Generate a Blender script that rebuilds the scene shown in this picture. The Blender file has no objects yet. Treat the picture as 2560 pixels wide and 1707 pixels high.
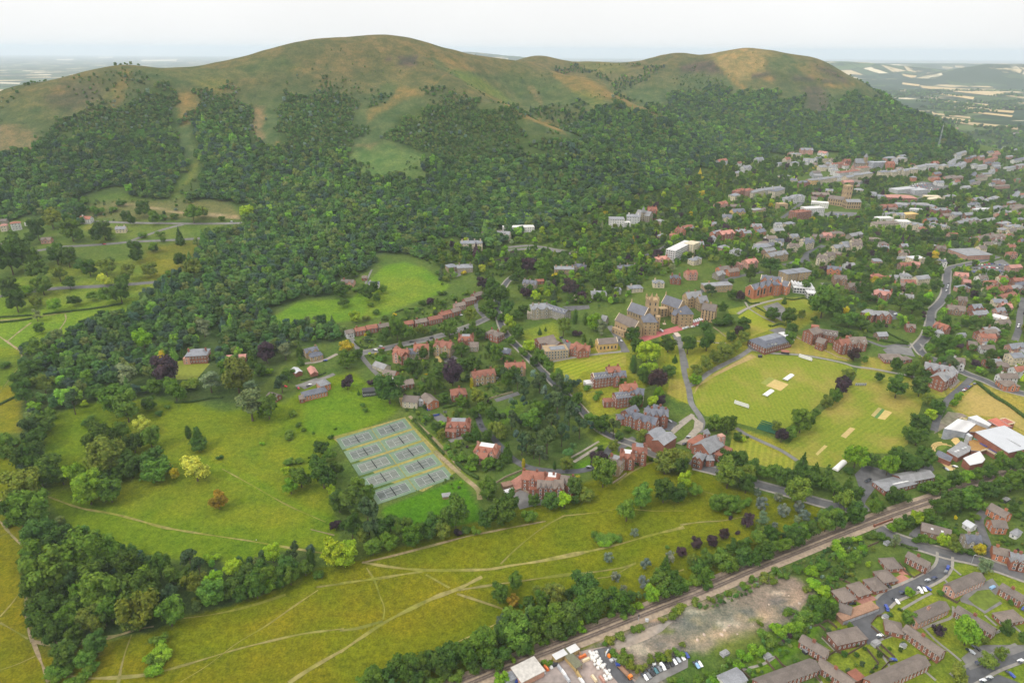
import bpy, bmesh, math, random
import numpy as np
from mathutils import Vector, Matrix
from mathutils.geometry import delaunay_2d_cdt

random.seed(7)
RNG = np.random.default_rng(7)
C = bpy.context.scene.collection
R = math.radians

# ---------------------------------------------------------------- camera, sky, sun, exposure
F, CX, CY = 1707.0, 1280.0, 853.5            # focal length and centre in photograph pixels (24 mm on 36 mm)
CAM = np.array([0.0, 0.0, 317.0])
PITCH, ROLL = R(23.12), R(0.29)
_r0, _u0, _f0 = np.array([1., 0, 0]), np.array([0, math.sin(PITCH), math.cos(PITCH)]), np.array([0, math.cos(PITCH), -math.sin(PITCH)])
RIGHT = _r0 * math.cos(ROLL) + _u0 * math.sin(ROLL)
UP = _u0 * math.cos(ROLL) - _r0 * math.sin(ROLL)
FWD = _f0
cd = bpy.data.cameras.new('camera'); cam = bpy.data.objects.new('camera', cd); C.objects.link(cam)
cd.sensor_width = 36; cd.lens = 36 * F / 2560; cd.clip_start = 1; cd.clip_end = 150000
cam.matrix_world = Matrix(((RIGHT[0], UP[0], -FWD[0], CAM[0]), (RIGHT[1], UP[1], -FWD[1], CAM[1]), (RIGHT[2], UP[2], -FWD[2], CAM[2]), (0, 0, 0, 1)))
bpy.context.scene.camera = cam

SUN_EL, SUN_AZ = R(46), R(238)               # soft light from behind and to the left, high up
world = bpy.data.worlds.new('World'); bpy.context.scene.world = world; world.use_nodes = True
wn, wl = world.node_tree.nodes, world.node_tree.links
bg = wn['Background']
sky = wn.new('ShaderNodeTexSky'); sky.sky_type = 'NISHITA'; sky.sun_disc = False
sky.sun_elevation = SUN_EL; sky.sun_rotation = SUN_AZ; sky.air_density = 1.0; sky.dust_density = 3.0
# high overcast: an even white cloud layer over the blue sky
tc = wn.new('ShaderNodeTexCoord')
nz = wn.new('ShaderNodeTexNoise'); nz.inputs['Scale'].default_value = 2.2; nz.inputs['Detail'].default_value = 4
wl.new(tc.outputs['Generated'], nz.inputs['Vector'])
cr = wn.new('ShaderNodeMapRange'); cr.inputs['From Min'].default_value = .3; cr.inputs['From Max'].default_value = .7
cr.inputs['To Min'].default_value = .9; cr.inputs['To Max'].default_value = 1.0
wl.new(nz.outputs['Fac'], cr.inputs['Value'])
mx = wn.new('ShaderNodeMix'); mx.data_type = 'RGBA'
mx.inputs['Factor'].default_value = .99; wl.new(sky.outputs['Color'], mx.inputs['A'])
mx.inputs['B'].default_value = (7.6, 7.58, 7.5, 1)
# an overcast sky is brighter overhead than at the horizon
sx = wn.new('ShaderNodeSeparateXYZ'); wl.new(tc.outputs['Generated'], sx.inputs['Vector'])
zr = wn.new('ShaderNodeMapRange'); zr.inputs['From Min'].default_value = 0; zr.inputs['From Max'].default_value = 1
zr.inputs['To Min'].default_value = 1.0; zr.inputs['To Max'].default_value = 2.0
wl.new(sx.outputs['Z'], zr.inputs['Value'])
mm = wn.new('ShaderNodeMix'); mm.data_type = 'RGBA'; mm.blend_type = 'MULTIPLY'; mm.inputs['Factor'].default_value = 1
mc = wn.new('ShaderNodeMix'); mc.data_type = 'RGBA'; mc.blend_type = 'MULTIPLY'; mc.inputs['Factor'].default_value = 1; wl.new(mx.outputs['Result'], mc.inputs['A']); wl.new(cr.outputs['Result'], mc.inputs['B'])
wl.new(mc.outputs['Result'], mm.inputs['A']); wl.new(zr.outputs['Result'], mm.inputs['B'])
wl.new(mm.outputs['Result'], bg.inputs['Color']); bg.inputs['Strength'].default_value = 0.10

sd = bpy.data.lights.new('sun', 'SUN'); sd.energy = 1.5; sd.angle = R(10); sd.color = (1, .95, .88)
sun = bpy.data.objects.new('sun', sd); C.objects.link(sun)
_sd = Vector((math.sin(SUN_AZ) * math.cos(SUN_EL), math.cos(SUN_AZ) * math.cos(SUN_EL), math.sin(SUN_EL)))
sun.rotation_euler = _sd.to_track_quat('Z', 'Y').to_euler(); sun.location = (0, 0, 900)
vs = bpy.context.scene.view_settings
vs.view_transform = 'Standard'; vs.look = 'None'; vs.gamma = 1; vs.use_curve_mapping = False; vs.exposure = 0.42
cy = bpy.context.scene.cycles
cy.max_bounces = 5; cy.diffuse_bounces = 3; cy.glossy_bounces = 2; cy.transmission_bounces = 3; cy.volume_bounces = 2; cy.transparent_max_bounces = 6
cy.use_denoising = True; cy.caustics_reflective = False; cy.caustics_refractive = False

# ---------------------------------------------------------------- photograph <-> place
TILE = {'A': (0, 60, .36989), 'B': (850, 60, .36989), 'C': (1700, 60, .36989), 'D': (0, 600, .36989), 'E': (850, 600, .36989),
        'F': (1700, 600, .36989), 'G': (0, 1127, .36989), 'H': (850, 1127, .36989), 'I': (1700, 1127, .36989),
        'J': (1270, 940, .24681), 'K': (1500, 680, .15306), 'L': (1840, 660, .19583), 'M': (2310, 1010, .10652), 'N': (1780, 350, .26361),
        'O': (1200, 1500, .22109), 'P': (0, 0, 1.0)}
def px(t, x, y):
    a, b, s = TILE[t]; return a + x * s, b + y * s
def ray(u, v):
    d = RIGHT * ((u - CX) / F) + UP * ((CY - v) / F) + FWD
    return d
def project(x, y, z):
    dx, dy, dz = x - CAM[0], y - CAM[1], z - CAM[2]
    w = dx * FWD[0] + dy * FWD[1] + dz * FWD[2]
    w = np.where(np.abs(w) < 1e-3, 1e-3, w)
    u = CX + F * (dx * RIGHT[0] + dy * RIGHT[1] + dz * RIGHT[2]) / w
    v = CY - F * (dx * UP[0] + dy * UP[1] + dz * UP[2]) / w
    return u, v, w
def at_depth(u, v, Y):
    d = ray(u, v); t = Y / d[1]; return CAM + d * t

# ---------------------------------------------------------------- terrain heights
# control points: (photo x, photo y, distance ahead in metres) read where the ground is seen
CTRL = [
 (0,242.8,1480),(100,213.6,1500),(250,173.9,1530),(315,161.5,1540),(400,170.8,1570),(520,158.7,1640),(650,125.3,1690),(740,104,1720),(860,93.6,1750),(962,87.6,1765),(1030,102.4,1765),(1100,126,1765),(1180,150.8,1800),(1270,153.4,1880),
 (1330,162,1960),(100,300,1330),(100,400,1200),(100,500,1090),(100,560,1010),(300,250,1400),(300,350,1280),(300,450,1150),(300,540,1030),(500,250,1450),(500,350,1300),(500,450,1170),(500,550,1040),(700,200,1560),
 (700,300,1400),(700,400,1260),(700,500,1130),(700,600,990),(962,150,1660),(962,200,1580),(962,300,1410),(962,400,1260),(962,500,1120),(962,600,985),(1150,200,1620),(1150,300,1430),(1150,400,1280),(1150,500,1130),
 (1150,590,1000),(1183,223,1560),(1275,262,1450),(1342,300,1385),(1427,343,1330),(1500,400,1290),(1294,238,1760),(1400,270,1640),(1480,310,1530),(1379,178,1920),(1497,204,1870),(1571,252,1770),(1671,297,1670),(1627,262,2120),
 (1560,215,2250),(1480,190,2350),(1351,160.5,2560),(1290,155,2380),(1420,173.9,2560),(1480,158.6,2520),(1590,158.6,2500),(1650,140.9,2480),(1720,136.6,2480),(1765,147.2,2470),(1800,132.8,2430),(1863,120.3,2400),(1910,125,2400),(1985,137.4,2380),
 (2055,149.6,2350),(2110,184.8,2300),(2162,211.4,2240),(2218,289.3,2150),(2277,287.8,2080),(2330,306.3,2020),(2384,329.6,1960),(2425,456.8,1900),(1863,200,2200),(1863,260,2060),(1863,330,1880),(2000,220,2150),(2000,300,1960),(2000,370,1790),
 (2150,300,1960),(2150,360,1820),(2300,360,1830),(1740,230,2200),(1740,300,1960),(1700,340,1700),(1700,420,1450),(1700,500,1230),(1700,600,1000),(1450,480,1190),(1450,560,1060),(1700,700,840),(1700,780,745),(1700,900,640),
 (1700,1000,572),(1700,1100,512),(1700,1200,458),(1700,1400,372),(1700,1700,282),(2000,430,1616),(2000,520,1300),(2000,600,1060),(2000,700,880),(2000,800,745),(2000,1000,572),(2400,450,1640),(2400,600,1090),(2400,700,890),
 (2400,800,745),(2400,1000,570),(2400,1200,460),(2400,1400,375),(2400,1700,284),(962,700,850),(962,800,745),(962,900,660),(962,1000,583),(962,1100,520),(962,1200,463),(962,1300,414),(962,1500,339),(962,1700,281),
 (300,650,870),(300,800,720),(300,1000,568),(300,1200,458),(300,1400,371),(300,1700,278),(20,650,870),(20,800,715),(20,1000,563),(20,1200,455),(20,1400,370),(20,1700,277),(1300,700,850),(1300,900,655),
 (1300,1200,461),(2480,380,2100),
]
P3 = [at_depth(*c) for c in CTRL]
# ground hidden behind the crests and outside the frame
for x, y, z in [(-1100,1500,150),(-1100,1200,120),(-1100,900,75),(-900,600,30),(-800,350,5),(-700,200,-5),(0,150,-12),(500,150,-20),(1100,300,-25),(1300,700,5),(1600,1300,25),
                (-900,1900,90),(-600,2000,110),(-300,2150,140),(0,2150,190),(-1300,2200,20),(-700,2500,20),(-200,2600,60),(250,2750,130),(0,3000,30),(600,2850,130),(900,2800,140),(1200,2700,80),
                (-400,3000,10),(700,3300,30),(1200,3200,15),(1500,2500,20),(1800,2200,12),(2200,2600,5),(1900,1700,15),(90,1590,205),(-60,1540,222),(-900,3000,5)]:
    P3.append(np.array([x, y, z], float))
for u_, v_, Y_, d_ in ((1400,184,2120,60),(1450,192,2160,85),(1540,232,2040,75),(1620,266,1910,50),(1500,200,2260,60),(1275,250,1590,40),(1360,300,1500,35)):   # valleys hidden behind the spurs
    q = at_depth(u_, v_, Y_); q[2] -= d_; P3.append(q)
P3 = np.array(P3)
def _tps(P):
    n = len(P); s = 1000.0
    X = P[:, :2] / s
    r2 = ((X[:, None] - X[None]) ** 2).sum(-1)
    K = .5 * r2 * np.log(r2 + 1e-12) + 2e-4 * np.eye(n)
    A = np.zeros((n + 3, n + 3)); A[:n, :n] = K; A[:n, n] = 1; A[:n, n+1:] = X; A[n, :n] = 1; A[n+1:, :n] = X.T
    w = np.linalg.solve(A, np.concatenate([P[:, 2], np.zeros(3)]))
    def f(x, y):
        x = np.asarray(x) / s; y = np.asarray(y) / s
        out = w[n] + w[n+1] * x + w[n+2] * y
        for i in range(n):
            q = (x - X[i, 0]) ** 2 + (y - X[i, 1]) ** 2
            out = out + w[i] * .5 * q * np.log(q + 1e-12)
        return out
    return f
_f = _tps(P3)
def sstep(a, b, x):
    t = np.clip((x - a) / (b - a), 0, 1); return t * t * (3 - 2 * t)
def vnoise(x, y, s, seed=0):                  # smooth value noise in -1..1
    x = np.asarray(x) / s; y = np.asarray(y) / s
    xi, yi = np.floor(x).astype(np.int64), np.floor(y).astype(np.int64); fx, fy = x - xi, y - yi
    fx, fy = fx * fx * (3 - 2 * fx), fy * fy * (3 - 2 * fy)
    def h(i, j):
        n = (i * 374761393 + j * 668265263 + seed * 1442695041) & 0x7fffffff
        n = ((n ^ (n >> 13)) * 1274126177) & 0x7fffffff
        return ((n ^ (n >> 16)) & 0xffff) / 32767.5 - 1
    return (h(xi, yi) * (1 - fx) + h(xi + 1, yi) * fx) * (1 - fy) + (h(xi, yi + 1) * (1 - fx) + h(xi + 1, yi + 1) * fx) * fy
# far ridges: (points as photo x, photo y at one distance, width)
FAR = [(9500, 700, [(1990,158),(2062,150),(2162,152),(2236,160),(2329,168),(2400,176)]), (8200, 600, [(2330,176),(2395,171),(2469,159),(2520,160),(2600,163),(2750,165)]),
       (13000, 900, [(1080,131),(1130,127),(1180,127),(1260,136),(1330,142)])]
def plain(x, y):
    z = 4 * vnoise(x, y, 900, 3) + 2 * vnoise(x, y, 400, 5)
    for Y, wd, pts in FAR:
        q = np.array([at_depth(a, b, Y) for a, b in pts])
        h = np.interp(x, q[:, 0], q[:, 2], left=q[0, 2] * .4, right=q[-1, 2] * .7)
        h = h * (sstep(q[0, 0] - 1500, q[0, 0], x)) + 0
        z = np.maximum(z, h * np.exp(-((y - Y) / wd) ** 2))
    return z - (y * y) / 2.0 / 6.4e6 * (y > 3000)
def H0(x, y):
    d = np.maximum(np.maximum(sstep(2700, 3300, y), sstep(1900, 2500, x - .1 * y)), sstep(1050, 1500, -x - .1 * y))
    z = _f(np.clip(x, -1800, 2900), np.clip(y, 100, 3600))
    z = np.where(d > 0, z * (1 - d) + plain(x, y) * d, z)
    hill = sstep(60, 150, z)
    return z + hill * (3.0 * vnoise(x, y, 90, 1) + 1.2 * vnoise(x, y, 35, 2))
def axis(lo, hi, step, far, g=1.06):
    a = [lo]; s = step
    while a[-1] < far: s *= g; a.append(a[-1] + s)
    return a
_xp = list(np.arange(0, 421, 3.)); _xp += axis(_xp[-1] + 3, _xp[-1] + 3, 3, 1500, 1.02)
_xp += axis(_xp[-1] + 25, _xp[-1] + 25, 25, 60000, 1.09)
XS = np.array([-v for v in _xp[::-1] if v > 0] + _xp)
_yp = list(np.arange(-200, 225, 25)) + list(np.arange(228, 760, 3.)); _yp += axis(_yp[-1] + 3, _yp[-1] + 3, 3, 3300, 1.012)
_yp += axis(_yp[-1] + 36, _yp[-1] + 36, 36, 70000, 1.06)
YS = np.array(_yp)
GX, GY = np.meshgrid(XS, YS)
GZ = H0(GX, GY)
def Hg(x, y):
    x = np.asarray(x, float); y = np.asarray(y, float)
    i = np.clip(np.searchsorted(XS, x) - 1, 0, len(XS) - 2); j = np.clip(np.searchsorted(YS, y) - 1, 0, len(YS) - 2)
    a = (x - XS[i]) / (XS[i+1] - XS[i]); b = (y - YS[j]) / (YS[j+1] - YS[j])
    return (GZ[j, i] * (1 - a) + GZ[j, i+1] * a) * (1 - b) + (GZ[j+1, i] * (1 - a) + GZ[j+1, i+1] * a) * b
_T = np.concatenate([np.arange(200, 1400, 6.), np.arange(1400, 4000, 12.), np.geomspace(4000, 60000, 150)])
def G(u, v, dz=0.0):
    """the place on the ground (lifted by dz) seen at photo pixel u, v"""
    d = ray(u, v)
    q = CAM[None] + d[None] * _T[:, None]
    s = q[:, 2] - Hg(q[:, 0], q[:, 1]) - dz
    k = np.argmax(s < 0)
    if k == 0: k = len(_T) - 1
    lo, hi = _T[k-1], _T[k]
    for _ in range(14):
        m = .5 * (lo + hi); p = CAM + d * m
        if p[2] - float(Hg(p[0], p[1])) - dz < 0: hi = m
        else: lo = m
    p = CAM + d * hi
    return Vector((p[0], p[1], float(Hg(p[0], p[1]))))
def g(t, x, y, dz=0.0): return G(*px(t, x, y), dz)
def depth(p): return (p[0] - CAM[0]) * FWD[0] + (p[1] - CAM[1]) * FWD[1] + (p[2] - CAM[2]) * FWD[2]
# ---------------------------------------------------------------- materials
def newmat(name, rough=.8, spec=.2):
    m = bpy.data.materials.new(name); m.use_nodes = True
    n = m.node_tree.nodes; b = n['Principled BSDF']; b.inputs['Roughness'].default_value = rough; b.inputs['Specular IOR Level'].default_value = spec
    return m, n, m.node_tree.links, b
def noise(n, l, scale, detail=3, vec=None, rough=.55):
    z = n.new('ShaderNodeTexNoise'); z.inputs['Scale'].default_value = scale; z.inputs['Detail'].default_value = detail; z.inputs['Roughness'].default_value = rough
    if vec is not None: l.new(vec, z.inputs['Vector'])
    return z.outputs['Fac']
def remap(n, l, f, a, b, c, d):
    m = n.new('ShaderNodeMapRange'); l.new(f, m.inputs['Value'])
    for k, v in zip(('From Min', 'From Max', 'To Min', 'To Max'), (a, b, c, d)): m.inputs[k].default_value = v
    return m.outputs['Result']
def mixc(n, l, mode, f, a, b):
    m = n.new('ShaderNodeMix'); m.data_type = 'RGBA'; m.blend_type = mode
    for k, v in (('Factor', f), ('A', a), ('B', b)):
        if isinstance(v, (int, float)): m.inputs[k].default_value = v
        elif isinstance(v, tuple): m.inputs[k].default_value = (*v, 1)
        else: l.new(v, m.inputs[k])
    return m.outputs['Result']
def world_pos(n): return n.new('ShaderNodeNewGeometry').outputs['Position']
def obj_pos(n): return n.new('ShaderNodeTexCoord').outputs['Object']
MATS = {}
def flat(name, col, var=.25, scale=.6, rough=.8, spec=.2, metal=0, alt=None, space='obj', bump=0):
    """a surface of one colour with wear: fine and coarse noise, optional second colour in patches"""
    if name in MATS: return MATS[name]
    m, n, l, b = newmat(name, rough, spec); b.inputs['Metallic'].default_value = metal
    v = obj_pos(n) if space == 'obj' else world_pos(n)
    f1 = noise(n, l, scale, 4, v); f2 = noise(n, l, scale * .13, 2, v)
    c = tuple(col)
    if alt: c = mixc(n, l, 'MIX', remap(n, l, f2, .42, .62, 0, 1), tuple(col), tuple(alt))
    c = mixc(n, l, 'MULTIPLY', 1.0, c, mixc(n, l, 'MIX', remap(n, l, f1, .3, .7, 0, 1), (1 - var,) * 3, (1 + var,) * 3))
    rnd = n.new('ShaderNodeObjectInfo').outputs['Random']; c = mixc(n, l, 'MULTIPLY', 1.0, c, mixc(n, l, 'MIX', rnd, (.84, .86, .9), (1.16, 1.13, 1.1)))
    l.new(c, b.inputs['Base Color'])
    if bump:
        bp = n.new('ShaderNodeBump'); bp.inputs['Strength'].default_value = bump; bp.inputs['Distance'].default_value = .2
        l.new(f1, bp.inputs['Height']); l.new(bp.outputs['Normal'], b.inputs['Normal'])
    MATS[name] = m; return m
def striped(name, a, b_, width, ang, dry=(.25, .19, .05), dryf=(.5, .7)):
    """mown grass: alternating light and dark strips, dry patches"""
    m, n, l, b = newmat(name, .9, .03); v = world_pos(n)
    mp = n.new('ShaderNodeMapping'); mp.inputs['Rotation'].default_value = (0, 0, ang); l.new(v, mp.inputs['Vector'])
    w = n.new('ShaderNodeTexWave'); w.inputs['Scale'].default_value = .314 / width; w.inputs['Distortion'].default_value = .6; w.inputs['Detail'].default_value = 1; w.inputs['Detail Scale'].default_value = .3
    l.new(mp.outputs['Vector'], w.inputs['Vector'])
    c = mixc(n, l, 'MIX', remap(n, l, w.outputs['Fac'], .25, .75, 0, 1), a, b_)
    c = mixc(n, l, 'MIX', remap(n, l, noise(n, l, .022, 5, v), dryf[0], dryf[1], 0, .75), c, dry)
    c = mixc(n, l, 'MULTIPLY', 1.0, c, mixc(n, l, 'MIX', remap(n, l, noise(n, l, .5, 4, v), .3, .7, 0, 1), (.8,) * 3, (1.2,) * 3))
    l.new(c, b.inputs['Base Color']); return m

# ---------------------------------------------------------------- ground: cover colours of the place, by vertex
def inside(poly, x, y):
    r = np.zeros(np.shape(x), bool); n = len(poly); j = n - 1
    for i in range(n):
        xi, yi = poly[i]; xj, yj = poly[j]
        if yi != yj:
            r ^= ((yi > y) != (yj > y)) & (x < (xj - xi) * (y - yi) / (yj - yi) + xi)
        j = i
    return r
def edge_dist(poly, x, y):
    d = np.full(np.shape(x), 1e9); n = len(poly)
    for i in range(n):
        ax, ay = poly[i]; bx, by = poly[(i + 1) % n]; ex, ey = bx - ax, by - ay
        t = np.clip(((x - ax) * ex + (y - ay) * ey) / (ex * ex + ey * ey + 1e-9), 0, 1)
        d = np.minimum(d, np.hypot(x - ax - t * ex, y - ay - t * ey))
    return d
GU, GV, GW = project(GX, GY, GZ)
SEEN = (GW > 50) & (GY < 3200)
COV = np.zeros(GX.shape + (3,))
def mixin(mask, col):
    for k in range(3): COV[..., k] = COV[..., k] * (1 - mask) + col[k] * mask
def beyond(q): return (-320 if q[0] <= 1 else 2900 if q[0] >= 2558 else q[0], 1950 if q[1] >= 1706 else q[1])   # cover runs on past the frame
def paint(poly, col, feather=6, s=1.0, t='P', rag=0, cell=40):
    poly = [beyond(px(t, *p)) for p in poly]
    a = np.array(poly); lo, hi = a.min(0) - feather - rag, a.max(0) + feather + rag
    sel = SEEN & (GU > lo[0]) & (GU < hi[0]) & (GV > lo[1]) & (GV < hi[1])
    if not sel.any(): return
    u, v = GU[sel], GV[sel]
    if rag: u = u + rag * vnoise(GX[sel], GY[sel], cell, 11) + .5 * rag * vnoise(GX[sel], GY[sel], cell * .4, 12); v = v + .6 * rag * vnoise(GX[sel], GY[sel], cell, 13)
    sd_ = np.where(inside(poly, u, v), 1, -1) * edge_dist(poly, u, v)
    m = np.zeros(GX.shape); m[sel] = s * sstep(-feather, feather, sd_); mixin(m, col)
def line(pts, col, w, s=1.0, t='P', feather=2):
    pts = [px(t, *p) for p in pts]; a = np.array(pts); lo, hi = a.min(0) - w - feather, a.max(0) + w + feather
    sel = SEEN & (GU > lo[0]) & (GU < hi[0]) & (GV > lo[1]) & (GV < hi[1])
    if not sel.any(): return
    u, v = GU[sel], GV[sel]; d = np.full(u.shape, 1e9)
    for (ax, ay), (bx, by) in zip(pts, pts[1:]):
        ex, ey = bx - ax, by - ay; q = np.clip(((u - ax) * ex + (v - ay) * ey) / (ex * ex + ey * ey + 1e-9), 0, 1)
        d = np.minimum(d, np.hypot(u - ax - q * ex, v - ay - q * ey))
    m = np.zeros(GX.shape); m[sel] = s * (1 - sstep(w * .5 - feather * .5, w * .5 + feather, d)); mixin(m, col)

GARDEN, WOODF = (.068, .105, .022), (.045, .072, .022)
COMMON, OCHRE, FRESH = (.102, .119, .005), (.15, .118, .01), (.062, .115, .005)
HB, HG, HO, HP, HY, HD = (.115, .098, .044), (.064, .094, .038), (.2, .135, .052), (.066, .055, .047), (.12, .135, .032), (.042, .066, .028)
mixin(np.ones(GX.shape), GARDEN)
nh = .5 + .5 * vnoise(GX, GY, 120, 21); nh2 = .5 + .5 * vnoise(GX, GY, 50, 22)
hill = sstep(95, 150, GZ) * (GY < 3300)
mixin(hill, HG)
mixin(hill * sstep(170, 290, GZ + 60 * (nh - .5)) * .9, HB)
mixin(hill * sstep(.55, .8, nh2) * .5, HD)
BRWN = (.2, .14, .08)
for t, poly, col, f, s, rag in [
  ('A', [(1230,450),(1330,440),(1350,560),(1330,690),(1220,690),(1200,600)], HO, 7, .6, 10),
  ('A', [(1250,690),(1360,680),(1420,900),(1330,920),(1230,900)], HG, 8, .8, 8), ('A', [(1310,900),(1350,910),(1300,1100),(1200,1160),(1190,1130),(1270,1020)], HY, 4, .8, 4),
  ('A', [(820,300),(890,310),(860,420),(790,600),(700,630),(760,520)], HO, 5, .55, 6), ('A', [(835,295),(850,300),(790,420),(720,580),(705,600)], HY, 3, .7, 3),
  ('A', [(0,640),(120,680),(260,820),(180,880),(0,880)], BRWN, 10, .6, 12), ('A', [(400,380),(560,420),(700,400),(640,560),(480,600),(300,520)], HP, 14, .5, 16),
  ('A', [(350,420),(470,430),(460,470),(350,470)], HO, 6, .4, 6), ('A', [(1700,560),(1780,560),(1790,780),(1740,800),(1700,680)], BRWN, 6, .7, 6),
  ('A', [(1300,380),(1560,380),(1520,480),(1330,440)], HY, 10, .45, 10), ('A', [(900,300),(1300,310),(1500,300),(1900,200),(2100,300),(1900,330),(1200,420),(900,400)], HG, 12, .5, 14),
  ('A', [(470,720),(500,740),(420,840),(400,850)], HY, 4, .7, 3), ('A', [(1870,790),(1900,800),(1870,870),(1850,870)], HO, 3, .7, 2),
  ('A', [(1560,1190),(1640,1310),(800,1330),(560,1300),(560,1230),(760,1190),(1100,1200),(1250,1180)], (.11,.11,.045), 6, .8, 5),
  ('A', [(560,1350),(1650,1350),(1650,1400),(1370,1440),(860,1470),(250,1520),(250,1480),(560,1450)], (.09,.13,.025), 4, .9, 3), ('A', [(570,1360),(770,1370),(780,1400),(570,1400)], HY, 3, .9, 2),
  ('B', [(300,80),(620,110),(640,260),(740,350),(500,330),(300,300),(100,330),(0,300),(0,100)], HB, 14, .6, 14), ('B', [(380,215),(520,215),(520,260),(470,290),(370,280),(410,250)], HP, 6, .9, 7),
  ('B', [(310,225),(350,230),(340,260),(300,250)], HP, 4, .8, 4), ('B', [(630,220),(700,260),(800,320),(760,330),(660,290)], HG, 8, .7, 8), ('B', [(650,210),(760,230),(900,310),(820,325),(700,260)], HO, 8, .55, 8),
  ('B', [(390,440),(520,430),(560,480),(400,520),(300,600),(200,660),(190,600),(330,530)], HO, 8, .6, 8), ('B', [(180,480),(320,410),(390,420),(380,470),(260,560)], HG, 8, .7, 8),
  ('B', [(740,300),(900,340),(1100,500),(1200,540),(1150,560),(1000,480),(850,400)], (.1,.15,.035), 8, .7, 10), ('B', [(860,380),(930,390),(1060,470),(1000,470)], HY, 6, .7, 6),
  ('B', [(870,420),(960,460),(1140,545),(1180,550),(1330,650),(1440,670),(1560,765),(1510,740),(1330,670),(1250,640),(1100,540)], HO, 4, .85, 4),
  ('B', [(800,325),(1200,350),(1480,400),(1460,460),(1200,470),(1060,400)], HG, 8, .7, 8), ('B', [(1400,310),(1650,340),(1770,400),(1960,520),(2230,640),(2150,620),(1850,520),(1700,500),(1500,420)], HO, 7, .65, 8),
  ('B', [(1270,420),(1320,430),(1370,560),(1330,620),(1350,540)], BRWN, 5, .5, 5), ('B', [(1560,440),(1760,470),(1880,650),(1700,560)], HY, 8, .5, 8), ('B', [(1760,380),(1900,470),(1900,500),(1800,440)], HG, 4, .8, 4),
  ('B', [(60,880),(330,830),(620,890),(600,960),(420,1030),(160,1030),(40,960)], (.09,.145,.045), 16, .7, 14), ('B', [(450,760),(560,760),(480,810),(440,800)], BRWN, 5, .6, 5), ('B', [(980,900),(1060,870),(1080,920),(980,940)], (.13,.13,.05), 5, .7, 5),
  ('B', [(1190,780),(1320,790),(1380,830),(1250,860)], (.07,.11,.03), 7, .6, 8), ('B', [(110,820),(260,800),(200,850)], BRWN, 6, .4, 6),
  ('B', [(1240,250),(1360,220),(1540,260),(1300,290)], HB, 4, .6, 3), ('B', [(1600,255),(1900,270),(1960,320),(1700,330)], HY, 5, .4, 5),
  ('C', [(200,210),(440,165),(700,200),(560,230),(600,350),(420,390),(300,330)], (.22,.165,.07), 6, .8, 6), ('C', [(0,290),(120,250),(220,245),(300,350),(180,340),(0,330)], HP, 5, .9, 5),
  ('C', [(560,210),(700,205),(860,260),(880,340),(740,350),(600,290)], HG, 8, .7, 8), ('C', [(480,340),(560,325),(640,350),(640,370),(500,365)], HP, 4, .9, 4), ('C', [(740,340),(860,350),(930,395),(760,385)], HP, 5, .8, 5),
  ('C', [(760,270),(900,300),(960,390),(900,370),(800,310)], HO, 5, .5, 5), ('C', [(880,280),(1010,300),(1130,380),(1150,420),(960,330)], HP, 5, .8, 5), ('C', [(950,370),(1050,380),(1060,410),(960,400)], HP, 4, .7, 3),
  ('C', [(300,330),(400,390),(480,470),(420,460),(330,390)], HO, 4, .6, 4), ('C', [(820,440),(960,410),(1010,560),(960,620),(860,600)], HP, 8, .7, 9), ('C', [(700,400),(840,430),(800,440),(700,420)], HD, 4, .6, 4),
  ('C', [(1220,450),(1310,500),(1310,530),(1230,480)], HO, 4, .7, 3), ('C', [(0,340),(330,350),(400,420),(200,450),(0,440)], HG, 8, .6, 8), ('C', [(190,685),(270,690),(260,710),(200,705)], HY, 2, .9, 1),
  ]:
    paint(poly, col, f, s, t, rag)
for p in ([(480,365),(700,378),(930,400),(1080,420),(1190,410)], [(270,310),(360,380),(440,430)]): line(p, HO, 2.2, .8, 'C')
for p in ([(560,80),(640,180),(660,240)], [(440,500),(560,480),(760,300)]): line(p, HO, 2, .4, 'B')
line([(880,330),(1100,385),(1480,412)], HD, 2.2, .8, 'B'); line([(900,335),(1040,350),(1180,375)], HD, 1.5, .6, 'B'); line([(1040,740),(1300,775),(1420,790)], BRWN, 1.6, .6, 'B'); line([(1900,300),(2100,310)], HO, 2, .4, 'A')
line([(760,1210),(1000,1240),(1250,1280),(1620,1310)], (.26,.2,.12), 3.2, .9, 'A'); line([(1620,1310),(1560,1290),(1400,1285)], (.26,.2,.12), 2.5, .9, 'A')
# open grass
paint([(0,1707),(0,1090),(60,1100),(40,1230),(60,1330),(70,1600),(120,1640),(380,1575),(450,1545),(700,1470),(790,1420),(900,1400),(1100,1330),(1310,1265),(1450,1210),(1560,1170),(1660,1120),(1720,1140),(1830,1220),(2080,1270),(2180,1290),(1940,1410),(1700,1510),(1500,1610),(1250,1730),(0,1730)], COMMON, 5, 1)
paint([(0,790),(100,770),(330,790),(400,750),(330,740),(0,740)], (.11,.175,.022), 4); paint([(0,860),(60,840),(60,900),(50,980),(40,1080),(0,1100)], (.13,.16,.012), 6)
paint([(0,700),(320,690),(440,690),(440,750),(330,790),(200,830),(50,870),(0,850)], (.11,.175,.016), 6); paint([(60,665),(430,640),(470,690),(400,745),(40,770)], (.125,.165,.024), 10, .8)
paint([(370,615),(500,600),(500,700),(340,700)], OCHRE, 14, .45, rag=14); paint([(0,1000),(55,960),(55,1080),(0,1090)], OCHRE, 8, .5, rag=8)
paint([(115,1130),(100,1050),(180,1000),(330,1000),(480,1005),(560,1030),(720,1000),(790,950),(880,930),(1000,1010),(985,1035),(830,1115),(790,1160),(830,1250),(850,1380),(800,1380),(560,1410),(300,1380),(180,1330),(120,1250)], (.094,.14,.008), 6)
paint([(300,1010),(560,1030),(700,1100),(780,1190),(840,1260),(700,1330),(400,1280),(180,1250),(150,1200),(300,1150)], (.125,.146,.011), 22, .55, rag=14)
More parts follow.
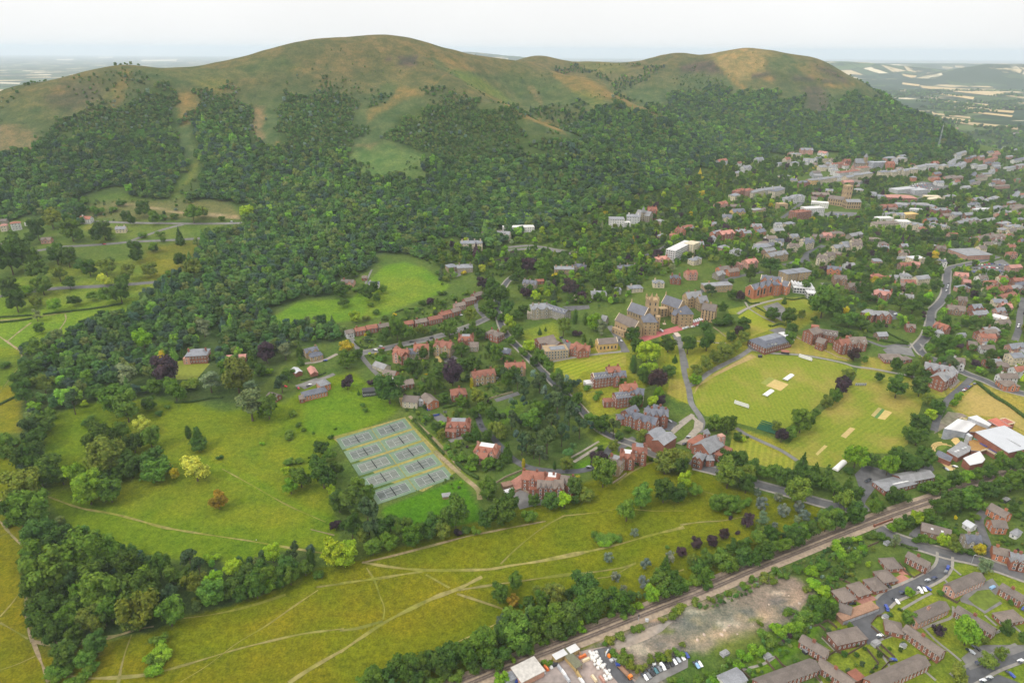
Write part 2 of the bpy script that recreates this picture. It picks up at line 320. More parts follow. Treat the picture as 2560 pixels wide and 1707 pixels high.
paint([(150,1240),(520,1340),(820,1370),(560,1400),(250,1370)], (.09,.14,.008), 12, .6, rag=8); paint([(410,1150),(500,1140),(640,1190),(720,1240),(820,1290),(800,1300),(600,1210)], (.085,.15,.008), 6, .55, rag=4)
paint([(760,1010),(880,940),(1000,1015),(985,1035),(850,1090),(760,1080)], (.085,.155,.01), 8, .8, rag=5)
paint([(680,795),(745,755),(880,745),(960,665),(1010,655),(1060,670),(1125,715),(1100,735),(1020,760),(960,790),(850,805),(700,815)], (.09,.165,.014), 4); paint([(950,700),(1050,690),(1100,715),(990,770),(900,800)], (.14,.17,.02), 14, .5, rag=8)
paint([(955,1270),(1155,1195),(1215,1300),(1100,1320),(1050,1330),(965,1320)], (.05,.13,.006), 4); paint([(1030,1060),(1080,1080),(1180,1190),(1200,1240),(1155,1195),(1010,1030)], (.12,.165,.02), 4)
paint([(100,880),(160,900),(70,960),(0,1000),(0,930)], (.05,.1,.015), 5, .6, 'P', 5)
for q in ([(0,1560),(60,1420),(300,1640),(520,1640),(800,1600),(1000,1707),(0,1707)], [(0,1300),(50,1300),(60,1420),(0,1450)], [(820,1460),(1000,1400),(1250,1500),(1150,1580),(900,1600)], [(560,1560),(760,1500),(880,1540),(700,1600)]): paint(q, (.145,.115,.006), 26, .4, 'P', 22, 50)
# grass of the school grounds
for poly, col in [([(1385,880),(1640,830),(1570,920),(1620,960),(1560,1030),(1460,1050),(1440,1000),(1390,960)], (.17,.18,.018)), ([(1420,1050),(1560,1040),(1540,1140),(1480,1100)], (.13,.18,.015)),
                  ([(1650,840),(1740,850),(1700,1010),(1640,960)], (.165,.185,.018)), ([(1700,850),(1870,820),(1880,750),(2050,740),(2060,790),(1950,850),(1760,960),(1720,980)], (.16,.17,.02)),
                  ([(1300,830),(1390,800),(1400,850),(1340,880)], (.13,.17,.02)), ([(1440,1160),(1510,1130),(1520,1150),(1430,1190)], (.08,.17,.01)), ([(1940,820),(2130,880),(2130,905),(1950,880)], (.18,.17,.03)),
                  ([(2360,950),(2460,960),(2560,1040),(2560,1120),(2440,1080),(2370,1010)], (.23,.2,.04)), ([(2160,890),(2240,900),(2220,930),(2150,925)], (.22,.2,.04)), ([(1820,1060),(2000,1120),(1980,1180),(1840,1130)], (.19,.19,.02))]:
    paint(poly, col, 4, .95)
# estate lawns, rough ground and yard
paint([(2000,1707),(2080,1560),(2150,1450),(2260,1430),(2450,1400),(2560,1420),(2560,1730),(2000,1730)], (.13,.165,.018), 4)
paint([(1420,1640),(1560,1580),(1720,1520),(1880,1440),(1990,1440),(2040,1480),(2000,1540),(1900,1580),(1800,1610),(1700,1640),(1560,1730),(1300,1730)], (.16,.138,.116), 6, 1, 'P', 5)
paint([(1710,1600),(1850,1540),(1960,1490),(2010,1470),(2000,1520),(1900,1560),(1760,1630)], (.24,.19,.145), 9, .7, 'P', 14, 14); paint([(1500,1610),(1700,1540),(1740,1550),(1560,1640)], (.17,.155,.14), 8, .9, 'P', 8, 14)
paint([(1860,1640),(1960,1560),(2040,1480),(2090,1500),(2000,1620),(1900,1700)], (.08,.15,.012), 8, 1, 'P', 8)
paint([(1790,1600),(1900,1560),(1930,1590),(1800,1650)], (.12,.14,.03), 8, .6, 'P', 10, 14)
_rp = random.Random(9)
for _ in range(60):      # rubble, bare earth, old tarmac and weeds in patches
    cx_, cy_ = _rp.uniform(1480, 2000), 0; cy_ = 1640 - (cx_ - 1480) * .36 + _rp.uniform(-55, 60); r_ = _rp.uniform(6, 22)
    paint([(cx_ + r_ * 1.6 * math.cos(q), cy_ + r_ * .6 * math.sin(q)) for q in (0, 1, 2, 3, 4, 5)], _rp.choice([(.11,.107,.105), (.32,.24,.17), (.09,.115,.025), (.2,.165,.13), (.34,.29,.24)]), 4, .85, 'P', 7, 9)
# wood floors
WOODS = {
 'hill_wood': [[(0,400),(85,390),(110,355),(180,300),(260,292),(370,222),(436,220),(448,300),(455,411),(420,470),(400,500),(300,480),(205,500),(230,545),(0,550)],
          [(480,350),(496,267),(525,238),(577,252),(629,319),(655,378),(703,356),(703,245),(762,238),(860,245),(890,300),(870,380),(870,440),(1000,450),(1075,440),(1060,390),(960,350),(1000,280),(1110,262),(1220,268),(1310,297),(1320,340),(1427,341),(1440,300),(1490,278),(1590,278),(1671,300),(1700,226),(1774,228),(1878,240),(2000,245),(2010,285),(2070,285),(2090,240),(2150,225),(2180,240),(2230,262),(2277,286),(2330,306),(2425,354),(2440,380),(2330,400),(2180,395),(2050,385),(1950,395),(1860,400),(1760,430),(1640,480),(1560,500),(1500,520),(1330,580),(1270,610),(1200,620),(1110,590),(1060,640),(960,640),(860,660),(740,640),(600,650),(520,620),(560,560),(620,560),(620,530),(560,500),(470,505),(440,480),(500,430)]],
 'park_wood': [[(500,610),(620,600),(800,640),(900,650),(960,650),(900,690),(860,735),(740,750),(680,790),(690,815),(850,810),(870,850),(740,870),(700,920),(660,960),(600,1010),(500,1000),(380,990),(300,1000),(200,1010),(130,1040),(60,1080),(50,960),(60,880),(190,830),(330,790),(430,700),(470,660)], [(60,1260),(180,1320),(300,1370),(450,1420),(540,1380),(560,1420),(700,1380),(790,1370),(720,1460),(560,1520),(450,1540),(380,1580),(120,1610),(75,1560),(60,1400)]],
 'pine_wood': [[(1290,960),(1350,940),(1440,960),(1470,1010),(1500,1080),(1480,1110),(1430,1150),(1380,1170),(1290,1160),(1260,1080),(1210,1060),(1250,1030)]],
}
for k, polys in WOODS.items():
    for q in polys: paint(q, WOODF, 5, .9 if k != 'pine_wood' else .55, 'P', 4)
paint([(1210,1060),(1290,1000),(1330,1010),(1250,1070)], (.09,.16,.015), 6, .8)
# far farmland mask
PLAIN = np.clip(np.maximum(np.maximum(sstep(2500, 3300, GY), sstep(1500, 2000, GX - .1 * GY)), sstep(1050, 1500, -GX - .1 * GY)) * (GZ < 120), 0, 1)
PLAIN = np.maximum(PLAIN, sstep(2700, 3300, GY))

def mesh_obj(name, verts, faces, mats, parent=None, fmat=None, smooth=False):
    me = bpy.data.meshes.new(name); me.from_pydata(verts, [], faces)
    for m in (mats if isinstance(mats, (list, tuple)) else [mats]): me.materials.append(m)
    if fmat is not None: me.polygons.foreach_set('material_index', fmat)
    if smooth: me.polygons.foreach_set('use_smooth', [True] * len(me.polygons))
    me.update(); o = bpy.data.objects.new(name, me); C.objects.link(o)
    if parent: o.parent = parent
    return o
def tag(o, label=None, cat=None, group=None, kind=None):
    if label: o['label'] = label
    if cat: o['category'] = cat
    if group: o['group'] = group
    if kind: o['kind'] = kind
    return o

def build_ground():
    ny, nx = GX.shape; me = bpy.data.meshes.new('ground')
    co = np.stack([GX, GY, GZ], -1).reshape(-1, 3).astype(np.float32)
    idx = np.arange(ny * nx, dtype=np.int32).reshape(ny, nx)
    q = np.stack([idx[:-1, :-1], idx[:-1, 1:], idx[1:, 1:], idx[1:, :-1]], -1).reshape(-1, 4)
    me.vertices.add(len(co)); me.vertices.foreach_set('co', co.ravel())
    me.loops.add(q.size); me.loops.foreach_set('vertex_index', q.ravel())
    me.polygons.add(len(q)); me.polygons.foreach_set('loop_start', np.arange(0, q.size, 4, dtype=np.int32)); me.polygons.foreach_set('loop_total', np.full(len(q), 4, np.int32))
    me.polygons.foreach_set('use_smooth', np.ones(len(q), bool)); me.update(calc_edges=True)
    a = me.attributes.new('cover', 'FLOAT_COLOR', 'POINT'); a.data.foreach_set('color', np.concatenate([COV, np.ones(GX.shape + (1,))], -1).astype(np.float32).ravel())
    a = me.attributes.new('plain', 'FLOAT', 'POINT'); a.data.foreach_set('value', PLAIN.astype(np.float32).ravel())
    a = me.attributes.new('hill', 'FLOAT', 'POINT'); a.data.foreach_set('value', (sstep(90, 140, GZ) * (GY < 3300)).astype(np.float32).ravel())
    m, n, l, b = newmat('ground', .95, .03)
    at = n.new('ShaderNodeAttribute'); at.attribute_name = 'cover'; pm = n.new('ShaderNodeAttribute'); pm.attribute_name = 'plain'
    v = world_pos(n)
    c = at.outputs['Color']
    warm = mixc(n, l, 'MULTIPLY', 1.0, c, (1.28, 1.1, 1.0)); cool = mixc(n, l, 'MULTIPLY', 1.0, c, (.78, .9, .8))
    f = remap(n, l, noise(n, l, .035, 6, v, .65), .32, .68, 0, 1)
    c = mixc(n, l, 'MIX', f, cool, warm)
    # bracken, scree and scrub speckle on the hills; tussocks everywhere
    hm = n.new('ShaderNodeAttribute'); hm.attribute_name = 'hill'
    f2 = noise(n, l, .045, 8, v, .72)
    hc = mixc(n, l, 'MULTIPLY', 1.0, c, mixc(n, l, 'MIX', remap(n, l, f2, .40, .60, 0, 1), (.64, .77, .69), (1.2, 1.11, 1.09)))
    c = mixc(n, l, 'MIX', hm.outputs['Fac'], c, hc)
    c = mixc(n, l, 'MULTIPLY', 1.0, c, mixc(n, l, 'MIX', remap(n, l, noise(n, l, .9, 3, v, .6), .35, .65, 0, 1), (.74, .8, .8), (1.24, 1.2, 1.2)))
    c = mixc(n, l, 'MULTIPLY', 1.0, c, mixc(n, l, 'MIX', remap(n, l, noise(n, l, .28, 5, v, .7), .3, .7, 0, 1), (.72,) * 3, (1.28,) * 3))
    # farmland far off: a patchwork of fields with hedges and copses
    mp = n.new('ShaderNodeMapping'); mp.inputs['Scale'].default_value = (1 / 230, 1 / 300, 0); mp.inputs['Rotation'].default_value = (0, 0, .35); l.new(v, mp.inputs['Vector'])
    vo = n.new('ShaderNodeTexVoronoi'); vo.voronoi_dimensions = '2D'; vo.inputs['Scale'].default_value = 1; l.new(mp.outputs['Vector'], vo.inputs['Vector'])
    ve = n.new('ShaderNodeTexVoronoi'); ve.voronoi_dimensions = '2D'; ve.feature = 'DISTANCE_TO_EDGE'; ve.inputs['Scale'].default_value = 1; l.new(mp.outputs['Vector'], ve.inputs['Vector'])
    rp = n.new('ShaderNodeValToRGB'); rp.color_ramp.interpolation = 'CONSTANT'
    sp = n.new('ShaderNodeSeparateColor'); l.new(vo.outputs['Color'], sp.inputs['Color']); l.new(sp.outputs['Red'], rp.inputs['Fac'])
    e = rp.color_ramp.elements; e[0].color = (.05, .085, .03, 1); e[1].position = .2; e[1].color = (.075, .12, .035, 1)
    for p, q_ in ((.36, (.03, .055, .028, 1)), (.58, (.1, .135, .05, 1)), (.68, (.44, .35, .2, 1)), (.82, (.58, .5, .34, 1)), (.9, (.07, .1, .04, 1))):
        k = e.new(p); k.color = q_
    fc = mixc(n, l, 'MIX', remap(n, l, ve.outputs['Distance'], .02, .06, 1, 0), rp.outputs['Color'], (.02, .035, .015))
    fc = mixc(n, l, 'MIX', remap(n, l, noise(n, l, .0016, 6, v, .65), .47, .53, 0, 1), fc, (.026, .047, .022))
    c = mixc(n, l, 'MIX', pm.outputs['Fac'], c, fc)
    l.new(c, b.inputs['Base Color'])
    bp = n.new('ShaderNodeBump'); bp.inputs['Strength'].default_value = .5; bp.inputs['Distance'].default_value = .6
    l.new(noise(n, l, .4, 5, v, .7), bp.inputs['Height']); l.new(bp.outputs['Normal'], b.inputs['Normal'])
    me.materials.append(m); o = bpy.data.objects.new('ground', me); C.objects.link(o)
    tag(o, kind='structure')
build_ground()

def build_haze():
    m = bpy.data.materials.new('haze'); m.use_nodes = True; n = m.node_tree.nodes; n.remove(n['Principled BSDF'])
    pv = n.new('ShaderNodeVolumePrincipled'); pv.inputs['Density'].default_value = HAZE; pv.inputs['Color'].default_value = (.8, .89, 1.0, 1); pv.inputs['Anisotropy'].default_value = .2
    m.node_tree.links.new(pv.outputs['Volume'], n['Material Output'].inputs['Volume'])
    x0, x1, y0, y1, z0, z1 = -70000, 70000, -1200, 80000, float(GZ.min()) - 1, 420
    vv = [(x, y, z) for z in (z0, z1) for y in (y0, y1) for x in (x0, x1)]
    o = mesh_obj('haze', vv, [(0,2,3,1),(4,5,7,6),(0,1,5,4),(2,6,7,3),(0,4,6,2),(1,3,7,5)], m); tag(o, kind='stuff')
HAZE = 5.4e-5
build_haze()
# ---------------------------------------------------------------- trees
def leaf_mat(name, inst):
    m, n, l, b = newmat(name, .85, .04)
    if inst:
        a = n.new('ShaderNodeAttribute'); a.attribute_type = 'INSTANCER'; a.attribute_name = 'tint'; c = a.outputs['Color']
    else:
        c = n.new('ShaderNodeObjectInfo').outputs['Color']
    v = world_pos(n)
    c = mixc(n, l, 'MULTIPLY', 1.0, c, mixc(n, l, 'MIX', remap(n, l, noise(n, l, .22, 3, v), .35, .65, 0, 1), (.72, .82, .85), (1.3, 1.18, 1.05)))
    c = mixc(n, l, 'MULTIPLY', 1.0, c, mixc(n, l, 'MIX', remap(n, l, noise(n, l, 1.1, 2, v), .3, .7, 0, 1), (.7,) * 3, (1.3,) * 3))
    l.new(c, b.inputs['Base Color']); return m
LEAF, LEAFI = leaf_mat('leaves', False), leaf_mat('leaves_far', True)
BARK = flat('bark', (.09, .065, .045), .3, 3)

def ico(sub):
    bm = bmesh.new(); bmesh.ops.create_icosphere(bm, subdivisions=sub, radius=1)
    v = np.array([x.co[:] for x in bm.verts]); f = np.array([[x.index for x in p.verts] for p in bm.faces]); bm.free(); return v, f
ICO1, ICO2 = ico(1), ico(2)
def crown_mesh(name, lobes, leaf, per, seed, mat, core=.84, flatten=0.0, droop=0.0):
    """lobes: (x, y, z, r) in a unit crown; every lobe is a dark solid heart wrapped in small tilted leaf sprays"""
    rg = np.random.default_rng(seed); V, Fc = [], []; nv = 0
    L = np.array(lobes)
    for (x, y, z, r) in lobes:
        v, f = ICO1
        w = v * (core * r) * (1 + .12 * rg.standard_normal((len(v), 1))) * np.array([1, 1, 1 - flatten]) + (x, y, z)
        V.append(w); Fc += [tuple(t) for t in (f + nv)]; nv += len(w)
        k = max(8, int(per * (r / L[:, 3].max()) ** 2))
        d = rg.standard_normal((k, 3)); d /= np.linalg.norm(d, axis=1)[:, None]; d[:, 2] = np.where(d[:, 2] < -.55, -d[:, 2], d[:, 2])
        c = d * r * np.array([1, 1, 1 - flatten]) * rg.uniform(.86, 1.1, (k, 1)) + (x, y, z)
        nrm = d + .55 * rg.standard_normal((k, 3)); nrm[:, 2] += .35 - droop; nrm /= np.linalg.norm(nrm, axis=1)[:, None]
        t = np.cross(nrm, rg.standard_normal((k, 3))); t /= np.linalg.norm(t, axis=1)[:, None]; bt = np.cross(nrm, t)
        s = leaf * rg.uniform(.6, 1.35, (k, 1))
        q = np.stack([c - t * s, c - bt * s * .7, c + t * s, c + bt * s * .7], 1).reshape(-1, 3)
        V.append(q); Fc += [(nv + 4 * i, nv + 4 * i + 1, nv + 4 * i + 2, nv + 4 * i + 3) for i in range(k)]; nv += 4 * k
    me = bpy.data.meshes.new(name); me.from_pydata(np.concatenate(V).tolist(), [], Fc); me.materials.append(mat); me.update(); return me
def lobes_broad(seed, n=13, tall=1.0, open_=0.0):
    rg = np.random.default_rng(seed); out = []
    for i in range(n):
        a = i * 2.4 + rg.uniform(-.5, .5); h = rg.uniform(.3, .82) if i else .8
        rr = (.33 * math.sin(math.pi * min(1, (h - .12) / .95)) ** .6) * rg.uniform(.75, 1.1) if i else 0
        out.append((rr * math.cos(a), rr * math.sin(a), h * tall, rg.uniform(.12, .2) * (1 - open_)))
    out.append((0, 0, .48 * tall, .25)); return out
def lobes_cone(seed, n=11, w=.5):
    rg = np.random.default_rng(seed); out = []
    for i in range(n):
        h = .1 + .85 * i / (n - 1); r = w * (1 - h) * .62 + .035
        for k in range(max(1, int(5 * (1 - h) + 1))):
            a = rg.uniform(0, 6.28); d = r * .75
            out.append((d * math.cos(a), d * math.sin(a), h, r * rg.uniform(.6, .85) + .02))
    return out
def lobes_cedar(seed):
    rg = np.random.default_rng(seed); out = []
    for i in range(17):
        h = rg.uniform(.25, .9); a = rg.uniform(0, 6.28); d = .42 * (1.05 - h * .75) * rg.uniform(.4, 1)
        out.append((d * math.cos(a), d * math.sin(a), h, rg.uniform(.1, .17)))
    out.append((0, 0, .45, .2)); return out
def lobes_column(seed):
    rg = np.random.default_rng(seed)
    return [(rg.uniform(-.07, .07), rg.uniform(-.07, .07), .12 + .08 * i, .3 * math.sin(math.pi * min(1, .28 + .07 * i)) ** .8 + .05) for i in range(10)]
def lobes_pine(seed):
    rg = np.random.default_rng(seed); out = []
    for i in range(12):
        h = rg.uniform(.4, .93); a = rg.uniform(0, 6.28); d = rg.uniform(.1, .36) * (1.25 - h)
        out.append((d * math.cos(a) * 1.2, d * math.sin(a) * 1.2, h, rg.uniform(.11, .17)))
    return out
def lobes_bush(seed):
    rg = np.random.default_rng(seed)
    return [(.3 * rg.uniform(-1, 1), .3 * rg.uniform(-1, 1), rg.uniform(.2, .55), rg.uniform(.17, .28)) for _ in range(8)]
KINDS = {}      # kind -> (name, height/width, list of crown lobes)
def defkind(k, name, hr, lobes, leaf, per, cat='tree', core=.79, flatten=0, trunk=.12): KINDS[k] = dict(name=name, hr=hr, lobes=lobes, leaf=leaf, per=per, cat=cat, core=core, flatten=flatten, trunk=trunk)
defkind('broad', 'broadleaf_tree', 1.0, [lobes_broad(s, n, t) for s, n, t in ((1, 13, 1), (2, 15, 1), (3, 12, .92), (4, 17, 1), (5, 22, 1.22), (6, 11, 1), (7, 24, 1.1), (8, 9, .85), (9, 19, 1.3))], .042, 150)
defkind('conifer', 'fir_tree', 1.55, [lobes_cone(s, 12, .52) for s in (11, 12)], .04, 46)
defkind('pine', 'pine_tree', 1.25, [lobes_pine(s) for s in (21, 22, 23)], .045, 130, flatten=.25, trunk=.4)
defkind('cedar', 'cedar_tree', .95, [lobes_cedar(s) for s in (31, 32)], .035, 120, flatten=.45, core=.7, trunk=.2)
defkind('spruce', 'spruce_tree', 1.15, [[(x*1.05, y*1.05, z*.92, r*.8) for x, y, z, r in lobes_broad(s, 16)] + [(0, 0, .86, .13), (0, 0, .95, .07)] for s in (41, 42)], .035, 120)
defkind('column', 'cypress_tree', 1.9, [lobes_column(s) for s in (51, 52)], .045, 70, trunk=.05)
defkind('bush', 'bush', .72, [lobes_bush(s) for s in (61, 62, 63)], .05, 90, cat='bush', trunk=0)
for K in KINDS.values():
    K['crown'] = [crown_mesh(K['name'] + '_crown', lb, K['leaf'], K['per'], 100 + i, LEAF, K['core'], K['flatten']) for i, lb in enumerate(K['lobes'])]
def trunk_mesh(K):
    h = .62; v, f = [], []
    rings = ((0, .034), (.12, .024), (K['trunk'] + .15, .02), (h, .008))
    for z, r in rings:
        for k in range(7): v.append((r * math.cos(k * .8976), r * math.sin(k * .8976), z))
    for i in range(3):
        for k in range(7): f.append((7*i + k, 7*i + (k+1) % 7, 7*i + 7 + (k+1) % 7, 7*i + 7 + k))
    for a in (0.3, 1.9, 3.5, 5.0):              # four limbs that carry the crown
        b = len(v); d = Vector((math.cos(a), math.sin(a), 1.1)).normalized()
        for t, r in ((0, .013), (.34, .004)):
            for k in range(4): v.append((d.x * t + r * math.cos(k * 1.571), d.y * t + r * math.sin(k * 1.571), .26 + d.z * t))
        f += [(b + k, b + (k+1) % 4, b + 4 + (k+1) % 4, b + 4 + k) for k in range(4)]
    me = bpy.data.meshes.new(K['name'] + '_trunk'); me.from_pydata(v, [], f); me.materials.append(BARK); return me
for K in KINDS.values(): K['trunkm'] = trunk_mesh(K)

# colour words and their leaf colours
TINT = {'dark green': (0.052, 0.098, 0.017), 'mid green': (0.078, 0.143, 0.019), 'fresh green': (0.129, 0.240, 0.017), 'lime green': (0.227, 0.328, 0.019), 'olive green': (0.111, 0.147, 0.023), 'yellow': (0.330, 0.275, 0.017),
        'pale yellow green': (0.377, 0.420, 0.047), 'purple': (0.048, 0.031, 0.039), 'silvery blue': (0.127, 0.154, 0.121), 'grey green': (0.135, 0.179, 0.079), 'reddish brown': (0.197, 0.132, 0.017), 'blackish green': (.05, .082, .032), 'pale green': (0.120, 0.218, 0.032)}
CODE = {'b': ('broad', 'dark green'), 'g': ('broad', 'mid green'), 'G': ('broad', 'fresh green'), 'l': ('broad', 'lime green'), 'o': ('broad', 'olive green'), 'y': ('broad', 'yellow'), 'Y': ('broad', 'pale yellow green'), 'w': ('broad', 'pale green'),
        'p': ('broad', 'purple'), 'r': ('broad', 'reddish brown'), 'f': ('pine', 'blackish green'), 'k': ('conifer', 'dark green'), 'K': ('column', 'yellow'), 'q': ('column', 'dark green'), 'c': ('cedar', 'grey green'), 's': ('spruce', 'silvery blue'),
        'u': ('bush', 'mid green'), 'U': ('bush', 'fresh green'), 'n': ('bush', 'yellow'), 'm': ('bush', 'dark green'), 'v': ('bush', 'olive green'), 'x': ('bush', 'purple')}
TREES = []      # (kind, tint word, ground point, width, zone, tile px u, v)
def T(tile, zone, spec):
    """code x,y,d; ... : crown centre and crown width, in tile pixels"""
    for part in spec.split(';'):
        part = part.strip()
        if not part: continue
        code, rest = part[0], part[1:].split()
        kind, tint = CODE[code]; hr = KINDS[kind]['hr']
        for e in rest:
            x, y, d = (float(q) for q in e.split(','))
            u, v = px(tile, x, y); sc = TILE[tile][2]
            p = G(u, v, 6.0); w = d * sc * depth(p) / F
            if kind in ('conifer', 'column'): w *= .8
            w = max(w, 1.2) * (1.12 if kind != 'bush' else 1.15)
            p = G(u, v, w * hr * .52)
            TREES.append((kind, tint, p, w, zone, u, v))
T('G', 'in the wood below the meadow', '''b 250,560,190 400,590,160; g 210,650,150; l 340,660,100; g 320,820,280 560,700,250 690,680,210; b 800,720,110; f 480,790,120; b 230,930,170 640,800,160 860,790,160; G 970,830,130; b 1000,780,130 1090,770,130; g 1160,830,120; f 1280,720,130 1340,770,120;
 o 1310,880,160; b 1010,900,150; f 480,900,120; g 600,880,180 690,970,230; b 930,980,220; o 940,1080,240; f 1140,980,150; g 740,1070,160 560,950,160; b 320,1050,200; g 450,1120,180; b 280,1180,200 350,1230,160; o 600,1140,140 660,1180,110 860,1160,110; b 930,1160,120; g 1140,1090,200; b 220,1050,140; v 1330,1010,60; b 180,740,120 400,1010,150 780,930,130 1050,1010,130 700,1120,140 400,900,150 520,1060,140''')
T('G', 'in the lower meadow belt', '''G 1450,890,110; g 1430,970,150; b 1550,920,140; l 1570,780,110; b 1680,820,150 1760,790,150; l 1840,700,110; g 1800,860,150; G 1800,900,110; b 1620,960,120; g 1730,930,140; f 1990,680,90; b 1950,760,150 1900,850,140; g 1960,850,120; q 2100,720,80; b 2060,790,110; U 1430,710,80; l 2250,700,160; b 1250,860,120 1640,870,130; m 2150,830,80''')
T('G', 'at the footpath junction', 'b 440,1310,190 500,1270,120 430,1380,150 640,1310,150; g 570,1400,130; u 350,1480,110 420,1460,120 480,1450,90 560,1500,110 620,1470,100 380,1520,90 500,1530,90')
T('G', 'in the bramble patch below the wood', 'U 1060,1320,110 1090,1370,120; u 1040,1420,120 1070,1260,90; U 1060,1460,100 1010,1390,80 1020,1480,70')
T('G', 'in the clump left on the meadow', 'b 190,40,170 320,90,170; f 150,150,110; g 270,170,150; b 410,160,130; G 510,170,160 590,260,200; g 740,270,150; b 210,110,120 350,180,100')
T('G', 'on the meadow in the large clump', 'o 720,60,220; b 880,100,160; g 1040,110,180; b 800,30,150 700,150,150; g 780,150,120')
T('G', 'standing alone on the meadow', 'y 1140,125,55 1180,165,60; Y 1320,120,165; m 1485,40,45; r 1475,335,118')
T('G', 'left of the tennis courts', 'u 1945,70,60 2010,65,70; l 1930,140,70; g 2030,170,150; G 1960,230,120; b 2180,160,180 2270,130,110; l 2240,270,60; b 2290,350,130; p 2270,495,80')
T('G', 'along the left edge of the meadow', 'o 150,260,220; b 60,400,110; g 200,380,200 130,430,150 250,440,120; u 60,480,80')
T('H', 'in the belt below the tennis courts', '''b 80,320,200; g 190,290,90 120,240,110; f 190,470,200; b 80,520,160 340,490,110 430,530,110; o 160,580,90; l 60,650,120 30,720,140; g 220,650,110 330,610,120; f 430,510,100; g 490,590,120; b 630,480,130; g 780,430,170; b 710,470,120; o 700,550,100; x 800,540,70; m 850,530,80; u 920,530,60; b 980,460,120 1100,400,190; b 280,540,110 600,560,90 540,540,90''')
T('H', 'by the long gabled house', 'g 1000,270,120 1010,220,110; b 1160,360,110; b 1420,340,110 1310,340,80; g 1280,430,100; l 1520,330,110; b 1590,250,110; o 1670,290,100; g 1780,170,150; l 1760,105,100; p 1750,60,110; b 1590,330,60; n 1605,170,40; k 1445,270,40')
T('H', 'on the common behind the railway', '''o 2200,80,150; b 2300,100,120 2190,280,140 2290,290,120; w 1940,400,150 2040,320,130; u 2215,645,35; q 2305,675,45; k 2200,770,120; g 2170,860,140; b 2250,850,110''')
T('H', 'on the common beside the footpath', 's 1990,550,60 1815,715,70 2065,755,75 2230,720,72 1865,845,75 2050,890,80 1915,930,60; u 1760,580,90 1830,590,100 1880,590,60; U 1790,610,80; v 1890,575,50; u 1720,560,60')
T('H', 'right of the common path crossing', 'g 1185,890,95; b 1080,980,110; r 1170,1005,90; b 1280,1020,85; o 1340,930,80; g 1370,1000,100; u 1470,920,70; o 1450,990,120; b 1650,915,175; b 1540,980,80; o 1480,1010,80; u 1400,1030,70 1210,1040,50')
T('H', 'in the belt along the railway', '''g 220,1540,150; b 340,1500,150 450,1480,160; g 560,1460,150; b 640,1420,170 740,1390,170 850,1380,180; g 960,1310,190; o 1060,1310,80; b 1090,1370,120; g 1180,1170,190; b 1120,1240,160; g 1200,1260,170; b 1300,1220,170; g 1330,1130,130 1430,1120,170; b 1450,1220,140 1560,1120,150 1560,1200,100; g 1640,1060,140; b 1700,1110,120; g 1740,1020,150; G 1610,1180,80; b 1880,1030,140;
 g 1960,1070,80; b 1960,980,80; G 2110,985,100; b 2260,920,130; g 2180,960,100; b 1060,1440,110 900,1450,110; g 280,1560,110; b 520,1540,120 700,1480,120 1000,1420,110 1240,1330,120; G 790,1370,60; u 1300,1330,80 1380,1290,80 1500,1250,70; U 1160,1400,60 1640,1200,60; u 780,1510,90 640,1540,90 1830,1090,80 1930,1100,70; U 2010,1050,70; g 150,1560,120; o 1010,1240,90''')
T('H', 'beside the builders yard', 'G 1090,1530,100; u 1190,1500,50 1400,1420,70 1340,1440,50; v 1830,1270,70 1900,1240,80; u 1985,1195,60; v 2030,1190,70 2180,1130,50 2250,1085,90 2310,1060,80; u 1800,1290,60 1870,1365,70 1930,1360,60; v 1960,1400,60 1900,1410,80 1970,1440,80 2000,1470,50 2040,1450,60; u 2170,1390,80; v 2230,1380,70; u 2290,1350,70; v 2310,1300,50; u 2250,1545,80 2310,1550,70; v 2090,1400,60')
T('I', 'on the common near the school road', 'l 30,230,90; g 100,250,100; o 330,160,180 440,150,150; b 450,230,110; g 290,330,110 380,360,110 240,370,90; u 440,330,70 330,410,60; x 340,445,35')
T('I', 'in the row along the school road', 'b 310,60,100 400,80,100 490,110,100; g 560,130,100 630,150,100; b 700,180,110 750,170,80; k 830,90,130; b 880,200,110; g 960,215,100 1050,245,110; k 920,110,90 1000,150,120 1140,230,110; b 1190,300,90; o 795,280,150 1120,345,150; b 1190,420,120 1090,300,80')
T('I', 'around the school car park', 'G 1190,50,150; b 1290,60,100; G 1410,100,130; b 1540,60,150 1660,50,130 1470,30,120; u 1400,265,50; m 1320,300,60; b 1440,320,100 1520,310,90; g 1320,380,90; m 1140,120,80 1350,370,60')
T('I', 'on the common among the young trees', 's 525,280,60 665,305,65 552,355,80 697,405,80 805,375,80 845,430,80; c 560,465,110; s 640,505,50; c 790,470,70 960,420,70; p 455,475,92 298,560,70; x 388,545,38; p 220,613,68 110,630,72 10,680,70')
T('I', 'in the common railway hedge', '''b 130,770,120; o 90,740,90; g 170,830,130; b 180,750,110; g 290,730,150 340,770,110; b 360,650,110 430,720,120 440,620,110 500,720,120; g 540,600,110 640,630,100; b 620,560,110 580,680,120; g 710,620,130; b 780,590,130; g 840,560,120; b 900,520,130; g 990,490,120; b 1060,480,110; g 1080,440,120; b 1180,440,110; u 100,870,100 200,890,70 40,890,90; m 20,930,80 160,900,70; u 800,500,80 870,480,80; v 550,520,80''')
T('I', 'in the hedge by the sports centre', 'g 1680,240,100 1770,220,100; b 1860,190,100; G 1930,170,100; g 2010,150,100; b 2090,130,100; g 2170,110,100; b 2250,90,100; g 2320,60,100; u 1640,250,70 1720,260,70 1810,230,70')
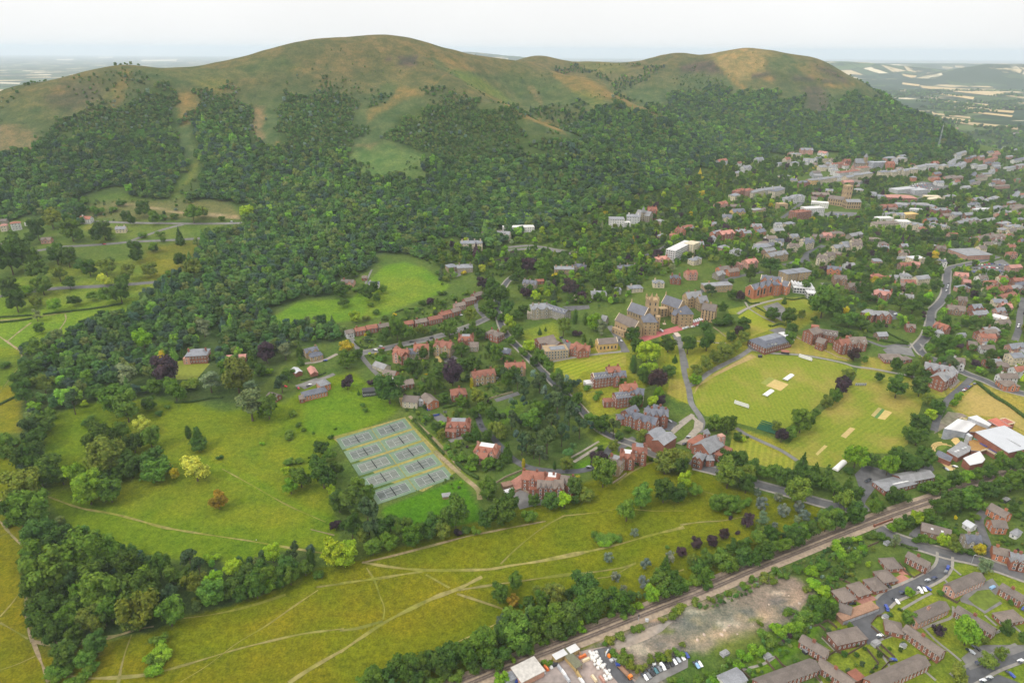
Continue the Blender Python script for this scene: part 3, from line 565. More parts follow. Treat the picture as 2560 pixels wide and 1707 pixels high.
T('I', 'across the railway behind the estate', 'b 1740,380,110 1820,350,150; g 1920,330,120 2010,350,105; b 2000,280,110 2080,260,120 2160,240,120; g 2250,220,110; b 2320,200,100; g 1680,430,100; l 1600,450,90; b 1540,490,80; g 1480,500,80; G 1430,520,60; c 1460,610,90; m 1400,590,60 1340,570,70 1290,560,70')
T('I', 'in the gardens by the estate road', 'g 1640,590,70; u 1700,600,60; l 1780,610,75; o 1830,600,70 1850,640,85; u 1790,500,90; m 1740,470,80; y 2025,665,75; b 2050,630,60 2250,380,70; u 2290,430,60; c 2070,770,130; u 1990,440,60 1880,540,60 2180,590,50; m 2240,600,60; u 2150,700,60 1600,590,60; m 1900,660,60 1960,680,60')
T('I', 'on the estate lawns', 'G 1555,950,65; g 1545,1130,85; p 1750,1210,95; G 1945,1240,160; b 2205,1220,85; o 1890,1510,120 2080,1410,125 2170,1370,105; b 2320,1260,70; m 1420,1100,40; u 2250,1020,50; v 2050,1260,70; u 1760,950,50')
T('I', 'in the railway overgrowth', '''U 1080,640,90; u 1130,600,90; U 1200,590,80; m 1060,800,90; u 1150,760,80; g 1180,720,90; U 1100,700,90 1230,650,70; u 950,760,90; U 880,800,100; u 800,790,80; U 900,880,100 980,930,110; u 940,1000,110; U 1000,1040,100; m 930,1090,120; b 1010,1100,90; u 850,1120,100; U 770,1180,110 690,1220,90; u 600,1270,100; U 520,1330,100 440,1370,90; u 360,1420,90; m 800,1220,80; u 560,1230,70; U 640,1180,80; u 740,1090,70 700,840,70 650,800,70; v 560,840,80 620,870,60; u 480,860,60 440,900,70 330,960,60; m 270,980,50; v 210,1000,60 110,1020,60; u 300,1500,80 200,1490,80; U 400,1440,80 250,1540,80; u 120,1540,70; v 540,1160,50 860,930,60; u 1020,860,60; v 1150,830,50; y 1105,825,25''')
T('A', 'on the hillside pastures', 'b 960,1250,95; g 1300,1275,120; o 1355,1265,90; b 850,1300,60 890,1330,55; g 1040,1320,70; k 1210,1430,85; b 700,1400,100 650,1440,80; g 530,1440,70; u 660,1250,80 765,1245,60 1100,1300,60; l 1670,1265,95; b 100,1500,180 380,1545,100 460,1560,90; g 480,1400,120; o 340,1300,140; b 920,1550,85; g 1030,1500,70 1100,1450,40; u 760,1430,60 960,1420,60 1080,1410,50 580,1190,60; m 820,1200,70 1180,1290,60; b 250,1400,110 30,1545,100 200,1450,80; u 1500,1310,50 1560,1380,60 1400,1390,60; g 1480,1400,70')
T('E', 'in the gardens across the green field', 'b 190,370,75 230,335,60; g 250,400,50; b 5,340,90 20,410,80; u 110,330,50 60,310,50 160,300,40; g 290,330,60; u 210,430,50; b 140,345,50 30,230,70 210,300,40; g 100,220,50')
T('D', 'on the hill fields', '''b 60,130,180 190,130,130 380,110,110 460,130,100 540,160,100 600,190,100; o 710,180,130 395,220,110; b 250,210,130 740,130,70 465,280,100; g 280,300,130; G 170,330,95; b 60,320,130; Y 700,270,80; o 870,220,95 1010,200,95; b 918,105,95; m 1030,50,60; b 1220,140,85; o 1300,185,130; u 1150,215,60; g 830,280,100; b 810,360,120 105,420,120; o 245,410,85; G 370,440,90; b 500,400,88; g 620,370,75 720,385,100; c 245,510,80; g 265,600,65; m 20,830,80''')
T('D', 'around the brick park villa', '''G 965,665,120; c 1375,590,125; K 1097,800,85; p 1115,890,158; c 855,920,160 1415,945,170; o 1600,930,190; c 1690,1110,220; g 1810,1130,150 1180,1010,150 775,1080,190 850,1140,170; b 1005,1105,90; k 1700,790,95; p 1800,770,120; c 1925,750,120; k 2025,740,65 2030,800,65; b 1760,880,80; g 1540,860,120; c 1690,1000,120; f 1900,960,110; b 1940,900,120; g 1050,990,100; l 570,1100,55; G 230,1120,80; f 490,1100,120; q 375,800,70; b 640,1010,120; k 1230,760,60; u 1440,785,50; U 1750,890,60 1820,880,60; v 1270,960,120''')
T('D', 'on the meadow near the park villa', 'u 590,1210,85 1125,1125,38; m 1075,1165,55; q 1270,1290,65 1335,1320,95; b 1335,1370,110 660,1330,180 800,1280,140; Y 960,1250,120; g 1010,1330,150; b 900,1370,130 720,1400,150; o 720,1470,200; g 880,1520,120; b 1040,1490,170; u 1945,1305,80 1980,1165,65; m 2020,1245,40 2050,1280,40 2235,1325,40; U 1770,1372,35; b 2170,1400,100; g 2230,1450,90; u 1945,1490,60; m 2265,1270,22 2115,1300,22')
T('D', 'along the left edge of the park', 'b 270,1230,150 230,1320,170; g 330,1170,90; f 200,1290,140; b 170,1480,150 150,940,120 220,880,130; o 290,960,150; b 160,1050,120; g 240,720,140; u 30,1340,120 90,1360,90 30,1420,110')
T('E', 'beside the upper terrace', '''g 40,800,120; y 40,705,120; b 120,770,70 300,655,90; g 385,620,110 440,620,100; o 555,605,85; n 365,500,38; m 240,480,55; l 100,520,75; m 300,520,60; g 740,600,110; o 880,510,80; m 640,600,60; g 965,460,70; b 1025,490,80; m 560,420,60; x 610,410,60; m 690,350,60; u 760,380,60 800,400,50 520,470,60 460,470,50 700,420,50; v 180,520,60; u 860,350,50; U 840,360,30; u 330,590,40 430,530,40''')
T('E', 'along the avenue through the school', 'b 1130,470,110; l 1150,555,90; b 1200,500,80 1200,620,90; l 1275,710,85; g 1345,770,80 1380,800,80 1410,850,75; b 1240,460,70; g 1010,430,60')
T('E', 'shading the avenue', 'b 1085,370,120 1035,320,110; g 1150,680,75 1235,755,70; b 1310,820,60; g 1470,925,90; b 1530,1010,80; g 1600,1080,80; b 1090,520,60; o 1110,600,70; g 1040,430,70; b 1180,250,80 1215,215,70')
T('E', 'in the villa orchards', 'b 560,770,70; g 700,780,55; b 830,840,80 600,940,70; g 560,1000,60; b 700,1070,70; g 820,1090,80; b 900,1180,70 650,1270,60; b 990,1330,80 860,1330,80; g 900,1500,80; b 1070,1500,80; g 690,680,60; b 950,640,70 880,610,60; g 1130,790,60; b 1180,900,80; g 1130,950,80; b 470,870,80; g 420,800,60')
T('E', 'around the stone mansion', 'p 1550,325,115 1260,350,80 960,290,80 1270,170,100; b 1170,170,115; g 1370,190,100; b 1740,270,110; x 1605,620,70; o 1510,590,110; G 1720,550,105; c 1770,590,110; q 1590,520,55 1660,520,60; k 1695,690,50 1650,660,40 1350,615,36 1390,600,24; l 1325,380,60 1400,370,50; b 1010,370,120; g 1100,370,100; b 1280,480,50; k 930,200,50 1000,220,45; n 840,215,45; Y 960,200,50; f 970,150,80; q 1010,90,60')
T('E', 'on the lawns below the chapel', 'b 1975,630,110; l 2080,760,150; b 2220,700,110 2010,730,90; k 2265,795,50; q 1985,830,80; l 2090,865,115; p 2150,950,135; b 2225,880,90 2055,920,100; m 2130,690,50')
T('E', 'in the villa gardens', '''p 760,910,140; b 650,890,110 640,980,120; k 520,820,110; b 820,730,110 900,820,120; g 640,730,70; b 1020,740,70; g 1070,880,70; f 1110,910,90; g 1060,790,90; K 890,965,42; o 930,1050,110; p 50,960,90; x 215,960,60; b 330,1010,180; g 940,1130,100; o 1050,1260,90 1080,1300,100; k 915,1290,95 1130,1430,100; K 1240,1505,42; g 1000,1500,90; u 740,1440,70 800,1480,70 720,1390,60 850,1470,60; U 690,1230,60; u 680,1290,60 540,970,50; n 580,905,20; m 840,940,50; u 700,1080,50 1160,790,50 930,640,50 280,745,50 410,860,60; m 500,1210,30 605,1320,30; u 170,1145,40 150,1110,40; k 125,1025,30; v 540,980,40; u 830,1440,60 900,1400,60; m 980,1540,50; U 880,1540,60; u 1080,1530,60 1140,800,60''')
T('E', 'in the pine wood', '''f 1240,1000,110 1350,960,110 1470,990,100 1555,990,80; q 1245,1050,40; b 1320,1110,90; g 1340,1140,100; f 1470,1090,130 1550,1180,110 1160,1210,110 1080,1200,100; g 1290,1210,120; f 1430,1230,110 1620,1270,110 1260,1350,130 1400,1350,150 1500,1320,120 1350,1460,100 1230,1390,100; o 1430,1290,90 1530,1520,85; q 1450,1520,40; b 1400,1130,90; f 1200,960,80; b 1020,1190,80 1540,1090,90; f 1330,1280,90 1310,1420,90''')
T('E', 'beside the brick boarding houses', 'b 1760,1415,45; x 1750,1480,90; o 1845,1385,75 2040,1330,80; f 1850,1270,100; b 1770,1250,110; g 1690,1200,90; b 1890,1320,70; g 1945,1270,50; b 2000,1090,90; l 2115,1090,75; u 1740,1060,50 1625,1085,28 1675,995,50 1750,1030,45; b 1900,955,70; G 2150,1040,65; o 2200,1470,120 2300,1490,120; m 2105,1480,40; p 2170,1090,60; u 1490,880,30; m 2010,1505,40')
T('F', 'in the drive row by the cricket field', 'o 110,870,90 180,840,90 240,800,90 290,770,90 330,750,80 380,710,80 430,670,70; G 105,940,80')
T('F', 'on the lawns near the pavilion', '''b 55,710,110 185,680,130 170,590,110; m 260,545,80 310,530,90 360,535,70; b 430,580,90; p 395,625,52; b 345,655,65 290,460,75 630,490,95 740,520,100; k 708,400,45; o 820,510,50; b 910,540,50; g 970,430,170; b 1060,460,90 1060,540,90; g 1150,530,110; b 1230,550,100 760,600,80; g 740,680,75; p 410,375,70; b 350,370,60; g 900,430,70; u 610,575,25''')
T('F', 'beside the cricket fields', '''p 1180,770,85; x 1060,410,30; b 1350,930,65 1470,1000,130 1625,1000,110; o 1680,1080,90; b 1740,1130,110; l 1700,1180,75; b 1620,1230,110 1610,1320,130; g 1550,1310,90; b 1580,880,110 1660,920,80; x 1885,840,70; G 1850,1100,48 1875,1070,45 1900,1040,40; m 1560,890,80; b 1460,850,70''')
T('F', 'in the row between cricket fields', 'o 1140,890,80; p 1130,955,70 1090,1000,95; g 1050,1060,85; o 990,1100,80; b 920,1170,60; g 820,1230,140; b 870,1220,80; g 750,1310,80; p 690,1320,95; o 650,1270,60; p 1120,930,50')
T('F', 'behind the grey roofed hall', 'g 240,1230,110; b 320,1250,110 390,1330,60; l 425,1340,45; b 300,1320,45; m 455,1328,25; b 200,1260,60')
T('F', 'around the villas beyond the school', '''y 1330,270,70; b 1230,330,90 1270,380,90; k 1440,380,70; b 1500,420,110 1580,440,120 1650,420,90; g 1680,620,85; b 1790,700,110; g 1560,330,70; b 890,240,60; q 880,200,50; b 850,320,60; m 1120,620,80 1050,610,70 1180,640,60; u 1300,600,60 1220,560,60; b 1340,580,60; k 1050,690,45; m 1260,700,50; g 1250,815,40; x 985,190,70; b 480,220,110 620,160,120; g 340,150,80; m 350,270,40; f 190,330,80 220,340,60''')
# ---------------------------------------------------------------- sheets laid on the ground
KEEP = []       # (x, y, radius) kept free of woodland
def smooth_line(pts, step=4.0):
    P = np.array([[p.x, p.y] for p in pts])
    if len(P) > 2:
        out = []
        Q = np.vstack([2 * P[0] - P[1], P, 2 * P[-1] - P[-2]])
        for i in range(1, len(Q) - 2):
            a, b, c, d = Q[i-1:i+3]
            for t in np.linspace(0, 1, 8, endpoint=False):
                out.append(.5 * (2 * b + (c - a) * t + (2 * a - 5 * b + 4 * c - d) * t * t + (3 * b - a - 3 * c + d) * t ** 3))
        out.append(P[-1]); P = np.array(out)
    s = np.concatenate([[0], np.cumsum(np.hypot(*np.diff(P, axis=0).T))]); n = max(2, int(s[-1] / step) + 1)
    q = np.linspace(0, s[-1], n); return np.column_stack([np.interp(q, s, P[:, 0]), np.interp(q, s, P[:, 1])])
def ribbon_geo(L, w, lift, nacross=None, taper=None):
    n = len(L); t = np.gradient(L, axis=0); t /= np.hypot(*t.T)[:, None] + 1e-9; nrm = np.column_stack([-t[:, 1], t[:, 0]])
    k = nacross or max(2, int(w / 3.5) + 2); V, Fc = [], []
    wv = np.ones(len(L)) if taper is None else taper
    offs = np.linspace(-w / 2, w / 2, k)
    for o in offs:
        q = L + nrm * (o * wv)[:, None]; V.append(np.column_stack([q, Hg(q[:, 0], q[:, 1]) + lift]))
    V = np.stack(V, 1).reshape(-1, 3)
    for i in range(n - 1):
        for j in range(k - 1): a = i * k + j; Fc.append((a + k, a + k + 1, a + 1, a))
    return V.tolist(), Fc
ROADN = 0
def road(t, pts, w, mat, name='road', lift=None, keep=True, kerb=False, step=4.0):
    global ROADN; ROADN += 1
    P = [g(t, *p) for p in pts]; L = smooth_line(P, step)
    lift = lift if lift is not None else .14 + .006 * (ROADN % 12)
    tp = None if name != 'footpath' or mat.name in ('paving', 'old_asphalt') else .95 + .5 * vnoise(L[:, 0], L[:, 1], 9, 71) + .45 * vnoise(L[:, 0] + 40, L[:, 1], 26, 72)
    v, f = ribbon_geo(L, w, lift, taper=tp); o = mesh_obj(name, v, f, mat, smooth=True); tag(o, kind='structure')
    if keep:
        for x, y in L[::2]: KEEP.append((x, y, w / 2 + 2.5))
    if kerb:                                  # raised pavements with a kerb on both sides
        for s in (-1, 1):
            tt = np.gradient(L, axis=0); tt /= np.hypot(*tt.T)[:, None]; n_ = np.column_stack([-tt[:, 1], tt[:, 0]])
            v, f = [], []
            for i, (x, y) in enumerate(L):
                for d, h in ((w/2, .1), (w/2, .3), (w/2 + 1.8, .32), (w/2 + 1.8, .05)):
                    qx, qy = x + s * n_[i, 0] * d, y + s * n_[i, 1] * d; v.append((qx, qy, float(Hg(qx, qy)) + h))
            for i in range(len(L) - 1):
                for j in range(3): a = 4*i + j; f.append((a, a+1, a+5, a+4))
            tag(mesh_obj('pavement', v, f, M['paving']), kind='structure')
    return L
def area(t, pts, mat, name, lift=.12, res=5.0, keep=True, kind='structure'):
    P = [g(t, *p) for p in pts]; poly = [(p.x, p.y) for p in P]; a = np.array(poly)
    # edge points so that the sheet follows the ground
    E = []
    for (x0, y0), (x1, y1) in zip(poly, poly[1:] + poly[:1]):
        k = max(1, int(math.hypot(x1 - x0, y1 - y0) / res))
        E += [(x0 + (x1 - x0) * i / k, y0 + (y1 - y0) * i / k) for i in range(k)]
    X, Y = np.meshgrid(np.arange(a[:, 0].min(), a[:, 0].max(), res), np.arange(a[:, 1].min(), a[:, 1].max(), res)); X, Y = X.ravel(), Y.ravel()
    k = inside(poly, X, Y) & (edge_dist(poly, X, Y) > res * .45)
    pts2 = [Vector(p) for p in E] + [Vector(p) for p in zip(X[k], Y[k])]
    n = len(E); vv, _, ff, *_ = delaunay_2d_cdt(pts2, [(i, (i + 1) % n) for i in range(n)], [list(range(n))], 1, 1e-4)
    q = np.array([v[:] for v in vv]); V = np.column_stack([q, Hg(q[:, 0], q[:, 1]) + lift])
    o = mesh_obj(name, V.tolist(), [tuple(f) for f in ff], mat, smooth=True); tag(o, kind=kind)
    if keep:
        c = a.mean(0)
        for x, y in zip(X[k][::2], Y[k][::2]): KEEP.append((x, y, res * 1.2))
        for x, y in E: KEEP.append((x, y, 2.0))
    return o
M = {}
def W(name, *a, **k): M[name] = flat(name, *a, **k)
W('asphalt', (.085,.085,.09), .2, .25, space='w', alt=(.11,.108,.107)); W('old_asphalt', (.13,.125,.12), .22, .2, space='w', alt=(.16,.155,.145)); W('paving', (.22,.205,.18), .15, .5, space='w')
W('dirt', (.24,.185,.11), .3, .35, space='w', alt=(.17,.155,.06)); W('trail', (.2,.175,.06), .3, .25, space='w', alt=(.13,.14,.015)); W('gravel', (.25,.22,.18), .2, .4, space='w')
W('ballast', (.255,.2,.148), .25, .5, space='w', alt=(.31,.24,.17)); W('red_drive', (.36,.115,.11), .12, .4, space='w'); W('pink_slab', (.5,.4,.33), .12, .5, space='w')
W('red_brick_paving', (.32,.15,.11), .2, .6, space='w'); W('sand', (.5,.36,.14), .15, .5, space='w')

# roads
AV = road('E', [(1220,222),(1150,262),(1110,310),(1075,380),(1062,440),(1085,560),(1130,650),(1205,725),(1290,810),(1365,885),(1440,960),(1520,1040),(1600,1115),(1670,1190),(1760,1280),(1880,1345),(1980,1380),(2080,1430),(2150,1460),(2240,1510)], 6, M['asphalt'], kerb=True)
road('F', [(40,1490),(120,1515),(260,1545)], 7, M['asphalt']); road('I', [(90,100),(270,145),(520,225),(700,275),(880,330),(1040,372),(1180,385),(1260,370)], 8, M['asphalt'], kerb=True)
road('E', [(1000,528),(900,572),(760,622),(600,668),(450,700),(300,735),(140,765)], 6.5, M['old_asphalt'], kerb=True); road('E', [(60,640),(100,700),(150,790),(215,870),(290,945)], 5, M['old_asphalt']); road('E', [(985,530),(930,470),(920,420),(955,385)], 5, M['old_asphalt'])
road('E', [(1210,1035),(1130,1060),(1050,1085)], 6, M['asphalt']); road('E', [(925,1140),(935,1200),(965,1275),(1040,1345),(1110,1425),(1190,1495),(1290,1540),(1450,1562),(1620,1560),(1740,1520),(1800,1440),(1850,1380),(1930,1340)], 6, M['asphalt'])
road('E', [(470,1190),(560,1275),(660,1370),(760,1480),(820,1555)], 3, M['dirt'], 'track'); road('H', [(640,0),(760,110),(850,190),(930,260),(945,330)], 4, M['dirt'], 'track')
road('E', [(1580,1500),(1660,1450),(1740,1400)], 3, M['gravel'], 'path'); road('E', [(1560,1470),(1650,1420),(1750,1360)], 2, M['gravel'], 'path')
road('E', [(860,1330),(790,1340),(740,1360)], 5, M['old_asphalt'], 'driveway')
# school drives
road('F', [(0,680),(15,790),(30,900),(60,1010),(75,1100),(120,1170),(150,1230),(130,1300)], 5.5, M['old_asphalt'], 'drive'); road('E', [(2260,640),(2300,720),(2325,780)], 5, M['old_asphalt'], 'drive')
road('F', [(480,735),(400,790),(300,840),(200,895),(130,950),(65,985)], 5.5, M['old_asphalt'], 'drive'); road('F', [(470,740),(620,765),(800,775),(950,798),(1100,830),(1180,855),(1300,870),(1420,893),(1560,920),(1700,960)], 3.5, M['paving'], 'path')
road('F', [(380,1270),(450,1315),(560,1365),(680,1420),(760,1470),(790,1490)], 4, M['old_asphalt'], 'path'); road('E', [(1440,820),(1600,790),(1750,770),(1900,755)], 3.5, M['paving'], 'path')
road('F', [(0,1240),(40,1210),(90,1180)], 4, M['gravel'], 'path'); road('F', [(390,500),(460,460),(560,425),(690,395)], 3.5, M['paving'], 'path'); road('F', [(460,460),(540,510),(640,560)], 2.5, M['paving'], 'path'); road('F', [(440,420),(465,462)], 2.5, M['paving'], 'path')
road('K', [(1290,1060),(1330,1250),(1390,1450),(1410,1568)], 5, M['old_asphalt'], 'drive'); road('K', [(640,1115),(800,1065),(1000,1000),(1250,930),(1450,870),(1620,820),(1750,780)], 10, M['red_drive'], 'drive')
road('K', [(150,880),(250,1010),(330,1130),(400,1250),(440,1310)], 7, M['old_asphalt'], 'drive'); area('K', [(330,1180),(420,1180),(470,1310),(340,1310)], M['old_asphalt'], 'forecourt', .15); area('K', [(1195,1000),(1265,985),(1325,1045),(1255,1065)], M['pink_slab'], 'paving', .3)
road('K', [(1850,900),(1950,970),(2060,1060)], 2, M['dirt'], 'path'); road('K', [(1560,1125),(1800,1150),(2060,1165)], 2, M['paving'], 'path')
# right hand roads
road('F', [(2150,110),(2000,150),(1880,175),(1815,200),(1800,280),(1790,370),(1750,430),(1700,480),(1690,560),(1660,650),(1610,710),(1585,740)], 8, M['asphalt'], kerb=True)
road('F', [(1590,700),(1640,770),(1720,810),(1830,850),(1940,905),(2060,950),(2170,1000),(2325,1040)], 8, M['asphalt'], kerb=True); road('F', [(1980,925),(1900,1000),(1830,1060),(1790,1110),(1745,1190),(1715,1290)], 6, M['asphalt'])
road('F', [(1570,715),(1470,710),(1380,720),(1290,690),(1220,670)], 5, M['asphalt']); road('F', [(2325,390),(2300,500),(2290,600),(2262,680)], 7, M['asphalt'])
road('F', [(100,370),(200,320),(330,265),(450,235),(560,215)], 6, M['asphalt']); road('F', [(700,170),(790,155),(840,130),(870,90),(950,60)], 9, M['asphalt']); road('F', [(850,110),(870,160),(880,195)], 7, M['asphalt']); road('F', [(960,290),(990,320),(1030,350)], 5, M['old_asphalt'])
road('N', [(700,1195),(780,1160),(880,1130),(900,1080),(1000,1030),(1060,1000)], 8, M['asphalt']); road('N', [(640,760),(720,700),(800,640),(860,590)], 7, M['asphalt']); road('N', [(980,430),(1060,420),(1200,380),(1260,330)], 9, M['asphalt'])
road('N', [(2100,1060),(2000,1090)], 5, M['asphalt']); road('N', [(2352,1190),(2250,1230),(2240,1330),(2200,1450),(2150,1540)], 9, M['asphalt']); road('N', [(1900,600),(2000,540),(2120,490),(2230,440)], 8, M['asphalt'])
road('B', [(520,1505),(600,1480),(690,1450)], 7, M['asphalt']); road('B', [(1130,1510),(1300,1500),(1480,1530),(1600,1545)], 7, M['old_asphalt']); road('E', [(1130,70),(1300,60),(1450,75),(1560,95)], 7, M['old_asphalt']); road('E', [(2000,130),(2150,70),(2230,20)], 6, M['asphalt'])
# hill roads
road('A', [(250,1533),(420,1508),(600,1497),(760,1485),(870,1475),(1000,1468),(1180,1460),(1370,1448)], 8, M['old_asphalt']); road('A', [(870,1473),(940,1445),(1010,1422),(1120,1385),(1240,1355)], 6, M['old_asphalt']); road('A', [(640,1338),(900,1345),(1240,1350),(1640,1346)], 7, M['old_asphalt'])
road('D', [(0,382),(120,360),(330,332),(520,320),(700,312),(900,298),(1060,285),(1170,279)], 8, M['old_asphalt']); road('D', [(2080,175),(2200,160),(2310,148)], 7, M['asphalt']); road('D', [(2000,990),(2100,960),(2200,930),(2260,905)], 5, M['old_asphalt'], 'driveway')
road('D', [(2060,835),(2180,815),(2280,770)], 4, M['gravel'], 'driveway')
# worn footpaths over the grass
for t, pts, w, m in [
  ('G', [(275,290),(420,345),(560,390),(760,425),(920,465),(1100,515),(1300,550),(1500,580),(1700,610),(1900,645),(2180,690)], 1.6, 'trail'), ('G', [(0,475),(70,560),(140,630)], 2, 'dirt'), ('G', [(150,880),(175,1000),(180,1120),(190,1200),(220,1290)], 2.6, 'dirt'), ('G', [(145,940),(80,1030),(0,1120)], 1.5, 'trail'),
  ('G', [(0,1160),(90,1210),(190,1270)], 1.6, 'trail'), ('G', [(225,1285),(340,1305),(560,1285),(760,1255),(930,1205),(1040,1185)], 2.2, 'dirt'), ('G', [(225,1290),(260,1380),(300,1480),(330,1560)], 2.6, 'dirt'), ('G', [(1240,1130),(1400,1110),(1560,1080),(1750,1030),(1930,970)], 1.4, 'trail'),
  ('G', [(340,1562),(430,1520),(600,1535),(800,1530),(1000,1510),(1200,1460),(1400,1400),(1600,1340),(1800,1290),(2050,1235),(2325,1200)], 2.0, 'trail'), ('G', [(890,1240),(850,1350),(820,1460),(800,1568)], 1.4, 'trail'), ('G', [(1220,1560),(1400,1450),(1600,1300),(1800,1180),(2000,1040),(2150,940)], 1.0, 'trail'),
  ('G', [(0,580),(60,550)], 1.2, 'trail'), ('G', [(0,340),(50,290)], 1.6, 'dirt'), ('G', [(2140,920),(2325,895)], 1.8, 'trail'), ('G', [(1950,1568),(2100,1470),(2325,1340)], 2.2, 'trail'), ('G', [(0,1480),(120,1440),(240,1385)], 1.3, 'trail'), ('G', [(2100,530),(2260,570)], 1.0, 'dirt'), ('G', [(1500,120),(1700,230),(1950,370),(2200,480)], .9, 'trail'),
  ('H', [(0,895),(230,865),(450,830),(560,815)], 1.7, 'trail'), ('H', [(150,752),(350,785),(560,805),(800,805),(1000,800),(1150,775),(1350,745),(1600,695),(1850,640),(2100,570),(2325,515)], 2.4, 'trail'), ('H', [(0,1360),(130,1270),(290,1165),(450,1080),(640,990),(800,930),(960,850)], 2.4, 'trail'),
  ('H', [(0,1215),(130,1195),(290,1150)], 2.2, 'trail'), ('H', [(800,940),(1000,910),(1250,875),(1500,840),(1700,820),(1900,790),(2000,760)], 1.6, 'trail'), ('H', [(180,790),(235,880),(270,980),(300,1060),(292,1140)], 1.2, 'trail'), ('H', [(580,835),(660,880),(740,925)], 1.4, 'trail'), ('H', [(790,965),(930,1010),(1050,1050),(1150,1085)], 1.5, 'trail'),
  ('H', [(1085,765),(1170,680),(1300,570),(1400,500),(1510,440)], 1.4, 'trail'), ('H', [(150,755),(350,710),(620,640),(850,580),(1020,545),(1200,510),(1390,475)], 1.6, 'dirt'), ('H', [(1500,440),(1700,420),(1900,390),(2100,405),(2325,405)], .9, 'trail'), ('H', [(1870,220),(1960,150),(2060,95),(2130,70)], 1.5, 'trail'), ('H', [(540,1410),(750,1310),(950,1220),(1110,1140)], 1.2, 'trail'), ('H', [(1740,860),(1850,840),(2000,755)], 1.0, 'trail'), ('H', [(2270,820),(2325,800)], 1, 'trail'),
  ('I', [(0,500),(150,480),(300,470),(450,440)], 1.2, 'trail'), ('I', [(140,270),(280,310),(430,380)], .8, 'trail'),
  ('D', [(440,500),(445,540),(400,610)], 1.5, 'dirt'), ('D', [(210,560),(130,620),(50,685)], 1.5, 'dirt'), ('D', [(0,655),(80,710),(140,760),(150,830)], 1.8, 'dirt'), ('D', [(150,830),(80,920),(0,1030)], 1.3, 'trail'), ('D', [(0,545),(200,525),(450,490),(820,430)], 2.2, 'trail'), ('E', [(1625,1050),(1720,1020)], 1, 'trail'), ('E', [(215,200),(160,320)], 2.5, 'old_asphalt'),
  ]: road(t, pts, w, M[m], 'footpath', keep=False, step=3.0)

# railway: bed, two tracks with sleepers
RAILPX = [('H', p) for p in [(760,1600),(850,1562),(1000,1500),(1150,1445),(1300,1385),(1500,1310),(1700,1232),(1900,1152),(2100,1075),(2325,985)]] + [('I', p) for p in [(150,950),(400,832),(700,712),(1000,590),(1350,455),(1700,335),(2000,237),(2325,130)]]
RL = smooth_line([g(t, *p) for t, p in RAILPX] , 4.0)
RL = np.vstack([RL[0] - (RL[1] - RL[0]) * 20, RL])
for _ in range(30): RL[1:-1] = .25 * RL[:-2] + .5 * RL[1:-1] + .25 * RL[2:]
v, f = ribbon_geo(RL, 13.5, .25, 6); tag(mesh_obj('railway_bed', v, f, M['ballast'], smooth=True), kind='structure')
for x, y in RL[::2]: KEEP.append((x, y, 9))
def offset(L, d):
    t = np.gradient(L, axis=0); t /= np.hypot(*t.T)[:, None]; return L + np.column_stack([-t[:, 1], t[:, 0]]) * d
W('rail_steel', (.16,.12,.1), .2, 1, .45, .5, metal=.6); W('sleeper', (.15,.115,.09), .3, 1)
for d, lab in ((2.3, 'far railway track on brown ballast beside the tree belt'), (-1.7, 'near railway track on brown ballast beside the rough ground')):
    L = offset(RL, d); e = bpy.data.objects.new('railway_track', None); C.objects.link(e); tag(e, lab, 'railway track', 'railway tracks')
    bv, bf = ribbon_geo(L, 2.9, .42, 3); mesh_obj('track_bed', bv, bf, flat('track_ballast', (.225,.172,.132), .3, .5, space='w'), e)
    for s in (-.72, .72):
        Q = offset(L, s); v, f = [], []
        for x, y in Q:
            z = float(Hg(x, y)) + .5
            for dx, dz in ((-.09, 0), (-.09, .16), (.09, .16), (.09, 0)): v.append((x + dx, y - dx, z + dz))
        for i in range(len(Q) - 1):
            for j in range(3): a = 4*i + j; f.append((a, a+1, a+5, a+4))
        mesh_obj('rail', v, f, M['rail_steel'], e)
    Q = smooth_line([Vector((*p, 0)) for p in L[::3]], .9); t = np.gradient(Q, axis=0); t /= np.hypot(*t.T)[:, None]; v, f = [], []
    for (x, y), (tx, ty) in zip(Q, t):
        z = float(Hg(x, y)) + .47; b = len(v)
        for a, c in ((-1.3, -.14), (1.3, -.14), (1.3, .14), (-1.3, .14)): v.append((x - ty * a + tx * c, y + tx * a + ty * c, z + .05))
        f.append((b, b+1, b+2, b+3))
    tag(mesh_obj('sleeper', v, f, M['sleeper'], e), kind='stuff')

# sports grounds
CUTA = math.atan2(*(np.array(g('F', 600, 1000)[:2]) - np.array(g('F', 300, 1100)[:2]))[::-1])
cr1 = striped('cricket_grass', (.145,.182,.018), (.163,.192,.02), 4.0, -CUTA + .5, (.29,.22,.06), (.52, .72)); cr2 = striped('second_field_grass', (.14,.175,.018), (.16,.188,.02), 4.5, -CUTA + 1.4, (.28,.21,.055), (.5, .68))
area('F', [(80,1020),(110,960),(180,905),(290,845),(400,790),(480,765),(620,775),(800,785),(1000,815),(1150,850),(1180,880),(1120,890),(1080,960),(1020,1040),(960,1090),(880,1160),(780,1230),(700,1280),(600,1300),(480,1260),(380,1235),(260,1200),(170,1190),(110,1130)], cr1, 'cricket_field', .13)
area('F', [(1200,870),(1420,905),(1600,940),(1780,1000),(1800,1060),(1640,1090),(1620,1160),(1560,1260),(1540,1380),(1450,1440),(1250,1440),(1100,1520),(1000,1540),(860,1520),(760,1460),(720,1400),(800,1290),(960,1160),(1100,1040),(1180,940)], cr2, 'playing_field', .13)
area('F', [(350,1340),(450,1345),(560,1390),(700,1460),(770,1500),(760,1550),(600,1540),(420,1470),(330,1420)], striped('school_lawn_grass', (.16,.185,.02), (.21,.22,.025), 5, .4), 'lawn', .12)
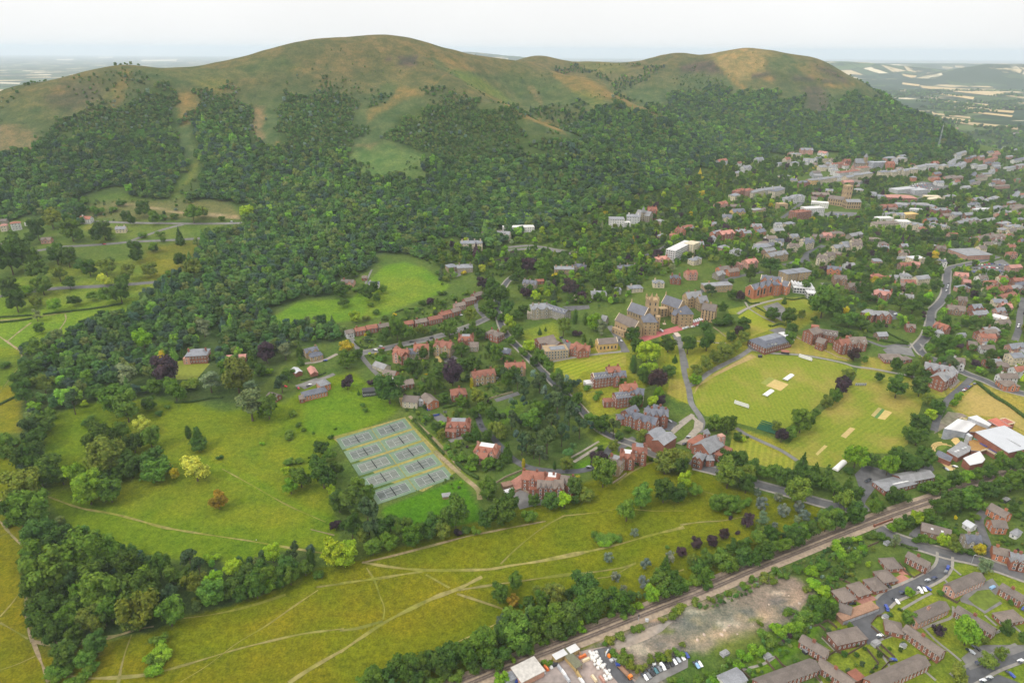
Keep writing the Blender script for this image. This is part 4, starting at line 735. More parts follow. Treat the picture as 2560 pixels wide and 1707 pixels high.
area('E', [(1450,840),(1700,800),(1930,770),(1935,850),(1880,870),(1640,890),(1590,960),(1540,970),(1440,910)], striped('striped_lawn_grass', (.15,.195,.014), (.22,.235,.02), 5.5, 1.1), 'lawn', .12)
area('E', [(2165,720),(2240,650),(2275,700),(2300,860),(2325,930),(2325,1090),(2210,1040),(2230,940),(2290,870),(2170,800)], striped('drive_lawn_grass', (.16,.19,.014), (.21,.22,.02), 5, .2), 'lawn', .12)
area('F', [(0,700),(20,830),(50,980),(60,1110),(0,1085)], striped('drive_lawn_grass_east', (.17,.19,.016), (.21,.22,.02), 5, .2), 'lawn', .12); area('F', [(35,830),(60,730),(240,720),(150,800),(70,880)], striped('avenue_lawn_grass', (.17,.18,.02), (.2,.2,.022), 6, .7), 'lawn', .12)
area('F', [(390,520),(470,465),(640,560),(660,590),(480,655),(470,580)], striped('upper_lawn_grass', (.18,.215,.014), (.2,.22,.018), 6, .9), 'lawn', .12); area('F', [(325,470),(440,445),(450,460),(385,505),(330,500)], cr1, 'lawn', .12)
area('F', [(740,420),(830,400),(885,420),(900,490),(870,510),(800,480),(735,445)], cr1, 'lawn', .12); area('F', [(450,405),(620,375),(640,390),(480,430)], cr2, 'lawn', .12); area('F', [(770,660),(960,730),(1130,790),(1130,820),(900,780),(660,750),(650,700)], striped('bank_grass', (.2,.19,.03), (.23,.2,.035), 9, .3, (.3,.22,.07), (.45, .65)), 'lawn', .12)
area('F', [(1860,1140),(1990,985),(2060,990),(2200,1100),(2325,1190),(2325,1290),(2150,1200),(1950,1180)], striped('dry_field_grass', (.2,.185,.04), (.24,.21,.05), 7, 1.2, (.34,.24,.08), (.4, .6)), 'playing_field', .12)
area('F', [(1220,830),(1270,790),(1400,830),(1440,870),(1420,890),(1300,865)], bpy.data.materials['bank_grass'], 'lawn', .12)
# worn cricket squares and strips
W('clay', (.42,.31,.12), .12, .3, space='w', alt=(.36,.29,.1)); W('clay_pale', (.5,.38,.2), .1, .5, space='w'); W('square_grass', (.19,.21,.04), .15, .4, space='w')
area('F', [(545,965),(605,925),(735,975),(680,1020)], M['square_grass'], 'cricket_square', .15, keep=False); area('F', [(580,985),(640,942),(735,975),(680,1020)], M['clay'], 'cricket_square', .17, keep=False)
area('F', [(1290,1185),(1340,1132),(1370,1140),(1320,1198)], M['clay'], 'pitch_strip', .15, keep=False); area('F', [(1310,1200),(1365,1140),(1385,1145),(1335,1205)], flat('green_strip', (.07,.16,.04), .15, .5, space='w'), 'pitch_strip', .16, keep=False); area('F', [(1335,1206),(1385,1148),(1435,1165),(1385,1215)], M['clay'], 'pitch_strip', .15, keep=False)
area('F', [(1085,1325),(1150,1265),(1185,1275),(1120,1340)], M['clay'], 'pitch_strip', .15, keep=False); area('F', [(915,1445),(975,1385),(998,1393),(930,1455)], M['clay'], 'pitch_strip', .15, keep=False)
area('F', [(480,770),(330,850),(200,920),(110,990),(95,1040),(130,985),(230,925),(380,850),(520,790)], flat('dry_grass', (.32,.23,.09), .2, .3, space='w', alt=(.25,.21,.05)), 'dry_grass', .16, keep=False)
# hard surfaces
area('F', [(480,690),(560,740),(640,760),(600,770),(480,745),(455,720)], M['asphalt'], 'forecourt', .2); area('F', [(600,610),(680,590),(760,620),(700,650)], M['old_asphalt'], 'forecourt', .2); area('F', [(560,450),(660,420),(720,470),(690,550),(600,500)], M['old_asphalt'], 'car_park', .17)
area('F', [(1370,740),(1450,710),(1560,730),(1590,790),(1480,770),(1400,770)], M['old_asphalt'], 'forecourt', .2); area('F', [(1410,470),(1480,490),(1500,530),(1430,540)], M['asphalt'], 'car_park', .2); area('F', [(1920,195),(2050,165),(2180,130),(2290,210),(2240,250),(2060,240),(1980,220)], M['old_asphalt'], 'car_park', .2); area('F', [(1790,960),(1860,920),(1890,950),(1830,1010)], M['paving'], 'yard', .2)
area('I', [(1180,160),(1250,90),(1380,130),(1540,170),(1350,210),(1260,330),(1240,380),(1190,330),(1215,260)], M['asphalt'], 'car_park', .2); area('I', [(1610,120),(1700,90),(1720,130),(1680,160)], M['asphalt'], 'car_park', .2)
area('J', [(1580,500),(1650,440),(1720,480),(1640,560),(1560,540)], M['asphalt'], 'forecourt', .2); area('J', [(1180,650),(1260,610),(1300,640),(1240,700),(1110,770),(1120,720)], M['old_asphalt'], 'forecourt', .2); area('J', [(1420,740),(1530,790),(1490,840),(1410,780)], M['old_asphalt'], 'forecourt', .2)
area('J', [(40,1200),(130,1150),(230,1200),(350,1250),(350,1300),(200,1330),(120,1350)], M['old_asphalt'], 'yard', .2); area('J', [(0,1080),(140,990),(160,1100),(230,1190),(40,1190)], M['red_brick_paving'], 'yard', .18); area('J', [(1640,540),(1760,470),(1850,400),(1870,430),(1770,510),(1680,590)], M['gravel'], 'drive', .2); area('J', [(1850,380),(1920,440),(1980,480),(1970,540),(1880,620),(1760,700),(1700,680),(1780,640),(1880,530),(1890,450),(1830,410)], M['gravel'], 'drive', .19)
area('E', [(600,1180),(680,1170),(740,1220),(680,1240)], M['old_asphalt'], 'yard', .2); area('E', [(690,795),(770,780),(800,800),(710,830)], M['old_asphalt'], 'yard', .2); area('E', [(640,790),(670,780),(700,820),(670,830)], M['sand'], 'yard', .2); area('E', [(1500,450),(1680,440),(1690,465),(1560,480)], M['asphalt'], 'car_park', .2); area('E', [(760,200),(800,190),(820,240),(790,250)], M['old_asphalt'], 'car_park', .2)
area('E', [(1490,660),(1560,690),(1560,790),(1540,760)], M['old_asphalt'], 'yard', .2)
area('D', [(2010,980),(2140,930),(2170,960),(2060,1010)], M['old_asphalt'], 'yard', .2); area('D', [(1180,820),(1230,815),(1420,835),(1330,940),(1190,945)], flat('villa_lawn', (.16,.185,.02), .2, .4, space='w'), 'lawn', .12)
# tennis courts
def courts():
    W('court_green', (.108,.165,.105), .12, .4, space='w', alt=(.13,.185,.12)); W('court_grey', (.12,.132,.115), .12, .5, space='w'); W('court_line', (.42,.44,.42), .05, 1); W('net', (.03,.03,.035), .1, 2); W('court_bank', (.24,.2,.06), .25, .4, space='w', alt=(.17,.17,.03)); W('fence_mesh', (.08,.1,.07), .1, 1)
    area('E', [(-60,1330),(440,1195),(800,1560),(560,1700),(290,1620)], M['court_bank'], 'court_bank', .08)
    a, b, c, d = g('E', -35, 1345), g('E', 425, 1205), g('H', 795, 185), g('H', 265, 375)      # left-back, right-back, right-front, left-front
    q = np.array([[p.x, p.y] for p in (a, b, c, d)])
    ux = (q[1] - q[0]) / np.linalg.norm(q[1] - q[0]); vy = ((q[3] - q[0]) + (q[2] - q[1])) / 2; vlen = np.linalg.norm(vy); vy = np.array([ux[1], -ux[0]]); ang = math.atan2(ux[1], ux[0])
    width = (np.linalg.norm(q[1] - q[0]) + np.linalg.norm(q[2] - q[3])) / 2
    c0 = q.mean(0) - vy * vlen / 2
    n = 5; pitch = vlen / n; names = ['back', 'second', 'middle', 'fourth', 'front']
    print('courts', width, vlen, pitch)
    for r in range(n):
        dep = pitch * .86; cy_ = c0 + vy * (pitch * (r + .45)) + (q[0] + q[3] - q[1] - q[2]) * 0
        z0 = max(float(Hg(*(cy_ + ux * s * width / 2))) for s in (-1, 0, 1)) + .12
        for s in (-1, 1):
            cc = cy_ + ux * s * width / 4
            e = bpy.data.objects.new('tennis_court', None); C.objects.link(e); e.location = (*cc, float(Hg(*cc)) + .1); e.rotation_euler = (0, 0, ang)
            sl = (float(Hg(*(cc + ux * 15))) - float(Hg(*(cc - ux * 15)))) / 30
            tag(e, f'green and grey tennis court, {"left" if s < 0 else "right"} of the pair in the {names[r]} row of the block', 'tennis court', 'tennis courts')
            hw, hd = width / 4 - .35, dep / 2
            gz = lambda x, y: float(Hg(*(cc + ux * x - vy * y * -1 * -1))) - e.location.z
            def sheet(nm, x0, x1, y0, y1, lift, mat):
                nx_, ny_ = max(1, int((x1 - x0) / 3)), max(1, int(abs(y1 - y0) / 3)); v, f = [], []
                for j in range(ny_ + 1):
                    for i in range(nx_ + 1):
                        x, y = x0 + (x1 - x0) * i / nx_, y0 + (y1 - y0) * j / ny_; w_ = cc + ux * x + np.array([-ux[1], ux[0]]) * y
                        v.append((x, y, float(Hg(*w_)) - e.location.z + lift))
                for j in range(ny_):
                    for i in range(nx_): k = j * (nx_ + 1) + i; f.append((k, k + 1, k + nx_ + 2, k + nx_ + 1))
                return mesh_obj(nm, v, f, mat, e)
            L2, W2 = 12.4, 5.9
            sheet('surround', -hw, hw, -hd, hd, .12, M['court_green']); sheet('playing_area', -L2 - .0, L2, -W2, W2, .14, M['court_grey'])
            for y in (-W2, -4.1, 4.1, W2): sheet('line', -L2, L2, y - .09, y + .09, .16, M['court_line'])
            for x in (-L2, L2): sheet('line', x - .09, x + .09, -W2, W2, .165, M['court_line'])
            for x in (-6.4, 6.4): sheet('line', x - .1, x + .1, -4.1, 4.1, .165, M['court_line'])
            sheet('line', -6.4, 6.4, -.1, .1, .16, M['court_line'])
            h0 = gz(0, 0); v = [(-.05, -6.4, h0 + .1), (.05, -6.4, h0 + .1), (.05, 6.4, h0 + .1), (-.05, 6.4, h0 + .1), (-.05, -6.4, h0 + 1.1), (.05, -6.4, h0 + 1.1), (.05, 6.4, h0 + 1.1), (-.05, 6.4, h0 + 1.1)]
            mesh_obj('net', v, [(0,1,5,4),(1,2,6,5),(2,3,7,6),(3,0,4,7),(4,5,6,7)], M['net'], e)
            for y in (-6.45, 6.45):
                v = [(x, y + yy, z) for z in (h0, h0 + 1.25) for x, yy in ((-.09, -.09), (.09, -.09), (.09, .09), (-.09, .09))]; mesh_obj('net_post', v, [(0,1,5,4),(1,2,6,5),(2,3,7,6),(3,0,4,7),(4,5,6,7)], M['net'], e)
    # tall wire fence round the block: posts and rails
    e = bpy.data.objects.new('court_fence', None); C.objects.link(e); tag(e, 'thin wire fence on posts around the block of tennis courts', 'fence')
    cs = [q.mean(0) + s * ux * (width / 2 + .8) + t_ * vy * (vlen / 2 + .4) for s, t_ in ((-1, -1), (1, -1), (1, 1), (-1, 1))]
    for i in range(4):
        p0, p1 = cs[i], cs[(i + 1) % 4]; k = int(np.linalg.norm(p1 - p0) / 3); v, f = [], []
        for j in range(k + 1):
            p = p0 + (p1 - p0) * j / k; z = float(Hg(*p)); b_ = len(v)
            v += [(p[0] + dx, p[1] + dy, z + h) for h in (0, 2.8) for dx, dy in ((-.05, -.05), (.05, -.05), (.05, .05), (-.05, .05))]; f += [(b_, b_+1, b_+5, b_+4), (b_+1, b_+2, b_+6, b_+5), (b_+2, b_+3, b_+7, b_+6), (b_+3, b_, b_+4, b_+7)]
        for h in (2.75, 1.4):
            for j in range(k):
                a_, c_ = p0 + (p1 - p0) * j / k, p0 + (p1 - p0) * (j + 1) / k; b_ = len(v)
                v += [(a_[0], a_[1], float(Hg(*a_)) + h), (c_[0], c_[1], float(Hg(*c_)) + h), (c_[0], c_[1], float(Hg(*c_)) + h + .06), (a_[0], a_[1], float(Hg(*a_)) + h + .06)]; f.append((b_, b_+1, b_+2, b_+3))
        mesh_obj('fence_side', v, f, M['fence_mesh'], e)
courts()
# housing estate roads and yards
road('I', [(1345,520),(1420,570),(1520,610),(1650,650),(1800,695),(1950,725),(2130,780),(2325,850)], 9, M['asphalt'], kerb=True); road('I', [(1790,700),(1785,770),(1740,830),(1640,885),(1520,940),(1420,985),(1370,1030)], 7.5, M['asphalt'], kerb=True)
area('I', [(1320,1010),(1400,1005),(1420,1060),(1360,1100),(1300,1150),(1290,1170),(1390,1250),(1270,1310),(1190,1200),(1100,1170),(1260,1110),(1330,1060)], M['asphalt'], 'parking_yard', .2); road('I', [(1580,560),(1570,590),(1600,545),(1660,510),(1690,500)], 5, M['old_asphalt'], 'driveway'); road('I', [(2085,720),(2070,620),(2040,540),(2020,460),(2060,410)], 6, M['asphalt'])
road('I', [(1880,1560),(1990,1500),(2100,1440),(2230,1390),(2325,1350)], 8, M['asphalt'], kerb=True); area('I', [(1900,1400),(1960,1350),(2050,1310),(2325,1310),(2325,1350),(2080,1440),(1960,1480)], M['old_asphalt'], 'parking_yard', .18); area('I', [(2020,1568),(2150,1510),(2300,1568)], M['asphalt'], 'parking_yard', .2)
area('I', [(1890,1000),(1960,930),(2110,860),(2160,920),(2130,990),(2180,1030),(2060,1100),(1990,1050),(1900,1020)], M['old_asphalt'], 'courtyard', .16); area('I', [(1945,1000),(2010,945),(2090,935),(2170,1010),(2060,1080),(1990,1040)], flat('court_grass', (.12,.16,.018), .25, .4, space='w'), 'lawn', .2)
area('I', [(1160,1000),(1250,950),(1340,1000),(1240,1040)], M['red_brick_paving'], 'driveway', .18); area('I', [(1430,870),(1500,830),(1560,870),(1500,910)], M['red_brick_paving'], 'driveway', .18); area('I', [(1470,780),(1530,790),(1550,840),(1480,830)], M['red_brick_paving'], 'driveway', .18)
for pts in ([(1845,1050),(1840,1120),(1740,1160),(1640,1200)], [(1650,1200),(1740,1290),(1830,1360),(1900,1420)], [(1850,1100),(1920,1170)], [(1500,1070),(1620,1000),(1700,960)], [(1780,860),(1815,900)], [(1840,790),(1900,840)], [(2130,1230),(2250,1170)], [(2060,1110),(2140,1180)], [(2250,1180),(2310,1230)], [(1620,1460),(1730,1550)], [(960,1260),(1060,1360)], [(1420,1460),(1330,1300),(1450,1240)], [(640,1390),(560,1440),(410,1480)], [(900,1500),(960,1568)]): road('I', pts, 1.6, M['paving'], 'footpath')
W('wheat', (.4,.29,.13), .12, .02, space='w', alt=(.45,.34,.17)); W('pale_stubble', (.45,.4,.28), .1, .02, space='w')
for t, q in [('C',[(1505,398),(1620,412),(1615,424),(1500,410)]),('C',[(1620,418),(1900,440),(2200,468),(2140,490),(1640,436)]),('C',[(1750,470),(1990,498),(1980,514),(1760,482)]),('C',[(1700,512),(2130,550),(2120,566),(1840,542)]),('C',[(1860,560),(2260,592),(2250,606),(1880,574)]),('C',[(1610,594),(1960,632),(1965,644),(1620,606)]),('C',[(1640,614),(1970,652),(1960,664),(1660,628)]),('C',[(1830,655),(2290,700),(2280,720),(2000,692),(1830,667)]),('C',[(2210,478),(2325,488),(2325,508),(2200,490)]),('C',[(1950,590),(2250,622),(2240,634),(1960,602)]),('C',[(1500,340),(1600,352),(1590,364),(1510,352)]),
             ('A',[(950,245),(1200,240),(1190,252),(960,256)]),('A',[(660,226),(770,222),(760,232),(670,234)]),('A',[(840,205),(1100,198),(1090,208),(850,213)]),('A',[(0,395),(140,400),(130,410),(0,406)]),('A',[(200,186),(420,182),(410,190),(210,192)]),('A',[(380,240),(500,237),(490,246),(385,247)])]:
    area(t, q, M['wheat' if t == 'C' else 'pale_stubble'], 'field', 2.5, 60, keep=False)
# builders yard and waste ground
area('O', [(430,880),(640,760),(960,640),(1200,560),(1420,520),(1500,560),(1480,650),(1600,780),(1800,936),(560,936)], flat('yard_dirt', (.3,.235,.205), .25, .25, space='w', alt=(.25,.21,.19)), 'yard', .16); area('O', [(1280,560),(1480,520),(1480,620),(1620,800),(1760,936),(1560,936),(1420,760)], M['asphalt'], 'yard_road', .2); area('O', [(1740,936),(1800,860),(2000,790),(2352,600),(2352,760),(2150,860),(2000,936)], M['old_asphalt'], 'car_park', .2)
area('O', [(1480,480),(1700,380),(2000,280),(2160,215),(2240,200),(2130,280),(2060,350),(1900,440),(1700,520),(1560,560)], flat('broken_tarmac', (.2,.18,.16), .3, .2, space='w', alt=(.28,.22,.165)), 'old_tarmac', .16)
# ---------------------------------------------------------------- buildings
WALLS = {'rb': ('red brick', (.25,.1,.065)), 'ob': ('orange brick', (.43,.165,.085)), 'st': ('tan stone', (.37,.265,.15)), 'gs': ('grey stone', (.27,.235,.18)), 'cr': ('cream', (.53,.46,.33)), 'wh': ('white', (.56,.55,.53)),
         'ys': ('yellow stone', (.55,.37,.14)), 'pk': ('pink brick', (.45,.25,.19)), 'bk': ('black', (.05,.05,.055)), 'gy': ('grey', (.36,.37,.39)), 'bb': ('brown brick', (.25,.15,.1)), 'wd': ('timber', (.42,.3,.13))}
ROOFS = {'sl': ('slate', (.125,.13,.155)), 'rt': ('red tiled', (.25,.1,.065)), 'bt': ('brown tiled', (.165,.133,.112)), 'gt': ('grey', (.22,.22,.225)), 'wf': ('white', (.5,.5,.5)), 'df': ('dark flat', (.07,.07,.08)), 'lt': ('pale grey', (.22,.225,.24)), 'or': ('ochre flat', (.3,.17,.05)), 'rf': ('red flat', (.4,.12,.08)), 'pt': ('pink tiled', (.42,.2,.16)), 'gl': ('glass', (.55,.66,.66))}
for k, (n_, c_) in WALLS.items(): M['w' + k] = flat('wall_' + n_.replace(' ', '_'), c_, .2, 1.6, .85, .2, space='w', alt=tuple(q * .82 for q in c_))
for k, (n_, c_) in ROOFS.items(): M['r' + k] = flat('roof_' + n_.replace(' ', '_'), c_, .2 if k != 'wf' else .05, 1.4, .7, .3, space='w', alt=tuple(q * (.8 if k != 'wf' else .95) for q in c_))
M['glass'] = flat('window_glass', (.03,.035,.045), .3, .7, .12, .6, space='w'); M['frame'] = flat('window_frame', (.78,.77,.74), .08, 3); M['dark_frame'] = flat('stone_window_frame', (.3,.24,.16), .15, 3); M['doorp'] = flat('door_paint', (.09,.05,.04), .2, 2); M['trim'] = flat('pale_coping', (.62,.5,.33), .12, 2); M['metal'] = flat('grey_metal', (.4,.41,.43), .15, 1, .5, .4)
class Geo:
    def __init__(s): s.v, s.f, s.m = [], [], []
    def face(s, pts, m=0): b = len(s.v); s.v += [tuple(p) for p in pts]; s.f.append(tuple(range(b, b + len(pts)))); s.m.append(m)
    def box(s, c, ux, uy, hx, hy, z0, z1, m=0, top=None):
        q = [c + ux * (a * hx) + uy * (b_ * hy) for a, b_ in ((-1, -1), (1, -1), (1, 1), (-1, 1))]; b = len(s.v)
        s.v += [(p[0], p[1], z0) for p in q] + [(p[0], p[1], z1) for p in q]
        s.f += [(b, b+1, b+5, b+4), (b+1, b+2, b+6, b+5), (b+2, b+3, b+7, b+6), (b+3, b, b+4, b+7), (b+4, b+5, b+6, b+7)]; s.m += [m] * 4 + [m if top is None else top]
    def obj(s, name, mats, parent=None):
        off = np.array(parent.location) if parent else np.zeros(3)
        return mesh_obj(name, [tuple(np.array(p) - off) for p in s.v], s.f, mats, parent, s.m)
_wm = {}
def window_mesh(w, h, fr):
    k = (w, h, fr)
    if k not in _wm:
        V, Fc, mi = [], [], []
        def bx(x0, x1, z0, z1, y, m):
            b = len(V); V.extend([(x0, 0, z0), (x1, 0, z0), (x1, 0, z1), (x0, 0, z1), (x0, -y, z0), (x1, -y, z0), (x1, -y, z1), (x0, -y, z1)])
            Fc.extend([(b+4, b+5, b+6, b+7), (b, b+1, b+5, b+4), (b+1, b+2, b+6, b+5), (b+2, b+3, b+7, b+6), (b+3, b, b+4, b+7)]); mi.extend([m] * 5)
        t = .13
        bx(-w/2, w/2, 0, h, .04, 1)
        for x in (-w/2 - t, w/2): bx(x, x + t, -t, h + t, .1, 0)
        bx(-w/2, w/2, -t, 0, .1, 0); bx(-w/2, w/2, h, h + t, .1, 0); bx(-w/2, w/2, h * .5 - .04, h * .5 + .04, .08, 0)
        me = bpy.data.meshes.new('window'); me.from_pydata(V, [], Fc); me.materials.append(M['frame' if fr else 'dark_frame']); me.materials.append(M['glass']); me.polygons.foreach_set('material_index', mi); me.update(); _wm[k] = me
    return _wm[k]
BUILT = []      # (label landmark, u, v)
class Building:
    def __init__(s, name, label, cat, wings, group=None, far=None):
        s.e = None; s.name = name
        for i, wg in enumerate(wings): s.wing(*wg)
        tag(s.e, label, cat, group)
    def start(s, c, z):
        if s.e is None:
            s.e = bpy.data.objects.new(s.name, None); C.objects.link(s.e); s.e.location = (c[0], c[1], z); s.e.empty_display_size = .1; s.far = math.hypot(c[0], c[1]) > 760; s.wn = None
    def window(s, p, nrm, w, h, fr, par=None):
        if s.far:
            t = np.array([-nrm[1], nrm[0]]); q = np.array(p[:2])
            for a, m_, d in ((w / 2 + .13, 0, .05), (w / 2, 1, .09)):
                z0, z1 = (p[2] - .13, p[2] + h + .13) if m_ == 0 else (p[2], p[2] + h); b = q + np.array(nrm) * d
                s.wgeo.face([(b[0] - t[0]*a, b[1] - t[1]*a, z0), (b[0] + t[0]*a, b[1] + t[1]*a, z0), (b[0] + t[0]*a, b[1] + t[1]*a, z1), (b[0] - t[0]*a, b[1] - t[1]*a, z1)], m_)
            return
        o = bpy.data.objects.new('window', window_mesh(w, h, fr)); C.objects.link(o); o.parent = par or s.e
        o.location = (p[0] - s.e.location.x, p[1] - s.e.location.y, p[2] - s.e.location.z); o.rotation_euler = (0, 0, math.atan2(nrm[1], nrm[0]) + math.pi / 2)
    def wing(s, t, x1, y1, x2, y2, dep, wh, kind='g', rise=3.0, wall='rb', roof='sl', o=None, **k):
        o = dict(o or {}, **k); top = wh + (rise if kind in 'ghp' else 0)
        P1, P2 = g(t, x1, y1, top), g(t, x2, y2, top); a, b = np.array(P1[:2]), np.array(P2[:2]); c = (a + b) / 2
        L = float(np.linalg.norm(b - a)); ux = (b - a) / max(L, 1e-6) if L > .5 else np.array([1., 0]); L = max(L, o.get('minL', 4.0))
        if 'rot' in o: r_ = R(o['rot']); ux = np.array([math.cos(r_), math.sin(r_)])
        uy = np.array([-ux[1], ux[0]])
        if uy[1] > 0: ux, uy = -ux, -uy                  # uy points towards the camera side
        z = float(Hg(*c)); s.start(c, z); hx, hy = L / 2, dep / 2; zb = z - 2.5; ze = z + wh; zr = ze + rise
        KEEP.append((*c, max(4, dep * .6)))
        for q in np.linspace(-hx, hx, max(2, int(L / 8))): KEEP.append((*(c + ux * q), dep * .55 + 2)); 
        s.wgeo = Geo()
        def at(x, y, z_): p = c + ux * x + uy * y; return (p[0], p[1], z_)
        wl_ = Geo()
        if kind == 'g':
            for sx in (-1, 1): wl_.face([at(sx*hx, -hy, zb), at(sx*hx, hy, zb), at(sx*hx, hy, ze), at(sx*hx, 0, zr), at(sx*hx, -hy, ze)])
            for sy in (-1, 1): wl_.face([at(-hx, sy*hy, zb), at(hx, sy*hy, zb), at(hx, sy*hy, ze), at(-hx, sy*hy, ze)])
        else: wl_.box(c, ux, uy, hx, hy, zb, ze + (.55 if kind == 'f' else 0), 0)
        wl_.obj('wall', [M['w' + wall]], s.e)
        rf = Geo(); ov = o.get('ov', .45); th = .22
        if kind == 'g':
            dz = rise / hy * ov
            for sy in (-1, 1):
                A = [at(-hx - ov, sy*(hy + ov), ze - dz + .12), at(hx + ov, sy*(hy + ov), ze - dz + .12), at(hx + ov, 0, zr + .12), at(-hx - ov, 0, zr + .12)]
                B_ = [(p[0], p[1], p[2] + th) for p in A]; rf.face(B_); rf.face(A)
                for i in range(4): rf.face([A[i], A[(i+1) % 4], B_[(i+1) % 4], B_[i]])
            if o.get('cope'):
                for sx in (-1, 1):
                    for sy in (-1, 1):
                        A = [at(sx*hx - .3, sy*(hy + .2), ze + .1), at(sx*hx + .3, sy*(hy + .2), ze + .1), at(sx*hx + .3, 0, zr + .75), at(sx*hx - .3, 0, zr + .75)]; rf.face(A, 1)
                        rf.face([at(sx*(hx + .3), sy*(hy + .2), ze - .6), at(sx*(hx + .3), sy*(hy + .2), ze + .1), at(sx*(hx + .3), 0, zr + .75), at(sx*(hx + .3), 0, zr)], 1)
        elif kind in 'hp':
            rx = max(0, hx - hy) if kind == 'h' else 0; ex, ey = hx + ov, hy + ov; zz = ze + .02
            E = [at(-ex, -ey, zz), at(ex, -ey, zz), at(ex, ey, zz), at(-ex, ey, zz)]; r0, r1 = at(-rx, 0, zr), at(rx, 0, zr)
            if o.get('flat'):                             # hipped roof cut off to a flat top
                fy = hy * .45; fx = rx + fy; q = [at(-fx, -fy, zr - .2), at(fx, -fy, zr - .2), at(fx, fy, zr - .2), at(-fx, fy, zr - .2)]
                for i in range(4): rf.face([E[i], E[(i+1) % 4], q[(i+1) % 4], q[i]])
                rf.face(q, 2)
            else:
                rf.face([E[0], E[1], r1, r0]); rf.face([E[2], E[3], r0, r1]); rf.face([E[1], E[2], r1]); rf.face([E[3], E[0], r0])
            D = [(p[0], p[1], p[2] - .25) for p in E]
            for i in range(4): rf.face([D[i], D[(i+1) % 4], E[(i+1) % 4], E[i]])
        else: rf.box(c, ux, uy, hx - .3, hy - .3, ze - .3, ze + .12)
        roofo = rf.obj('roof', [M['r' + roof], M['trim'], M['r' + o.get('flat', 'lt')]], s.e)
        # windows
        fl = o.get('floors', max(1, round(wh / 3.3))); sp = o.get('sp', 3.4); ww, wh_ = o.get('win', (1.1, 1.6)); fr = o.get('fr', 1)
        if fl and o.get('w', 1):
            for (n_, half, org) in ((uy, hx, hy), (-uy, hx, hy), (ux, hy, hx), (-ux, hy, hx)):
                if -n_[1] < -.25 and not o.get('allw'): continue      # the side turned away over the ridge
                t_ = np.array([-n_[1], n_[0]]); k_ = max(1, int((2 * half - 1.2) / sp))
                for j in range(fl):
                    for i in range(k_):
                        x = (i - (k_ - 1) / 2) * (2 * half - 1) / k_; p = c + n_ * org + t_ * x; s.window((p[0], p[1], z + wh * (j + .28) / fl), n_, ww, wh_, fr)
        # cross gables
        ng, gw = o.get('gables', 0), o.get('gw', 5.0)
        for sy in ((1, -1) if o.get('both') else (1,)):
            for i in range(ng):
                x = (i - (ng - 1) / 2) * (2 * hx) / ng * o.get('gspread', .92); gd = o.get('gd', .7); gz = ze + o.get('glift', .2); gr = min(rise * .95, gw * .62) if kind != 'f' else gw * .6
                y0, y1 = sy * hy * .25, sy * (hy + gd); h_ = gw / 2
                ge = Geo()
                ge.face([at(x - h_, y1, zb), at(x + h_, y1, zb), at(x + h_, y1, gz), at(x, y1, gz + gr), at(x - h_, y1, gz)])
                for a_ in (-1, 1): ge.face([at(x + a_*h_, y0, zb), at(x + a_*h_, y1, zb), at(x + a_*h_, y1, gz), at(x + a_*h_, y0, gz)])
                for a_ in (-1, 1):
                    A = [at(x + a_*(h_ + .3), y1 + sy*.25, gz - .3), at(x, y1 + sy*.25, gz + gr + .05), at(x, y0 * .2, gz + gr + .05), at(x + a_*(h_ + .3), y0, gz - .3)]; B_ = [(p[0], p[1], p[2] + .22) for p in A]
                    ge.face(B_, 1); ge.face(A, 1); ge.face([A[0], A[1], B_[1], B_[0]], 2)
                go_ = ge.obj('gable', [M['w' + o.get('gwall', wall)], M['r' + roof], M['trim' if o.get('cope') else 'r' + roof]], s.e)
                if o.get('w', 1):
                    nn = uy * sy
                    for j in range(fl + (1 if rise > 3 else 0)): p = c + ux * x + uy * y1; s.window((p[0], p[1], z + wh * (min(j, fl + .1) + .28) / fl), nn, ww * 1.5 if j < fl else ww * .8, wh_ * (1.1 if j < fl else .8), fr, go_)
        for i in range(o.get('dormers', 0)):
            nd = o['dormers']; x = (i - (nd - 1) / 2) * (2 * hx) / nd; ge = Geo(); yb = hy * .72; zz = ze + rise * .2
            ge.face([at(x - .9, yb, zz), at(x + .9, yb, zz), at(x + .9, yb, zz + 1.5), at(x, yb, zz + 2.4), at(x - .9, yb, zz + 1.5)], 2)
            for a_ in (-1, 1):
                ge.face([at(x + a_*.9, yb, zz), at(x + a_*.9, yb, zz + 1.5), at(x + a_*.9, hy * .3, zz + 1.5)], 2)
                A = [at(x + a_*1.15, yb + .25, zz + 1.35), at(x, yb + .25, zz + 2.5), at(x, hy * .12, zz + 2.5), at(x + a_*1.15, hy * .2, zz + 1.35)]; ge.face([(p[0], p[1], p[2] + .05) for p in A], 1)
            do_ = ge.obj('dormer', [M['w' + wall], M['r' + roof], M['frame']], s.e); p = c + ux * x + uy * (yb + .02); s.window((p[0], p[1], zz + .25), uy, .9, 1.2, fr, do_)
        for x in o.get('chim', ()):
            yy = o.get('chy', 0.0); q = c + ux * (x * hx) + uy * yy * hy; ge = Geo(); zt = (zr if kind != 'f' else ze) + 1.9; ge.box(q, ux, uy, .85, .5, ze - .5, zt - .3); ge.box(q, ux, uy, 1.0, .65, zt - .3, zt, 0)
            for dx in (-.5, 0, .5): ge.box(q + ux * dx, ux, uy, .16, .16, zt, zt + .6, 1)
            ge.obj('chimney', [M['w' + o.get('chw', wall)], M['rrt']], s.e).parent = roofo
        if o.get('door') and not s.far:
            p = c + uy * hy; ge = Geo(); ge.box(p, ux, uy, .55, .06, z, z + 2.1); ge.obj('door', [M['doorp']], s.e)
